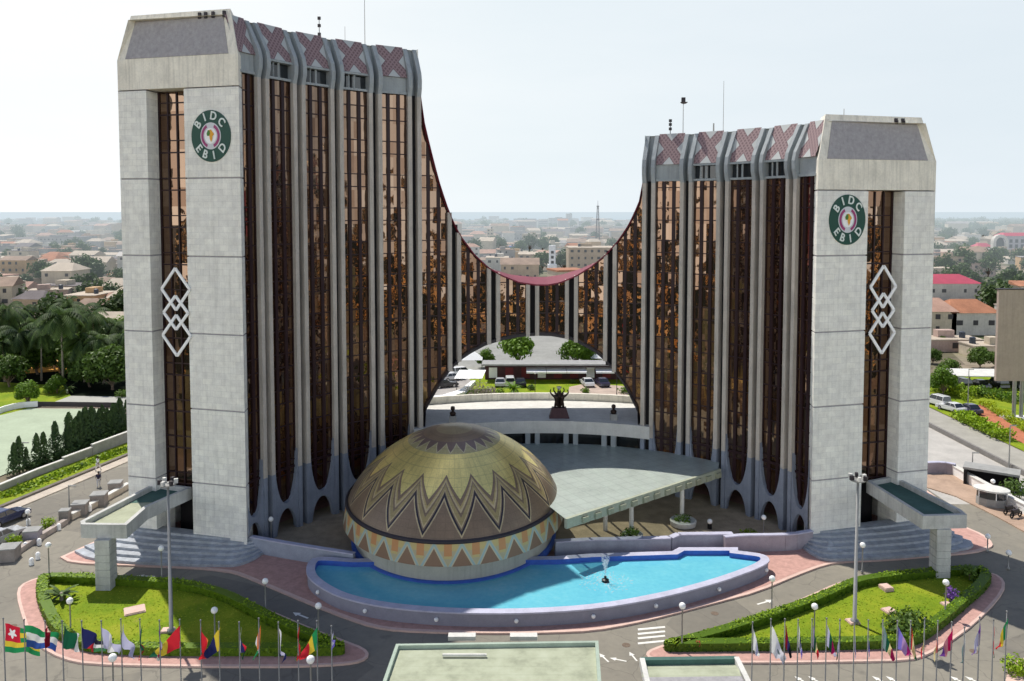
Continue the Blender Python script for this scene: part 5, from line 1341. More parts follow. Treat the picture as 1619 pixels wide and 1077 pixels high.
for k, (x, y, s, lb) in enumerate([(8, 604, 1.0, 'leaning coconut palm at the left edge of the frame'), (36, 600, 1.05, 'coconut palm left of centre in the front of the clump'), (66, 602, .95, 'shorter coconut palm above the pale shrubs'),
                                 (100, 606, 1.15, 'large coconut palm with long drooping fronds in the clump front'), (134, 604, 1.1, 'coconut palm behind the far sports court'), (164, 606, .95, 'dense coconut palm at the far corner of the sports court'),
                                 (190, 602, .85, 'coconut palm nearest the taller tower'), (20, 585, 1.1, 'tall coconut palm in the second rank at left'), (56, 580, 1.2, 'highest coconut palm of the second rank'), (86, 583, 1.0, 'coconut palm of the second rank behind the large drooping one'),
                                 (120, 580, 1.15, 'tall coconut palm in the second rank right of centre'), (152, 584, 1.0, 'coconut palm of the second rank near the tower'), (182, 575, 1.1, 'coconut palm of the second rank touching the tower edge'),
                                 (2, 565, 1.0, 'coconut palm of the rear rank at the frame edge'), (42, 560, 1.0, 'coconut palm of the rear rank below the tan houses'), (108, 560, 1.0, 'coconut palm of the rear rank in the middle'), (-8, 590, 1.2, 'coconut palm half outside the frame at left')]):
    palm(k % 4, x, y, lb, s * .95, k * 1.3)
for k, (x, y, s, kd, lb) in enumerate([(44, 641, .52, 'bushy2', 'small round tree on the grass beside the sports court'), (90, 622, .42, 'bushy2', 'low bright tree behind the far sports court'), (142, 612, .6, 'bushy', 'dark spreading tree below the palms'),
                                     (178, 616, .8, 'bushy', 'dark leafy tree close to the taller tower'), (70, 560, .8, 'bushy', 'broad dark tree in the middle of the palm clump'), (25, 555, .8, 'bushy', 'dark tree at the back left of the palm clump'), (150, 560, .75, 'bushy2', 'bright green tree at the back of the palm clump'),
                                     (190, 555, .8, 'bushy2', 'bright green tree at the tower edge behind the palms'), (118, 600, .55, 'bushy', 'low dark tree filling under the palms'), (15, 612, .6, 'bushy', 'dark tree under the palms at the left edge')]):
    q = G(x, y); tree(kd, (*q, 0), lb, s * (1.25 if k not in (0, 1) else 1), k * 1.7)
for k, (x, y, s, kd, lb) in enumerate([(30, 596, 1.0, 'bushy', 'dark tree between the first palms of the clump'), (60, 592, 1.05, 'bushy', 'dark tree behind the small round tree'), (96, 590, 1.0, 'bushy', 'dark tree under the large drooping palm'), (126, 592, 1.0, 'bushy', 'dark tree behind the pale palm shrub'), (158, 594, 1.0, 'bushy', 'dark tree behind the far sports court corner'), (196, 590, 1.0, 'bushy2', 'mid green tree half hidden by the tower edge'), (4, 592, 1.05, 'bushy', 'dark tree cut by the left frame edge'), (45, 572, 1.1, 'bushy2', 'mid green tree among the rear palms at left'), (104, 572, 1.1, 'bushy', 'dark tree among the rear palms in the middle'), (138, 570, 1.1, 'bushy2', 'mid green tree among the rear palms at right'), (172, 568, 1.1, 'bushy', 'dark tree among the rear palms close to the tower')]):
    q = G(x, y); tree(kd, (*q, 0), lb, s, k * 2.3 + 1)
mb = MB(); mb.sheet([(-170, 128), (-50, 134), (-50, 205), (-170, 205)], -.01); struct(mb, 'ground', M['quarter'])
cycad((*G(107, 622), 0), 1.6, 2.4, 'pale tufted palm shrub beside the far sports court', seed=33, name='palm_shrub', cat='shrub')
shrub((*G(78, 622), 0), 1.6, 1.8, 'yellowish shrub beside the pale palm shrub', 'leafbright', seed=34, n=300, size=.2)
shrub((*G(193, 628), 0), 1.3, 1.2, 'small shrub at the tower end of the far court', 'leaf', seed=35, n=200, size=.2)
# cypress row
def cyp_mesh(seed, h):
    rng = random.Random(seed); cr = MB(); cr.col = []; tr = MB(); tr.tube([(0, 0, -.1), (0, 0, h * .9)], [.09, .02], 6)
    for _ in range(700):
        t = rng.random() ** .8; z = h * (.04 + .96 * t); rad = (.78 * (1 - t) ** .6 * (.6 + .4 * min(1, t * 6)) * (1 + .22 * math.sin(t * 14 + seed * 2)) + .05) * rng.uniform(.6, 1.15) * h / 5
        a = rng.random() * 6.28; p = Vector((rad * math.cos(a), rad * math.sin(a), z)); nv = Vector((math.cos(a), math.sin(a), .4)).normalized(); t1 = nv.orthogonal().normalized(); t2 = nv.cross(t1); s = .14
        cr.add([p - t1 * s * .6, p - t2 * s * 1.4, p + t1 * s * .6, p + t2 * s * 1.4], [(0, 1, 2, 3)]); cr.col += [max(0, min(1, rng.uniform(0, .7) + .2 * t))] * 4
    return tr.mesh('trunk', M['trunk']), cr.mesh('foliage', M['cypress'])
CYP = [cyp_mesh(60 + k, 5.0) for k in range(5)]
cy = [(21, 752, 700), (31, 748, 692), (42, 744, 704), (57, 740, 690), (70, 735, 677), (90, 728, 671), (107, 721, 663), (119, 716, 660), (129, 713, 652), (138, 710, 655), (147, 706, 648), (156, 703, 650), (165, 700, 645), (174, 697, 646), (184, 694, 638), (194, 690, 631), (203, 686, 628), (112, 719, 658), (124, 714.5, 653), (134, 711.5, 650), (143, 708, 651), (151.5, 704.5, 646), (160.5, 701.5, 648), (170, 698.5, 642), (179, 695.5, 643), (189, 692, 634)]
rk = 'trimmed cypresses along the sports court wall'
for k, (x, yb, yt) in enumerate(cy):
    q = G(x, yb); h = hz(x, yt, q[1])
    lb = 'dark slim cypress in the close row between sports court and low wall' if 5 < k < 15 or k > 16 else ['first cypress of the row at its left end', 'second cypress from the left end of the row', 'short cypress in the gap near the left end of the row', 'fourth cypress from the left end of the row', 'tall pointed cypress standing alone left of a gap', 'cypress after the wide gap in the row'][k] if k <= 5 else 'last cypress of the row next to the taller tower'
    if k in (3,): lb = 'fourth cypress from the left, with sparse foliage'
    root = thing('cypress', lb, 'cypress', (q[0], q[1], 0), k * 2.1, rk); hs = h / 5 * (1.0 + .10 * math.sin(k * 2.7)); root.scale = (hs * (1.15 + .15 * math.sin(k * 1.9)), hs * (1.15 + .15 * math.cos(k * 1.3)), hs); root.rotation_euler = (.05 * math.sin(k * 3.1), .05 * math.cos(k * 2.3), k * 2.1)
    put('trunk', CYP[k * 2 % 5][0], root); put('foliage', CYP[k * 2 % 5][1], root)
mb = MB(); rng = random.Random(5); mb.col = []
pa, pb = Vector(G(48, 747)), Vector(G(203, 690))
for _ in range(2600):
    t = rng.random(); p = pa.lerp(pb, t); z = 1.9 * rng.random() * (.6 + .4 * t); o = rng.gauss(0, .4)
    nv = Vector((rng.gauss(0, 1), rng.gauss(0, 1), rng.gauss(.4, 1))).normalized(); t1 = nv.orthogonal().normalized(); t2 = nv.cross(t1); s = rng.uniform(.1, .22); c = Vector((p.x + o, p.y, z))
    mb.add([c - t1 * s, c - t2 * s, c + t1 * s, c + t2 * s], [(0, 1, 2, 3)]); mb.col += [rng.random() * .6] * 4
o = mb.build('hedge', M['cypress']); tag(o, 'dark loose hedge at the feet of the cypress row', 'hedge')
# courts, verge, sidewalk, low wall
COURT = mat('court_green', (.36, .42, .30), .9, .12, .3, coords='World'); COURT2 = mat('court_grey', (.38, .38, .34), .9, .12, .3, coords='World')
mb = MB(); mb.sheet(gp([(-90, 790), (-90, 690), (0, 657), (45, 646), (190, 647), (203, 660), (150, 690), (85, 716), (20, 745)]), .02); struct(mb, 'sports_court', COURT)
mb = MB(); mb.sheet(gp([(72, 641), (112, 626), (215, 628), (215, 645)]), .024); struct(mb, 'sports_court', COURT2)
mb = MB(); mb.sheet(gp([(-80, 690), (-80, 600), (100, 610), (112, 626), (72, 641), (45, 646), (0, 657)]), .016); tag(mb.build('grass', M['grass']), kind='stuff')
lowwall([(-60, 678), (0, 653), (30, 645), (60, 643)], .9, 'court_wall', 'low white wall at the far left corner of the sports court', M['white'], None, .3, 0)
lowwall([(60, 643), (120, 643.5), (190, 644.5)], .8, 'court_fence', 'dark low fence between the two sports courts', M['dark_metal'], None, .12, 0)
mb = MB(); mb.sheet(gp([(-40, 794), (0, 777), (100, 738), (204, 699), (204, 719), (100, 761), (0, 802), (-40, 820)]), .03); tag(mb.build('grass_verge', M['grass']), kind='stuff')
rng = random.Random(9); mb = MB(); mb.col = []
pa, pb = Vector(G(0, 789)), Vector(G(204, 709))
for _ in range(1500):
    p = pa.lerp(pb, rng.random()); s = rng.uniform(.08, .2); o = rng.gauss(0, .8); c = Vector((p.x + o * .8, p.y + o * .6, rng.random() * .4))
    nv = Vector((rng.gauss(0, 1), rng.gauss(0, 1), rng.gauss(.8, 1))).normalized(); t1 = nv.orthogonal().normalized(); t2 = nv.cross(t1)
    mb.add([c - t1 * s, c - t2 * s, c + t1 * s, c + t2 * s], [(0, 1, 2, 3)]); mb.col += [rng.random()] * 4
tag(mb.build('ground_cover', M['hedge']), kind='stuff')
mb = MB(); mb.prism(gp([(-40, 822), (0, 803), (100, 762), (204, 720), (204, 730), (100, 774), (0, 816), (-40, 836)]), -.02, .1); struct(mb, 'sidewalk', mat('cream_paving', (.46, .40, .33), .9, .18, .8, coords='World'))
mb = MB(); mb.bar((*G(-40, 821), .15), (*G(204, 720), .15), .5, .3); tag(mb.build('kerb_wall', mat('stained_kerb', (.16, .14, .12), .9, .3, .8)), 'dark stained kerb between grass verge and left sidewalk', 'kerb')
def seg_wall(pts, label, m, w=.3):
    c = gp([pts[0][:2]])[0]; root = thing('boundary_wall', label, 'wall', (c[0], c[1], 0)); mb = MB(); cp_ = MB()
    for (x0, y0, h0), (x1, y1, h1) in zip(pts, pts[1:]):
        a, b = G(x0, y0), G(x1, y1); mb.bar((a[0] - c[0], a[1] - c[1], h0 / 2), (b[0] - c[0], b[1] - c[1], h0 / 2), w, h0)
        cp_.bar((a[0] - c[0], a[1] - c[1], h0 + .05), (b[0] - c[0], b[1] - c[1], h0 + .05), w + .12, .1)
    mb.build('wall_body', m, root); cp_.build('coping', M['offwhite'], root)
seg_wall([(-40, 794, .75), (60, 752, .75), (100, 737, 1.0), (145, 720, 1.0), (146, 720, 1.35), (206, 697, 1.35)], 'stepped grey boundary wall along the grass verge of the left street', M['roof_grey'])
# planter wall between street and drive
for k, (x, y, s, lb) in enumerate([(52, 856, 1.25, 'tall grey planter block in the wall beside the left street'), (127, 812, 1.35, 'brown grey planter block left of the middle of the street wall'), (157, 797, 1.4, 'brown grey planter block right of the middle of the street wall'),
                                 (183, 778, 1.25, 'planter block nearest the taller tower in the street wall'), (14, 884, 1.5, 'large pale planter block at the left edge of the frame'), (103, 824, .9, 'thin block at the step of the street wall')]):
    q = G(x, y); root = thing('planter_block', lb, 'planter', (q[0], q[1], 0), .2); mb = MB(); mb.box((0, 0, .55), (s, s, 1.1)); mb.build('block', M['mauve'] if k in (0,) else mat('block_stone', (.27, .24, .22), .9, .25, 1.5), root)
    mb = MB(); mb.box((0, 0, 1.15), (s * 1.08, s * 1.08, .1)); mb.build('cap', M['roof_grey'], root)
lowwall([(112, 822), (150, 802), (203, 772)], .55, 'street_wall', 'broken cream low wall between left street and porch canopy', mat('cream_wall', (.5, .44, .36), .85, .3, 1.2), M['offwhite'], .4, 0)
lowwall([(22, 880), (48, 862), (75, 846), (104, 828)], .5, 'street_wall', 'low stone wall with plants along the left street', mat('stone_wall', (.36, .31, .28), .9, .35, 1.0), None, .5, 0)
shrub((*G(74, 838), .0), .9, 1.3, 'bright green plant in the left street wall', 'hedge', seed=71); shrub((*G(22, 866), .0), .8, 1.2, 'bright green plant beside the large pale planter block', 'hedge', seed=72)
rng = random.Random(17)
for k, (x, y) in enumerate([(45, 830), (40, 868), (62, 862), (93, 838), (142, 808), (170, 790), (60, 884), (50, 893)]):
    q = G(x, y); mb = MB(); mb.lathe([(.2, 0), (.2, .5), (.12, .62), (1e-4, .65)], 10); o = tag(mb.build('bollard', M['white']), 'small white bollard along the left street wall', 'bollard', 'white bollards along the left street wall'); o.location = (q[0], q[1], 0)
# ---------------------------------------------------------------- street lamps (plain grey poles)
def pole(px, pb, pt, label):
    q = G(px, pb); h = hz(px, pt, q[1]); root = thing('street_pole', label, 'street lamp', (q[0], q[1], 0)); mb = MB(); mb.lathe([(.09, 0), (.05, h)], 8); mb.build('pole', M['pole'], root)
    mb = MB(); mb.box((.35, 0, h), (.8, .16, .1)); mb.build('lamp_head', M['pole'], root)
pole(110, 810, 768, 'thin grey pole beside the left street'); pole(1530, 650, 584, 'grey lamp pole on the green bank across the right street'); pole(1595, 742, 673, 'grey lamp pole on the kerb of the right street'); pole(1537, 746, 716, 'short grey pole over the right boundary wall'); pole(37, 745, 700, 'thin pole in front of the cypress row')
# ---------------------------------------------------------------- cars
CARM = {}
def car_paint(col):
    m, nt, b, out = new_mat('car_paint'); b.inputs['Base Color'].default_value = (*col, 1); b.inputs['Roughness'].default_value = .25; b.inputs['Metallic'].default_value = .15; b.inputs['Coat Weight'].default_value = .6; return m
def car_meshes(kind):
    L, W = (4.5, 1.78); hood, beltz, roofz = (.92, .95, 1.45) if kind == 'sedan' else (1.05, 1.08, 1.78)
    mb = MB()
    side = [(-L / 2, .35), (-L / 2 + .05, .75), (-L / 2 + .15, beltz - .08), (-L * .22, beltz), (L * .2, beltz), (L / 2 - .15, hood - .15), (L / 2, .62), (L / 2 - .05, .3)]
    if kind == 'suv': side[2] = (-L / 2 + .05, beltz)
    n = len(side); vs = []
    for y, ins in ((-W / 2, 0), (W / 2, 0)):
        for x, z in side: vs.append((x, y * (1 - .06 * (z > .9)), z))
    fs = [tuple(range(n))[::-1], tuple(range(n, 2 * n))] + [(i, (i + 1) % n, n + (i + 1) % n, n + i) for i in range(n)]
    mb.add(vs, fs)
    a, b = (-L * .36, L * .16) if kind == 'sedan' else (-L * .47, L * .18)
    c, d = (-L * .24, L * .02) if kind == 'sedan' else (-L * .43, L * .06)
    gl = MB(); w0, w1 = W * .46, W * .38
    gl.add([(a, -w0, beltz), (b, -w0, beltz), (d, -w1, roofz - .05), (c, -w1, roofz - .05), (a, w0, beltz), (b, w0, beltz), (d, w1, roofz - .05), (c, w1, roofz - .05)], [(0, 1, 2, 3), (7, 6, 5, 4), (1, 5, 6, 2), (4, 0, 3, 7)])
    rf = MB(); rf.add([(c - .03, -w1 - .01, roofz - .06), (d + .03, -w1 - .01, roofz - .06), (d + .03, w1 + .01, roofz - .06), (c - .03, w1 + .01, roofz - .06), (c + .08, -w1 + .1, roofz), (d - .08, -w1 + .1, roofz), (d - .08, w1 - .1, roofz), (c + .08, w1 - .1, roofz)], [(4, 5, 6, 7), (0, 1, 5, 4), (1, 2, 6, 5), (2, 3, 7, 6), (3, 0, 4, 7)])
    for s in (-1, 1):
        rf.bar((a + .1, s * (w0 - .01), beltz), (c, s * (w1 + .0), roofz - .05), .07, .1); rf.bar((b, s * (w0 - .01), beltz), (d, s * (w1), roofz - .05), .06, .07); rf.bar(((a + b) / 2, s * (w0 + .005), beltz), ((c + d) / 2, s * (w1 + .005), roofz - .05), .06, .04)
    ty = MB(); ty.lathe([(.2, -.1), (.31, -.11), (.33, -.06), (.33, .06), (.31, .11), (.2, .1)], 18, close=False); ty.v = [(x, z, y) for x, y, z in ty.v]
    rm = MB(); rm.lathe([(1e-4, -.1), (.2, -.105), (.2, .105), (1e-4, .1)], 14, close=False); rm.v = [(x, z, y) for x, y, z in rm.v]
    hl_ = MB(); hl_.box((0, 0, 0), (.06, .34, .14))
    return mb, gl, rf, ty.mesh('tyre', M['tyre']), rm.mesh('rim', M['rim']), hl_.mesh('headlight', M['globe']), L, W
CARS = {k: car_meshes(k) for k in ('sedan', 'suv')}
def car(x, y, rz, kind, col, label, group=None, z=0.0):
    mb, gl, rf, ty, rm, hl_, L, W = CARS[kind]; root = thing('parked_car', label, 'car', (x, y, z), rz, group)
    if col not in CARM:
        p = car_paint(col); CARM[col] = p
    if (kind, col) not in CARM: CARM[(kind, col)] = (mb.mesh('body', CARM[col]), gl.mesh('window', M['carglass']), rf.mesh('roof', CARM[col]))
    b, g, r_ = CARM[(kind, col)]
    put('body', b, root); put('window', g, root); put('roof', r_, root)
    for sx in (-.31, .31):
        for s in (-1, 1):
            w = put('wheel', ty, root, (L * sx, s * (W / 2 - .08), .33)); w.name = 'wheel'; put('rim', rm, w)
    for s in (-1, 1): put('headlight', hl_, root, (L / 2 - .02, s * W * .34, .68))
q = G(8, 826); car(q[0], q[1], 1.25, 'sedan', (.02, .03, .09), 'dark blue car at the left edge on the street')
q = G(2, 858); car(q[0], q[1], 1.25, 'sedan', (.45, .45, .46), 'silver car cut by the left edge below the dark blue one')
q = G(1480, 640); car(q[0], q[1], 1.9, 'suv', (.75, .75, .74), 'white off-road car on the right street beside the tower')
q = G(1504, 650); car(q[0], q[1], 1.9, 'sedan', (.72, .72, .73), 'low white car behind the white off-road car')
q = G(1531, 652); car(q[0], q[1], 1.7, 'sedan', (.05, .04, .08), 'dark car beside the hedge of the right street')
# ---------------------------------------------------------------- people
def skin_body(name, chain, rad, m, parent):
    "chain: {node: (pos, radius, parent)}"
    names = list(chain); idx = {k: i for i, k in enumerate(names)}
    me = bpy.data.meshes.new(name); me.from_pydata([chain[k][0] for k in names], [(idx[k], idx[chain[k][2]]) for k in names if chain[k][2]], []); me.update()
    o = bpy.data.objects.new(name, me); COL.objects.link(o)
    mo = o.modifiers.new('skin', 'SKIN'); sv = me.skin_vertices[0].data
    for k in names:
        q_ = chain[k][1]; sv[idx[k]].radius = tuple(x * rad for x in q_) if isinstance(q_, tuple) else (q_ * rad, q_ * rad); sv[idx[k]].use_root = chain[k][2] is None
    o.modifiers.new('sub', 'SUBSURF').levels = 1
    dg = bpy.context.evaluated_depsgraph_get(); m2 = bpy.data.meshes.new_from_object(o.evaluated_get(dg)); bpy.data.objects.remove(o); bpy.data.meshes.remove(me)
    m2.name = name; m2.materials.clear(); m2.materials.append(m)
    for p in m2.polygons: p.use_smooth = True
    return put(name, m2, parent)
SKIN = mat('brown_skin', (.10, .055, .035), .6, .05)
def person(x, y, z, rz, top, legs, label, hair=(.01, .01, .01), step=.18, hat=None):
    root = thing('person', label, 'person', (x, y, z), rz)
    c = {'pelvis': ((0, 0, .92), (.15, .11), None), 'belly': ((0, 0, 1.1), (.14, .10), 'pelvis'), 'chest': ((0, .01, 1.32), (.17, .11), 'belly'), 'neck': ((0, 0, 1.49), .06, 'chest'), 'jaw': ((0, .02, 1.58), (.075, .085), 'neck'), 'head': ((0, .01, 1.68), (.085, .10), 'jaw')}
    for s, nme in ((-1, 'l'), (1, 'r')):
        f = s * step
        c['sh' + nme] = ((s * .19, 0, 1.41), .06, 'chest'); c['el' + nme] = ((s * .25, -.06 - f * .4, 1.13), .043, 'sh' + nme); c['wr' + nme] = ((s * .24, .08 - f * .9, .90), .03, 'el' + nme); c['pa' + nme] = ((s * .235, .11 - f * .95, .83), (.04, .018), 'wr' + nme)
        for k in range(4): c['f%d%s' % (k, nme)] = ((s * .235 + (k - 1.5) * .006, .12 - f + (k - 1.5) * .022, .75 + .008 * abs(k - 1.4)), .009, 'pa' + nme)
        c['th' + nme] = ((s * .20, .15 - f * .95, .80), .009, 'pa' + nme)
        c['hp' + nme] = ((s * .10, 0, .86), .095, 'pelvis'); c['kn' + nme] = ((s * .10, f * .9 + .03, .50), .06, 'hp' + nme); c['an' + nme] = ((s * .10, f * 1.5, .09), .04, 'kn' + nme); c['to' + nme] = ((s * .11, f * 1.5 + .16, .04), (.035, .03), 'an' + nme)
    skin_body('body', c, 1.0, SKIN, root)
    sh = {k: (v[0], (tuple(q * 1.14 for q in v[1]) if isinstance(v[1], tuple) else v[1] * 1.25), v[2]) for k, v in c.items() if k in ('pelvis', 'belly', 'chest', 'shl', 'shr', 'ell', 'elr')}
    skin_body('shirt', sh, 1.05, mat('shirt', top, .85, .08), root)
    tr = {k: (v[0], (tuple(q * 1.12 for q in v[1]) if isinstance(v[1], tuple) else v[1] * 1.22), v[2]) for k, v in c.items() if k in ('pelvis', 'hpl', 'hpr', 'knl', 'knr', 'anl', 'anr')}
    skin_body('trousers', tr, 1.05, mat('trousers', legs, .85, .08), root)
    mb = MB(); mb.lathe([(.09, -.02), (.10, .03), (.085, .085), (.04, .115), (1e-4, .12)], 12, (0, -.005, 1.69), sy=1.12, close=False); mb.build('hair', mat('hair', hair, .8, 0), root, True)
    mb = MB()
    for s in (-1, 1): mb.ball((s * .033, .098, 1.655), .012, 6)
    mb.build('eyes', M['black'], root); mb = MB(); mb.lathe([(.016, 0), (.004, .05)], 6, (0, .112, 1.61)); mb.box((0, .098, 1.575), (.05, .012, .012)); mb.build('face', SKIN, root)
    return root
q = G(156, 770); person(q[0], q[1], 0, .4, (.02, .02, .05), (.5, .5, .52), 'person in dark top and pale trousers crossing the left street')
q = G(155, 746); person(q[0], q[1], .1, -.5, (.75, .75, .74), (.62, .60, .58), 'person in white walking on the sidewalk of the left street')
# ---------------------------------------------------------------- behind the arch
TERR = 7.5
def statue():
    q = G(884, 660, TERR); root = thing('bronze_statue', 'dark bronze group of figures with raised arms on the terrace edge', 'statue', (q[0], q[1], TERR)); k = 1.0
    mb = MB(); mb.prism([(-1.15, -.6), (1.15, -.6), (1.15, .6), (-1.15, .6)], 0, 1.15, top=[(-.8, -.45), (.8, -.45), (.8, .45), (-.8, .45)]); mb.build('plinth', mat('dark_red_stone', (.07, .035, .04), .7, .2, 3), root)
    for s, x, h in ((-1, -.28, 2.75), (1, .3, 2.6), (0, 0, 2.9)):
        c = {'pelvis': ((x, 0, 1.75), (.26, .2), None), 'chest': ((x * 1.2, .02, 2.35), (.3, .22), 'pelvis'), 'neck': ((x * 1.2, 0, 2.62), .1, 'chest'), 'head': ((x * 1.25, 0, 2.86), (.15, .16), 'neck'),
             'la': ((x * 1.2 - .38, 0, 2.5), .12, 'chest'), 'lb': ((x * 1.5 - .62, .05, 2.9), .08, 'la'), 'lc': ((x * 1.5 - .55, .05, 3.25), .06, 'lb'),
             'ra': ((x * 1.2 + .38, 0, 2.5), .12, 'chest'), 'rb': ((x * 1.5 + .62, .05, 2.85), .08, 'ra'), 'rc': ((x * 1.5 + .5, .05, 3.2), .06, 'rb'),
             'l1': ((x - .15, 0, 1.45), .16, 'pelvis'), 'l2': ((x - .2, 0, 1.0), .13, 'l1'), 'r1': ((x + .15, 0, 1.45), .16, 'pelvis'), 'r2': ((x + .2, 0, 1.0), .13, 'r1')}
        if s == 0: c = {k2: ((v[0][0], .45, v[0][2] + .15), v[1], v[2]) for k2, v in c.items()}
        skin_body('figure', c, 1.0, M['bronze'], root)
    mb = MB(); mb.lathe([(.1, 3.15), (.3, 3.45), (.28, 3.5), (1e-4, 3.4)], 12, (0, .2, 0)); mb.build('raised_dish', mat('pale_stone', (.6, .6, .52), .8, .1), root)
statue()
def bust(px, py, label):
    q = G(px, py, TERR); root = thing('bust_statue', label, 'statue', (q[0], q[1], TERR)); mb = MB(); mb.box((0, 0, .35), (.75, .6, .7)); mb.build('plinth', M['roof_grey'], root)
    mb = MB(); mb.lathe([(.28, .7), (.36, .95), (.30, 1.12), (.13, 1.2), (.13, 1.28), (.22, 1.38), (.25, 1.55), (.2, 1.72), (1e-4, 1.8)], 14); mb.build('bust', M['bronze'], root, True)
bust(716, 667, 'dark bust on a grey plinth at the left end of the terrace'); bust(970, 664, 'dark bust on a grey plinth at the right end of the terrace')
PAV = mat('grey_lot_paving', (.27, .27, .25), .9, .2, .15, coords='World')
mb = MB(); mb.sheet([(-42, 112), (45, 112), (45, 155), (-42, 155)], .01); tag(mb.build('grass', M['grass']), kind='stuff')
mb = MB(); mb.sheet([(-42, 155), (60, 155), (60, 262), (-42, 262)], .015); struct(mb, 'car_park', PAV)
mb = MB(); mb.sheet([(-40, 104), (45, 104), (45, 133), (-40, 133)], .02); struct(mb, 'rear_road', M['asphalt'])
mb = MB(); mb.prism(gp([(672, 632), (700, 629), (728, 620), (746, 606), (752, 606), (735, 624), (705, 634), (672, 637)]), 0, .5); tag(mb.build('kerb_wall', M['white']), 'curving white kerb wall seen through the left side of the arch', 'kerb')
mb = MB(); mb.sheet(gp([(640, 640), (640, 590), (720, 585), (748, 604), (730, 622), (700, 632)]), .03); struct(mb, 'driveway', mat('pale_drive', (.34, .32, .3), .9, .2, .4, coords='World'))
# low shop building with awnings
sx0, sx1, sy = -5.0, 22.5, 146.0
shop = thing('pavilion', 'long low flat roofed pavilion with white and red awnings seen through the arch', 'building', (sx0, sy, 0))
def SP_(mb, n, m): o = mb.build(n, m, shop); o.location = (-sx0, -sy, 0); return o
mb = MB(); mb.box(((sx0 + sx1) / 2, sy + 1.7, 3.1), (sx1 - sx0 + 1, 4.2, .3)); SP_(mb, 'roof', M['roof_grey'])
mb = MB(); mb.box(((sx0 + sx1) / 2, sy + 2.7, 1.48), (sx1 - sx0, 1.8, 2.94)); SP_(mb, 'wall', mat('maroon_wall', (.07, .03, .035), .7, .2, 1))
for a, b, n in ((2.6, 13.6, 3), (15.2, 22, 2)):
    w = (b - a) / n
    for k in range(n):
        mb = MB(); x = a + w * k + .03; x2 = a + w * (k + 1) - .03
        mb.add([(x, sy + 1.8, 2.3), (x2, sy + 1.8, 2.3), (x2, sy - 1.3, 2.05), (x, sy - 1.3, 2.05), (x, sy - 1.3, 1.75), (x2, sy - 1.3, 1.75)], [(3, 2, 1, 0), (4, 5, 2, 3)]); SP_(mb, 'awning', M['white'])
PANEL = mat('red_panel', (.16, .025, .03), .6, .1)
for k in range(9):
    mb = MB(); x = sx0 + 1.5 + k * 3; mb.box((x, sy + 1.72, 1.3), (1.5, .1, 1.9)); SP_(mb, 'door', PANEL if k % 3 else M['white'])
for x, lb in ((-7.5, 'small white tin shelter roof left of the pavilion'), ):
    root = thing('shelter', lb, 'shelter', (x, 139, 0)); mb = MB(); mb.add([(-2.4, -2.2, 2.5), (2.4, -2.2, 2.5), (2.9, 2.2, 3.1), (-1.8, 2.2, 3.1), (-2.4, -2.2, 2.42), (2.4, -2.2, 2.42)], [(0, 1, 2, 3), (4, 5, 1, 0)]); mb.build('roof', M['white'], root)
    for s in (-2, 2):
        mb = MB(); mb.tube([(s, -2, 0), (s, -2, 2.45)], .07, 6); mb.build('post', M['dark_metal'], root)
def tent(px, py, label):
    q = G(px, py); root = thing('white_tent', label, 'tent', (q[0], q[1], 0)); mb = MB(); mb.prism([(-2.6, -2), (2.6, -2), (2.6, 2), (-2.6, 2)], 2.4, 4.3, top=[(-.05, -.05), (.05, -.05), (.05, .05), (-.05, .05)]); mb.build('canvas', M['white'], root)
    for x, y in ((-2.5, -1.9), (2.5, -1.9), (2.5, 1.9), (-2.5, 1.9)):
        mb = MB(); mb.tube([(x, y, 0), (x, y, 2.4)], .05, 6); mb.build('pole', M['pole'], root)
tent(952, 583, 'pointed white tent behind the right end of the pavilion'); tent(742, 586, 'white tent roof behind the left end of the pavilion')
for k, (x, y, s, kd, lb) in enumerate([(818, 583, 1.22, 'round', 'round bright green tree left of the middle behind the pavilion'), (912, 583, 1.05, 'round', 'round bright green tree right of the middle behind the pavilion'), (930, 583, .62, 'bushy2', 'smaller dark tree close to the right round tree'), (768, 582, .5, 'bushy2', 'low bushy tree left of the round tree in the car park')]):
    q = G(x, y); tree(kd, (*q, 0), lb, s, k * 2.2)
cycad((*G(812, 622), 0), 1.9, 2.6, 'bright green palm bush on the lawn in front of the pavilion', 'leafbright', 81, 'palm_bush', 'shrub')
def dry(loc, r, h, lb, sd): 
    return shrub(loc, r, h, lb, 'drybush', 'dry_shrub', 420, .16, sd)
M['drybush'] = leafmat('dry_grey_leaf', (.10, .085, .06), (.38, .33, .27))
dry((*G(752, 632), 0), 2.6, 3.0, 'big grey leafless shrub at the left side of the arch view', 82); dry((*G(776, 630), 0), 1.8, 2.0, 'smaller grey shrub right of the big leafless one', 83)
for k, (x, y, r, lb) in enumerate([(790, 626, 1.2, 'green bush below the palm bush left side'), (840, 616, .8, 'small green bush near the middle of the arch lawn'), (925, 622, .9, 'small dark green bush right of the statue'), (906, 606, .6, 'dark little conifer on the lawn behind the statue'), (985, 622, 1.1, 'green bush at the right end of the arch lawn'), (950, 604, .7, 'small bush before the right awning')]):
    shrub((*G(x, y), 0), r, r * 1.1, lb, 'leafbright' if k % 2 == 0 else 'leaf', seed=90 + k, n=220, size=.16)
mb = MB(); mb.sheet(gp([(898, 626), (990, 630), (1000, 612), (930, 606), (900, 612)]), .03); struct(mb, 'path', mat('pink_path', (.42, .33, .27), .9, .2, .5, coords='World'))
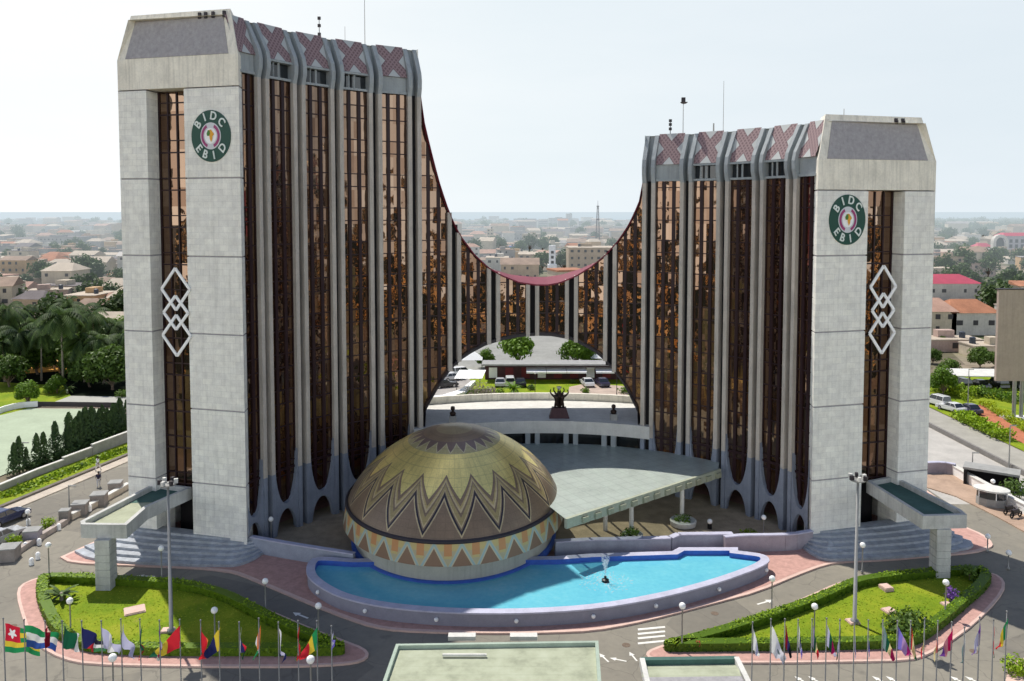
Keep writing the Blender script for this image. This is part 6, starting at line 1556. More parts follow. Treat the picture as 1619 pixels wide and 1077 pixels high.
for k, (x, lb) in enumerate([(846, 'white globe lamp on the lawn left of the statue'), (975, 'dark lamp pole at the right side of the arch lawn')]):
    q = G(x, 628); root = thing('garden_lamp', lb, 'lamp', (q[0], q[1], 0)); mb = MB(); mb.lathe([(.07, 0), (.05, 4.0)], 8); mb.build('pole', M['dark_metal'], root); mb = MB(); mb.ball((0, 0, 4.15), .26, 10); mb.build('globe', M['globe'], root)
q = G(704, 612); car(q[0], q[1], .4, 'sedan', (.03, .03, .035), 'black car parked at the left side of the arch view')
q = G(716, 601); car(q[0], q[1], .5, 'sedan', (.55, .55, .56), 'silver car parked behind the black one at the arch side')
q = G(732, 594); car(q[0], q[1], .5, 'suv', (.75, .75, .74), 'white van like car parked left of the tin shelter')
for k, (x, col, kd, lb) in enumerate([(791, (.5, .5, .52), 'sedan', 'silver car at the left end of the row before the pavilion'), (806, (.75, .75, .74), 'suv', 'white car second in the row before the pavilion'), (822, (.03, .03, .035), 'sedan', 'black car third in the row before the pavilion'), (927, (.75, .75, .74), 'sedan', 'white car between the two awning groups'), (950, (.05, .04, .08), 'sedan', 'dark car under the right awnings')]):
    car((x - CX) / F_PX * 145.5, 142.8, PI / 2 + .05 * k, kd, col, lb)
# ---------------------------------------------------------------- right side of the site
LIGHTP = mat('pale_pavement', (.42, .40, .37), .9, .14, .5, coords='World')
mb = MB(); mb.sheet([(46.5, 84), (60.0, 84), (60.0, 128), (46.5, 128)], .012); mb.sheet([(60.0, 60), (60.05, 128), (58, 128), (52, 60)], .016); struct(mb, 'pavement', LIGHTP)
mb = MB(); mb.prism(gp([(1462, 752), (1509, 752), (1545, 776), (1590, 802), (1650, 830), (1650, 862), (1619, 842), (1583, 822), (1558, 809), (1511, 786), (1462, 771)]), -.02, .12); struct(mb, 'deck', mat('brown_deck', (.38, .27, .2), .9, .2, .5, coords='World'))
mb = MB(); mb.bar((60.3, 60, .3), (60.3, 135, .3), .3, .6); tag(mb.build('kerb_wall', mat('dark_kerb', (.2, .19, .18), .9, .2, 1)), 'dark low kerb wall along the near side of the right street', 'kerb')
seg_wall([(1509, 752, 1.1), (1545, 773, 1.1), (1590, 798, 1.1), (1660, 836, 1.1)], 'white boundary wall beside the brown deck on the right', M['white'], .5)
lowwall([(1462, 749), (1490, 748), (1510, 752)], 1.3, 'deck_wall', 'short mauve wall closing the brown deck behind the right tower', M['mauve'], M['coping'], .4, 0)
# booth
q = G(1567, 800); booth = thing('guard_booth', 'rounded pale roofed guard booth on the brown deck', 'booth', (q[0], q[1], .1), -.5); booth.scale = (.82, .82, .82)
mb = MB(); mb.lathe([(1.5, 0), (1.5, 1.0)], 10, sx=1.15, sy=.8); mb.build('wall', M['roof_grey'], booth)
mb = MB(); mb.lathe([(1.45, 1.0), (1.45, 2.0)], 10, sx=1.15, sy=.8, close=False); mb.build('window', M['carglass'], booth)
mb = MB(); mb.lathe([(1.8, 2.0), (1.8, 2.2), (1.3, 2.32), (1e-4, 2.36)], 20, sx=1.15, sy=.85); mb.build('roof', M['offwhite'], booth)
for k in range(5):
    mb = MB(); a = k * 1.25; mb.box((1.5 * 1.15 * math.cos(a), 1.5 * .8 * math.sin(a), 1.5), (.1, .1, 1.0)); mb.build('frame', M['white'], booth)
for x, y in ((1596, 814), (1606, 820)):
    q = G(x, y); root = thing('parked_motorbike', 'dark motorbike parked at the booth end of the brown deck', 'motorbike', (q[0], q[1], .12), .4, 'two motorbikes parked by the guard booth')
    for xx in (-.6, .6):
        mb = MB(); mb.lathe([(.2, -.05), (.3, -.04), (.3, .04), (.2, .05)], 14, close=False); mb.v = [(px_ + xx, z_, y_ + .3) for px_, y_, z_ in mb.v]; mb.build('wheel', M['tyre'], root)
    mb = MB(); mb.bar((-.55, 0, .6), (.4, 0, .65), .25, .3); mb.bar((.4, 0, .6), (.62, 0, .3), .1, .1); mb.build('body', M['black'], root)
    mb = MB(); mb.bar((-.6, 0, .82), (.1, 0, .8), .24, .1); mb.build('seat', M['dark_metal'], root)
    mb = MB(); mb.bar((.35, -.3, 1.0), (.35, .3, 1.0), .05, .05); mb.bar((.5, 0, .6), (.35, 0, 1.0), .06, .06); mb.build('handlebar', M['rim'], root)
q = G(1566, 772); root = thing('ramp_shelter', 'concrete slab over a dark ramp opening beyond the white wall', 'shelter', (q[0], q[1], 0), -.6)
mb = MB(); mb.box((0, 1.0, 1.9), (5.5, 2.5, .25)); mb.build('roof', M['roof_grey'], root); mb = MB(); mb.box((0, 1.9, .9), (5.2, .3, 1.75)); mb.build('wall', M['void'], root); mb = MB(); mb.box((-2.5, .6, .9), (.3, 2, 1.75)); mb.box((2.5, .6, .9), (.3, 2, 1.75)); mb.build('side_wall', M['void'], root)
shrub((*G(1604, 790), 0), 1.9, 2.2, 'olive grey bush beside the ramp opening', 'leaf', seed=101, n=500, size=.17)
shrub((*G(1528, 752), 0), .5, 1.3, 'small dark plant on the white wall by the deck', 'leaf', seed=102, n=120, size=.12)
# green bank across the right street
mb = MB(); mb.sheet([(66.4, 60), (130, 60), (130, 152), (66.4, 152)], .01); tag(mb.build('grass', M['grass']), kind='stuff')
mb = MB(); mb.sheet(gp([(1538, 642), (1552, 640), (1575, 655), (1600, 672), (1650, 700), (1650, 716), (1610, 698), (1575, 676), (1548, 658)]), .03); struct(mb, 'path', mat('red_brick_path', (.42, .15, .08), .9, .2, .8, coords='World'))
def hedge_line(a, b, w, h, label, m, n, seed, size=.16):
    pa, pb = Vector((*G(*a), 0)), Vector((*G(*b), 0)); rng = random.Random(seed); mb = MB(); mb.col = []
    root = thing('hedge', label, 'hedge', tuple(pa))
    d = pb - pa; s = Vector((-d.y, d.x, 0)).normalized()
    for _ in range(n):
        t = rng.random(); bump = 1 + .25 * math.sin(t * 23 + seed); nv = Vector((rng.gauss(0, .7), rng.gauss(0, .7), rng.gauss(.6, .6))).normalized(); t1 = nv.orthogonal().normalized(); t2 = nv.cross(t1); r = size * rng.uniform(.6, 1.3)
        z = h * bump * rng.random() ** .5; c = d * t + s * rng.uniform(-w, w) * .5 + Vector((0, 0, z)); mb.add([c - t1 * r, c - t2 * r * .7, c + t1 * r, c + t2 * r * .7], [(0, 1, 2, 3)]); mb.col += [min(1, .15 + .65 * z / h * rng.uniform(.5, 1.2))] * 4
    mb.build('foliage', M[m], root)
M['limehedge'] = leafmat('lime_leaf', (.10, .20, .005), (.42, .50, .015), trans=.2)
hedge_line((1505, 622), (1532, 636), 1.6, 1.0, 'short lime green hedge above the parked white cars', 'limehedge', 500, 3)
hedge_line((1552, 640), (1640, 692), 1.5, 1.0, 'long lime green hedge along the red brick path', 'limehedge', 1200, 4)
hedge_line((1516, 662), (1590, 698), 3.0, 1.3, 'dark green hedge between right street and red brick path', 'hedge', 1600, 5, .2)
hedge_line((1470, 616), (1545, 628), 3.5, 1.4, 'loose green bushes on the bank left of the lime hedge', 'hedge', 1000, 6, .22)
hedge_line((1540, 622), (1640, 640), 5.0, 1.0, 'low rough bushes in front of the billboard posts', 'leafbright', 1200, 7, .22)
mb = MB(); mb.sheet([(60.5, 62), (66.1, 62), (66.1, 320), (60.5, 320)], .006); struct(mb, 'street', mat('pale_asphalt', (.33, .315, .275), .9, .15, .5, coords='World'))
# billboard
bbx, bby = G(1600, 664); bb = thing('billboard', 'back of a huge beige billboard on two steel posts', 'billboard', (bbx, bby, 0))
Y = bby; z0, z1 = hz(1600, 602, Y), hz(1600, 458, Y); xl = (1579 - CX) / F_PX * (Y + .3) * 1.0 - bbx; xr = xl + 11
mb = MB(); mb.box(((xl + xr) / 2, 0, (z0 + z1) / 2), (xr - xl, .5, z1 - z0)); mb.build('panel', M['billboard'], bb)
mb = MB(); mb.box(((xl + xr) / 2, .1, z1 + .08), (xr - xl + .2, .9, .16)); mb.build('cap', M['dark_metal'], bb)
for x in (.6, 1.7):
    mb = MB(); mb.tube([(x, .6, 0), (x, .6, z0 + 3)], .28, 10); mb.build('post', M['pole'], bb)
mb = MB(); mb.box((1.1, .6, .15), (4, 2.2, .3)); mb.build('footing', M['offwhite'], bb)
# carport with dark cars
q = G(1552, 612); cpx, cpy = q; root = thing('carport', 'long pale carport roof behind the green bank', 'shelter', (cpx, cpy, 0))
mb = MB(); mb.add([(-6, -2.4, 2.5), (8.5, -2.4, 2.3), (8.5, 2.4, 2.7), (-6, 2.4, 2.9), (-6, -2.4, 2.35), (8.5, -2.4, 2.15)], [(0, 1, 2, 3), (4, 5, 1, 0)]); mb.build('roof', M['offwhite'], root)
for x in (-5.5, -1, 3.5, 8):
    mb = MB(); mb.tube([(x, 2, 0), (x, 2, 2.6)], .08, 6); mb.build('post', M['dark_metal'], root)
for k, (dx, lb) in enumerate([(-3.8, 'first dark car from the left under the carport'), (-.6, 'second dark car under the carport'), (2.6, 'third dark car under the carport'), (5.8, 'dark car at the billboard end of the carport')]):
    car(cpx + dx, cpy, PI / 2 + .1, 'sedan' if k % 2 else 'suv', (.02, .022, .03), lb)
for k, (x, y, s, kd, lb) in enumerate([(1490, 624, .62, 'bushy2', 'bright tree on the bank next to the right tower'), (1500, 600, .5, 'bushy', 'dark tree left of the carport'), (1550, 582, .55, 'bushy', 'dark conifer like tree behind the carport'), (1572, 580, .4, 'bushy', 'dark low tree beside the billboard edge'), (1475, 575, .4, 'bushy', 'dark tree at the right tower edge behind the walls'),
                                     (1490, 552, .4, 'bushy2', 'small green tree before the orange roofed house'), (1500, 487, .28, 'bushy', 'dark trees before the red roofed house'), (1528, 486, .24, 'bushy', 'dark shrub like tree at the red roofed house corner'), (1592, 468, 1.3, 'bushy2', 'big bright tree above the billboard'), (1570, 474, .9, 'bushy', 'dark tree left of the big bright tree'), (1492, 440, 1.2, 'bushy2', 'bright round tree behind the red roof'), (1520, 436, 1.35, 'bushy', 'dark round tree behind the red roof')]):
    q = G(x, y); tree(kd if y > 480 else 'far%d' % (k % 4), (*q, 0), lb, s * (1.0 if y > 470 else .95), k * 1.9)
# ---------------------------------------------------------------- the town
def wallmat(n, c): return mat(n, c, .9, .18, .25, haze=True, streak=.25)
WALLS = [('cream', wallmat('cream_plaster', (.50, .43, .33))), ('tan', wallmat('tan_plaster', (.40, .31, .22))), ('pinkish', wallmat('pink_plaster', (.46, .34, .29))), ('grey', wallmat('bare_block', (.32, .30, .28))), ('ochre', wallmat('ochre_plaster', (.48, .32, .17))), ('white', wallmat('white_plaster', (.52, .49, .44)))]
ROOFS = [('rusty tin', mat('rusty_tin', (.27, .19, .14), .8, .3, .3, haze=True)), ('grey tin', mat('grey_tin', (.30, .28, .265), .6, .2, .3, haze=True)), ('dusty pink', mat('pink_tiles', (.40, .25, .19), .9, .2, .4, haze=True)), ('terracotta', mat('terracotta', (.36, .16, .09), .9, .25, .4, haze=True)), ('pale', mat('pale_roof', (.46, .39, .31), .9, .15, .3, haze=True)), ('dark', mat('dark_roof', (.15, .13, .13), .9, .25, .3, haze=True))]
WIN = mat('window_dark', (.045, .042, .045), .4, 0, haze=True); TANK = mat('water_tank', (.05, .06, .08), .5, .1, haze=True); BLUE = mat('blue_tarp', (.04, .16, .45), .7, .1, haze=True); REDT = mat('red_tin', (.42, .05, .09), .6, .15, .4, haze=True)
def house(x, y, w, d, h, rz, wm, rm, kind, label, group, windows=True, rng=R, parts=True):
    root = thing('town_house', label, 'house', (x, y, -.05), rz, group)
    mb = MB(); mb.box((0, 0, h / 2), (w, d, h))
    if kind == 'flat' and w > 6:
        mb.box((w * rng.uniform(-.3, .3), d * rng.uniform(-.2, .3), h + .9), (w * .3, d * .35, 1.8))
    mb.build('wall', wm, root)
    mb = MB(); o = .45
    if kind == 'flat':
        mb.prism([(-w / 2 - .15, -d / 2 - .15), (w / 2 + .15, -d / 2 - .15), (w / 2 + .15, d / 2 + .15), (-w / 2 - .15, d / 2 + .15)], h - .02, h + .22)
    elif kind == 'gable':
        r = min(2.6, d * .22); mb.add([(-w / 2 - o, -d / 2 - o, h - .1), (w / 2 + o, -d / 2 - o, h - .1), (w / 2 + o, 0, h + r), (-w / 2 - o, 0, h + r), (w / 2 + o, d / 2 + o, h - .1), (-w / 2 - o, d / 2 + o, h - .1)], [(0, 1, 2, 3), (3, 2, 4, 5), (1, 4, 2), (0, 3, 5)])
    elif kind == 'hip':
        r = min(2.8, d * .25); k = w * .28; mb.add([(-w / 2 - o, -d / 2 - o, h - .1), (w / 2 + o, -d / 2 - o, h - .1), (w / 2 + o, d / 2 + o, h - .1), (-w / 2 - o, d / 2 + o, h - .1), (-k, 0, h + r), (k, 0, h + r)], [(0, 1, 5, 4), (1, 2, 5), (2, 3, 4, 5), (3, 0, 4)])
    else:
        mb.add([(-w / 2 - o, -d / 2 - o, h + .05), (w / 2 + o, -d / 2 - o, h + .05), (w / 2 + o, d / 2 + o, h + 1.1), (-w / 2 - o, d / 2 + o, h + 1.1), (-w / 2 - o, d / 2 + o, h), (w / 2 + o, d / 2 + o, h)], [(0, 1, 2, 3), (4, 3, 2, 5), (0, 3, 4), (1, 5, 2)])
    mb.build('roof', rm, root)
    if kind == 'flat' and windows and rng.random() < .7:
        tk = MB(); tk.lathe([(.65, 0), (.65, 1.3), (.2, 1.5), (1e-4, 1.5)], 10, (w * rng.uniform(-.35, .35), d * rng.uniform(-.3, .1), h + .2)); tk.build('water_tank', TANK, root)
    if windows:
        fl = max(1, int(h / 3)); nw = max(2, int(w / 3.2)); mw = MB()
        for f in range(fl):
            for k in range(nw):
                if rng.random() < .15: continue
                xx = -w / 2 + (k + .5) * w / nw; zz = (f + .55) * h / fl; ww = rng.choice((.9, 1.2, 1.5)); one = MB() if parts else mw
                one.box((xx, -d / 2 - .02, zz), (ww, .12, 1.25))
                if parts: one.build('window', WIN, root)
        if not parts and mw.v: tag(mw.build('window', WIN, root), kind='stuff') if False else mw.build('window_row', WIN, root)
    return root
rng = random.Random(2024); cnt = 0; used = []
zones = [('left town', -60, 214, 212, 1.078), ('middle town beyond the red rim', 700, 1000, 452, 1.085), ('right town', 1462, 1680, 205, 1.105)]
def seen(zone, px, py):
    if zone == 1: return True
    return True
reserved = []
def special(px, py, wpx, ytop, d, wi, ri, kind, label, windows=True, rz=0.0, rmat=None, wmat=None, parts=True):
    q = G(px, py); Y = q[1]; w = wpx / F_PX * Y; h = hz(px, ytop, Y)
    reserved.append((q[0], Y + d / 2, w / 2 + 3, d / 2 + 4))
    return house(q[0], Y + d / 2, w, d, h, rz, wmat or WALLS[wi][1], rmat or ROOFS[ri][1], kind, label, None, windows, rng, parts)
special(125, 502, 52, 468, 14, 4, 4, 'flat', 'two storey ochre house with arched openings above the palms')
special(172, 500, 40, 478, 10, 0, 2, 'hip', 'pinkish house with dark doorway close to the taller tower')
special(180, 470, 44, 452, 10, 4, 4, 'hip', 'orange walled house beside the taller tower edge')
special(90, 458, 48, 428, 14, 0, 4, 'hip', 'large cream house with pale hipped roof left of the tall tower')
special(22, 468, 36, 456, 10, 2, 2, 'gable', 'pink roofed house at the left edge above the palms')
special(165, 528, 46, 508, 9, 0, 4, 'gable', 'long pale wall house just above the palm tops')
special(96, 391, 68, 375, 26, 3, 5, 'flat', 'wide dark grey block standing out in the left town')
special(118, 376, 24, 368, 20, 5, 1, 'gable', 'white roofed hall behind the wide dark grey block')
special(158, 362, 22, 355, 25, 5, 4, 'flat', 'flat topped pale block on the left skyline', parts=False)
special(88, 362, 12, 352, 25, 3, 5, 'flat', 'dark tower like block on the left skyline', parts=False)
special(170, 412, 34, 403, 10, 5, 4, 'shed', 'small house with bright white roof near the taller tower')
# middle
special(786, 432, 36, 408, 16, 5, 4, 'flat', 'pale block with dark ribbon windows above the red rim left side', wmat=WALLS[5][1])
special(822, 444, 60, 418, 14, 1, 0, 'gable', 'broad brownish house directly behind the red rim')
special(936, 436, 74, 392, 20, 1, 4, 'flat', 'big tan block right of the white tower behind the red rim')
special(775, 388, 10, 362, 10, 0, 4, 'flat', 'slim cream tower block in the middle town')
special(812, 398, 14, 390, 8, 3, 0, 'flat', 'small building with a blue roof in the middle town', rmat=BLUE)
special(800, 380, 70, 368, 22, 3, 5, 'flat', 'long grey block behind the slim cream tower', parts=False)
special(830, 356, 36, 346, 40, 3, 5, 'flat', 'stepped grey block on the middle skyline left', parts=False)
special(885, 360, 34, 345, 40, 3, 5, 'flat', 'grey block on the middle skyline right', parts=False); special(900, 358, 9, 338, 20, 3, 5, 'flat', 'thin tower rising on the middle skyline', parts=False)
special(930, 364, 30, 350, 30, 3, 1, 'flat', 'pale grey block below the lattice mast', parts=False)
# right
special(1509, 474, 84, 448, 14, 5, 0, 'hip', 'white house with a bright crimson roof beside the right tower', rmat=REDT)
special(1542, 530, 76, 494, 12, 5, 3, 'hip', 'two storey white villa with orange tiled roof')
special(1492, 530, 40, 492, 12, 0, 2, 'hip', 'cream house with a pink roof between villa and right tower')
special(1510, 556, 90, 538, 6, 2, 4, 'flat', 'long pinkish wall house in front of the villa')
special(1566, 566, 52, 548, 6, 0, 4, 'flat', 'low cream house behind the carport')
special(1500, 412, 60, 398, 14, 3, 4, 'shed', 'long grey shed with white roof in the right town')
special(1500, 393, 64, 381, 14, 0, 4, 'shed', 'long cream shed behind the grey one in the right town')
special(1502, 374, 24, 364, 16, 0, 4, 'flat', 'pale block on a rise in the right town')
# hotel with the big white arch
q = G(1580, 404); hY = q[1]; k = hY / F_PX; hot = thing('arched_hotel', 'grey hotel with a tall white arch portal and red roof at the right edge', 'building', (q[0], hY, 0)); reserved.append((q[0] + 14, hY + 6, 30, 14))
zt = hz(1580, 371, hY); HW = wallmat('hotel_grey', (.36, .34, .36)); mb = MB(); mb.box((30 * k, 6, zt / 2 - .5), (44 * k, 11.5, zt - 1)); mb.build('wall', HW, hot)
mb = MB(); mb.prism([(6 * k, -.5), (56 * k, -.5), (56 * k, 13), (6 * k, 13)], zt - 1, zt + 1.2, top=[(12 * k, 5), (50 * k, 5), (50 * k, 8), (12 * k, 8)]); mb.build('roof', REDT, hot)
mb = MB(); n = 16; ro, ri = 12 * k, 7.5 * k; zc = zt - ro
for a in range(n):
    t0, t1 = PI * a / n, PI * (a + 1) / n
    mb.add([(ro * math.cos(t0), -1.5, zc + ro * math.sin(t0)), (ro * math.cos(t1), -1.5, zc + ro * math.sin(t1)), (ri * math.cos(t1), -1.5, zc + ri * math.sin(t1)), (ri * math.cos(t0), -1.5, zc + ri * math.sin(t0)), (ro * math.cos(t0), 2, zc + ro * math.sin(t0)), (ro * math.cos(t1), 2, zc + ro * math.sin(t1))], [(0, 1, 2, 3), (4, 5, 1, 0)])
for s in (-1, 1): mb.box((s * (ro + ri) / 2, .25, zc / 2), (ro - ri, 3.5, zc))
mb.build('arch', WALLS[5][1], hot)
mb = MB(); mb.add([(ri * math.cos(PI * a / n), .6, zc + ri * math.sin(PI * a / n)) for a in range(n + 1)] + [(-ri, .6, 0), (ri, .6, 0)], [tuple(range(n + 3))]); mb.build('portal_window', WIN, hot)
for a in range(4):
    for f in range(3):
        mb = MB(); mb.box(((18 + a * 9) * k, .15, 3 + f * (zt - 4) / 3), (4.5 * k, .2, (zt - 5) / 4)); mb.build('window', WIN, hot)
special(1558, 402, 24, 390, 10, 2, 0, 'hip', 'low house with a crimson roof left of the arched hotel', rmat=REDT)
# white tower behind the rim
q = G(873, 446); wt = thing('white_tower', 'slim white tower with a wider base behind the red rim', 'tower', (q[0], q[1], 0)); z1 = hz(873, 388, q[1]); zb = hz(873, 418, q[1]); k = q[1] / F_PX; WTM = wallmat('bright_white', (.72, .74, .76))
mb = MB(); mb.prism([(-7 * k, -7 * k), (7 * k, -7 * k), (7 * k, 7 * k), (-7 * k, 7 * k)], 0, zb); mb.build('base', WTM, wt); mb = MB(); mb.prism([(-5 * k, -5 * k), (5 * k, -5 * k), (5 * k, 5 * k), (-5 * k, 5 * k)], zb, z1); mb.build('shaft', WTM, wt)
reserved.append((q[0], q[1], 6, 6))
for a in range(3):
    mb = MB(); mb.box((0, -5 * k - .05, zb + 1 + a * 2.2), (1.2, .1, 1.2)); mb.build('window', WIN, wt)
# lattice mast
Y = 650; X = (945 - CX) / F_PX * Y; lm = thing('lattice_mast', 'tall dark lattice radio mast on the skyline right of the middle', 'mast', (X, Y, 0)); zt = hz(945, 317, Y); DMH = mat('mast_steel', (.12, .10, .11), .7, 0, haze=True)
for sx, sy in ((-1, -1), (1, -1), (1, 1), (-1, 1)):
    mb = MB(); mb.tube([(sx * 1.9, sy * 1.9, 0), (sx * .5, sy * .5, zt * .86)], .22, 5); mb.build('leg', DMH, lm)
mb = MB(); nb = 14
for a in range(nb):
    z0, z1 = zt * .86 * a / nb, zt * .86 * (a + 1) / nb; r0, r1 = 1.9 - 1.4 * a / nb, 1.9 - 1.4 * (a + 1) / nb
    for s in (-1, 1): mb.bar((-r0 * s, -r0, z0), (r1 * s, -r1, z1), .16, .16)
    mb.bar((-r1, -r1, z1), (r1, -r1, z1), .16, .16); mb.bar((-r1, r1, z1), (r1, r1, z1), .16, .16)
mb.build('bracing', DMH, lm); mb = MB(); mb.tube([(0, 0, zt * .84), (0, 0, zt * 1.0)], [.25, .12], 6); mb.box((0, 0, zt * .88), (1.8, 1.8, 1.2)); mb.box((0, 0, zt * .62), (2.4, 2.4, 1.0)); mb.build('aerial', DMH, lm)

KINDS = ['flat', 'flat', 'gable', 'hip', 'shed', 'flat']; KN = {'flat': 'flat', 'gable': 'pitched', 'hip': 'hipped', 'shed': 'sloping'}
def district(zi, px, Y):
    d = 'near' if Y < 330 else 'middle distance' if Y < 700 else 'far' if Y < 1400 else 'skyline'
    if zi == 0: z = 'left town, ' + ('outer side' if px < 75 else 'tower side' if px > 140 else 'centre')
    elif zi == 1: z = 'town above red rim, ' + ('left' if px < 800 else 'right' if px > 900 else 'middle')
    else: z = 'right town, ' + ('tower side' if px < 1530 else 'outer side')
    return d, z
free = []; cand = []
for zi, (zn, pa, pb, Y0, gr) in enumerate(zones):
    Y = Y0
    while Y < 2450:
        px = pa + rng.uniform(0, 20)
        while px < pb:
            big = 1 + max(0, (Y - 500) / 900)
            w = rng.uniform(8, 16) * min(big, 2.4); d = rng.uniform(7, 12) * min(big, 2.0); yy = Y * rng.uniform(.985, 1.03)
            wp = w / yy * F_PX
            X = (px + wp / 2 - CX) / F_PX * yy
            dens = .93 if zi == 0 else .95 if zi == 1 else (.8 if Y > 330 else .7) if Y < 1100 else .45
            ok = rng.random() < dens and all(abs(X - a) > c + w / 2 - 2 or abs(yy - b) > e + d / 2 - 2 for a, b, c, e in reserved)
            if ok:
                h = rng.choice((3.2, 3.4, 6.2, 6.4, 6.6, 3.3, 9.3)) * (1 if Y < 900 else rng.uniform(1.0, 1.9)); wi = rng.choice((0, 0, 1, 1, 2, 3, 3, 4, 5)); ri = rng.choice((0, 0, 1, 2, 2, 3, 4, 4, 4, 5)); kd = rng.choice(KINDS)
                cand.append((w * (h + 2) / yy ** 2, zi, zn, px, X, yy, w, d, h, wi, ri, kd, rng.uniform(-.35, .35)))
            else: free.append((zi, px, X, yy))
            px += wp + rng.uniform(1.0, 6.0) / yy * F_PX * min(big, 2)
        Y *= gr * rng.uniform(.99, 1.02)
cand = [c for c in cand if not (c[1] == 2 and c[5] < 330 and c[3] < 1600)]; cand.sort(reverse=True); NHOUSE = 262
for ap, zi, zn, px, X, yy, w, d, h, wi, ri, kd, rz in cand[:NHOUSE]:
    ds, zz = district(zi, px, yy); stor = 'low' if h < 5 else 'two-storey' if h < 8.5 else 'tall'
    house(X, yy + d / 2, w, d, h, rz, WALLS[wi][1], ROOFS[ri][1], kd, f'{stor} {WALLS[wi][0]} house, {KN[kd]} {ROOFS[ri][0]} roof, {ds}, {zz}', 'houses of the ' + zn, yy < 520, rng, True)
# the town goes on behind the towers and past both sides of the view
rf_ = random.Random(77); fill = []
for pa, pb, Y0 in ((216, 700, 215), (1002, 1460, 215), (-420, -62, 215), (1682, 2060, 205), (700, 1000, 270)):
    Y = Y0
    while Y < 2450:
        px = pa
        while px < pb:
            big = 1 + max(0, (Y - 500) / 900); w = rf_.uniform(9, 17) * min(big, 2.4); yy = Y * rf_.uniform(.985, 1.03); wp = w / yy * F_PX; X = (px + wp / 2 - CX) / F_PX * yy
            if rf_.random() < .85 and not (Y0 == 270 and Y > 345): fill.append((0, 0, '', px, X, yy, w, rf_.uniform(7, 12) * min(big, 2), rf_.choice((3.2, 6.2, 6.4, 9.3)), rf_.choice((0, 0, 1, 1, 2, 3, 4)), rf_.choice((0, 1, 2, 3, 4, 4)), 'flat', rf_.uniform(-.3, .3)))
            px += wp + rf_.uniform(2, 9) / yy * F_PX * min(big, 2)
        Y *= 1.1
# the rest of the town, too small to tell apart
mb = MB(); mt = [WALLS[k][1] for k in range(6)] + [ROOFS[k][1] for k in range(6)] + [WIN]
for ap, zi, zn, px, X, yy, w, d, h, wi, ri, kd, rz in cand[NHOUSE:] + fill:
    mb.box((X, yy, h / 2), (w, d, h), rz, wi); mb.box((X, yy, h + .3), (w + .6, d + .6, .6), rz, 6 + ri)
    co_, si_ = math.cos(rz), math.sin(rz)
    for f in range(max(1, int(h / 3.2))):
        zz = (f + .55) * h / max(1, int(h / 3.2)); mb.box((X + si_ * d / 2, yy - co_ * d / 2, zz), (w * .8, .2, 1.1), rz, 12)
tag(mb.build('far_town', mt), kind='stuff')
# town trees
tc_ = 0
for zi, (zn, pa, pb, Y0, gr) in enumerate(zones):
    Y = Y0 * 1.02
    while Y < 2300:
        nt_ = (7, 5, 6)[zi]
        for _ in range(nt_):
            px = rng.uniform(pa, pb); yy = Y * rng.uniform(.97, 1.05); X = (px - CX) / F_PX * yy
            if any(abs(X - a) < c - 1 and abs(yy - b) < e for a, b, c, e in reserved): continue
            if zi == 2 and yy < 300 and px < 1570: continue
            if rng.random() < (.45 if zi == 1 else .25 if zi == 0 else .1): continue
            ds, zz = district(zi, px, Y); s = rng.uniform(.6, 1.15) * (1 if Y < 700 else 1.3 if Y < 1400 else 1.7); k = rng.randrange(4)
            tree('far%d' % k, (X, yy, 0), f'{("small", "rounded", "broad", "spreading")[k]} green tree among houses, {ds}, {zz}'.replace(', skyline, ', ' on the skyline, ').replace(', middle distance, ', ' in middle distance, '), s, rng.uniform(0, 6), 'trees of the ' + zn); tc_ += 1
        Y *= 1.11
for k, (x, y, s, lb) in enumerate([(846, 440, .9, 'green tree left of the white tower behind the red rim'), (857, 428, 1.2, 'dark green tree directly behind the white tower at its left'), (892, 430, 1.2, 'dark green tree directly behind the white tower at its right'), (838, 398, 1.3, 'broad tree crown beside the blue roof'), (858, 398, 1.4, 'broad tree crown above the white tower top'), (875, 394, 1.3, 'broad tree crown just right of the white tower top'), (822, 402, 1.0, 'smaller green tree touching the blue roofed building'), (968, 398, 1.0, 'green tree at the right end of the big tan block')]):
    q = G(x, y); tree('far%d' % (k % 4), (*q, 0), lb, s, k * 1.1)
# woods on the skyline
def woods(pa, pb, Ya, Yb, n, hm, seed):
    rg = random.Random(seed); mb = MB(); mb.col = []
    for _ in range(n):
        yy = Ya * (Yb / Ya) ** rg.random(); X = (rg.uniform(pa, pb) - CX) / F_PX * yy; r = rg.uniform(5, 11); h = hm * rg.uniform(.6, 1.15)
        leaf_cloud(mb, (X, yy, h * .5), (r, r * .8, h * .5), 60, 1.9, rg, (0, .8), hollow=.4)
    tag(mb.build('far_woods', M['leafh']), kind='stuff')
woods(1455, 1700, 1150, 2500, 420, 15, 5); woods(-80, 225, 1500, 2550, 160, 10, 6); woods(700, 1010, 1400, 2500, 160, 11, 7); woods(230, 700, 300, 2500, 220, 10, 8); woods(1000, 1455, 300, 2500, 260, 11, 9)
print('HOUSES', len(cand), 'TREES', tc_)
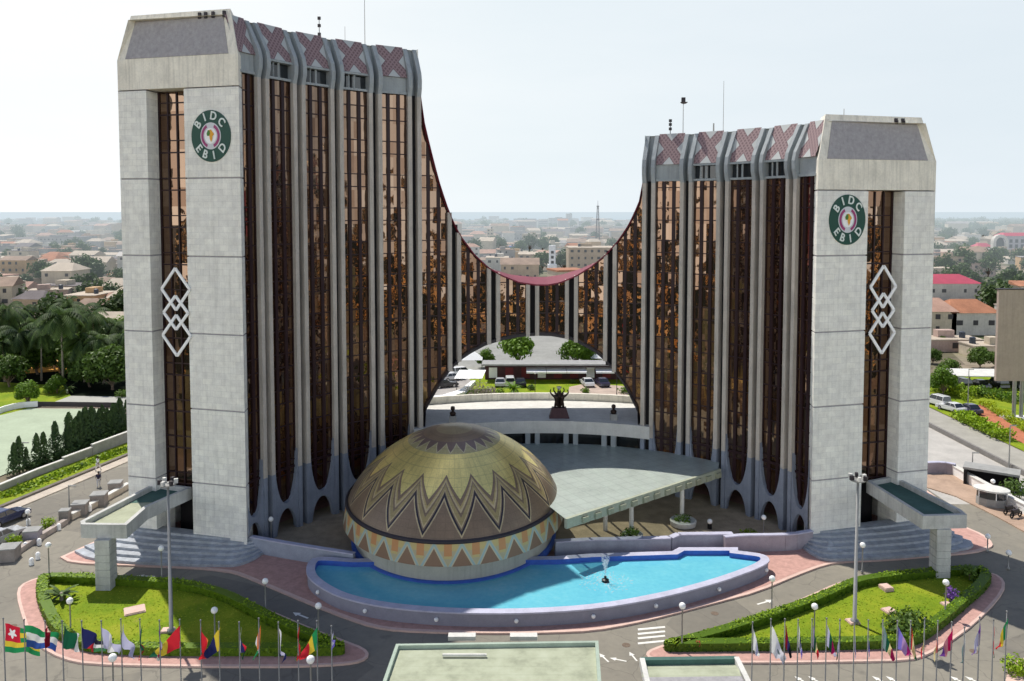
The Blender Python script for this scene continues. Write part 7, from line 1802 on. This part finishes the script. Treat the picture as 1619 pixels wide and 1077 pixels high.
# ---------------------------------------------------------------- camera, light, sky
cam = bpy.data.cameras.new('camera'); co = bpy.data.objects.new('camera', cam); COL.objects.link(co)
co.location = (0, 0, CAM_H); co.rotation_euler = (PI / 2 - PITCH, 0, 0)
cam.sensor_fit = 'HORIZONTAL'; cam.sensor_width = 36; cam.lens = 36 * F_PX / 1619
cam.shift_x = 0; cam.shift_y = (CY - 538.5) / 1619 * 1.0
cam.clip_start = .5; cam.clip_end = 120000
sc.camera = co
EL = math.radians(59.4); sd = Vector((-.575, .818, 0)).normalized()
sun = bpy.data.lights.new('sun', 'SUN'); so = bpy.data.objects.new('sun', sun); COL.objects.link(so)
sun.energy = 5.0; sun.angle = math.radians(.53); sun.color = (1, .95, .86)
dirv = Vector((sd.x * math.cos(EL), sd.y * math.cos(EL), math.sin(EL)))
so.rotation_euler = dirv.to_track_quat('Z', 'Y').to_euler()
so.location = (-60, 80, 120)
w = bpy.data.worlds.new('World'); sc.world = w; w.use_nodes = True
nt = w.node_tree; bg = nt.nodes['Background']
sky = nt.nodes.new('ShaderNodeTexSky'); sky.sky_type = 'NISHITA'; sky.sun_disc = False
sky.sun_elevation = EL; sky.sun_rotation = math.atan2(sd.x, sd.y); sky.air_density = 1.2; sky.dust_density = 1.5; sky.ozone_density = 1.0
tcw = nd(nt, 'ShaderNodeTexCoord'); sp_ = nd(nt, 'ShaderNodeSeparateXYZ'); nt.links.new(tcw.outputs['Generated'], sp_.inputs[0])
low = ramp(nt, sp_.outputs[2], [(0.0, (1, 1, 1)), (.25, (.95, .95, .95)), (.33, (.2, .2, .2)), (.5, (0, 0, 0))])
side = ramp(nt, mth(nt, 'ADD', mth(nt, 'MULTIPLY', sp_.outputs[0], .5), .5), [(.3, (8.8, 9.0, 9.0)), (.5, (7.6, 8.2, 8.5)), (.72, (6.9, 7.6, 8.1))])
rear = ramp(nt, mth(nt, 'ADD', mth(nt, 'MULTIPLY', sp_.outputs[1], .5), .5), [(.25, (2.1, 2.07, 2.02)), (.45, (.8, .8, .82)), (.8, (1, 1, 1))])  # sky behind the camera overbrightened to fill the front walls
side = mixc(nt, 1.0, side, rear, 'MULTIPLY')
mpc = nd(nt, 'ShaderNodeMapping'); mpc.inputs['Scale'].default_value = (1.6, 1.6, 7.0); nt.links.new(tcw.outputs['Generated'], mpc.inputs[0]); cl = noise(nt, mpc.outputs[0], 1.6, 6, .55)
side = mixc(nt, 1.0, side, ramp(nt, cl.outputs[0], [(.3, (.97, .98, .985)), (.7, (1.03, 1.02, 1.015))]), 'MULTIPLY')
nt.links.new(mixc(nt, low, mixc(nt, 1.0, sky.outputs[0], (.64, .70, .82), 'MULTIPLY'), side), bg.inputs['Color']); bg.inputs['Strength'].default_value = .115
sc.view_settings.view_transform = 'Standard'; sc.view_settings.look = 'None'; sc.view_settings.exposure = 0
sc.cycles.max_bounces = 6; sc.cycles.diffuse_bounces = 3; sc.cycles.glossy_bounces = 4; sc.cycles.transparent_max_bounces = 8
sc.cycles.use_denoising = True; sc.cycles.sample_clamp_indirect = 6
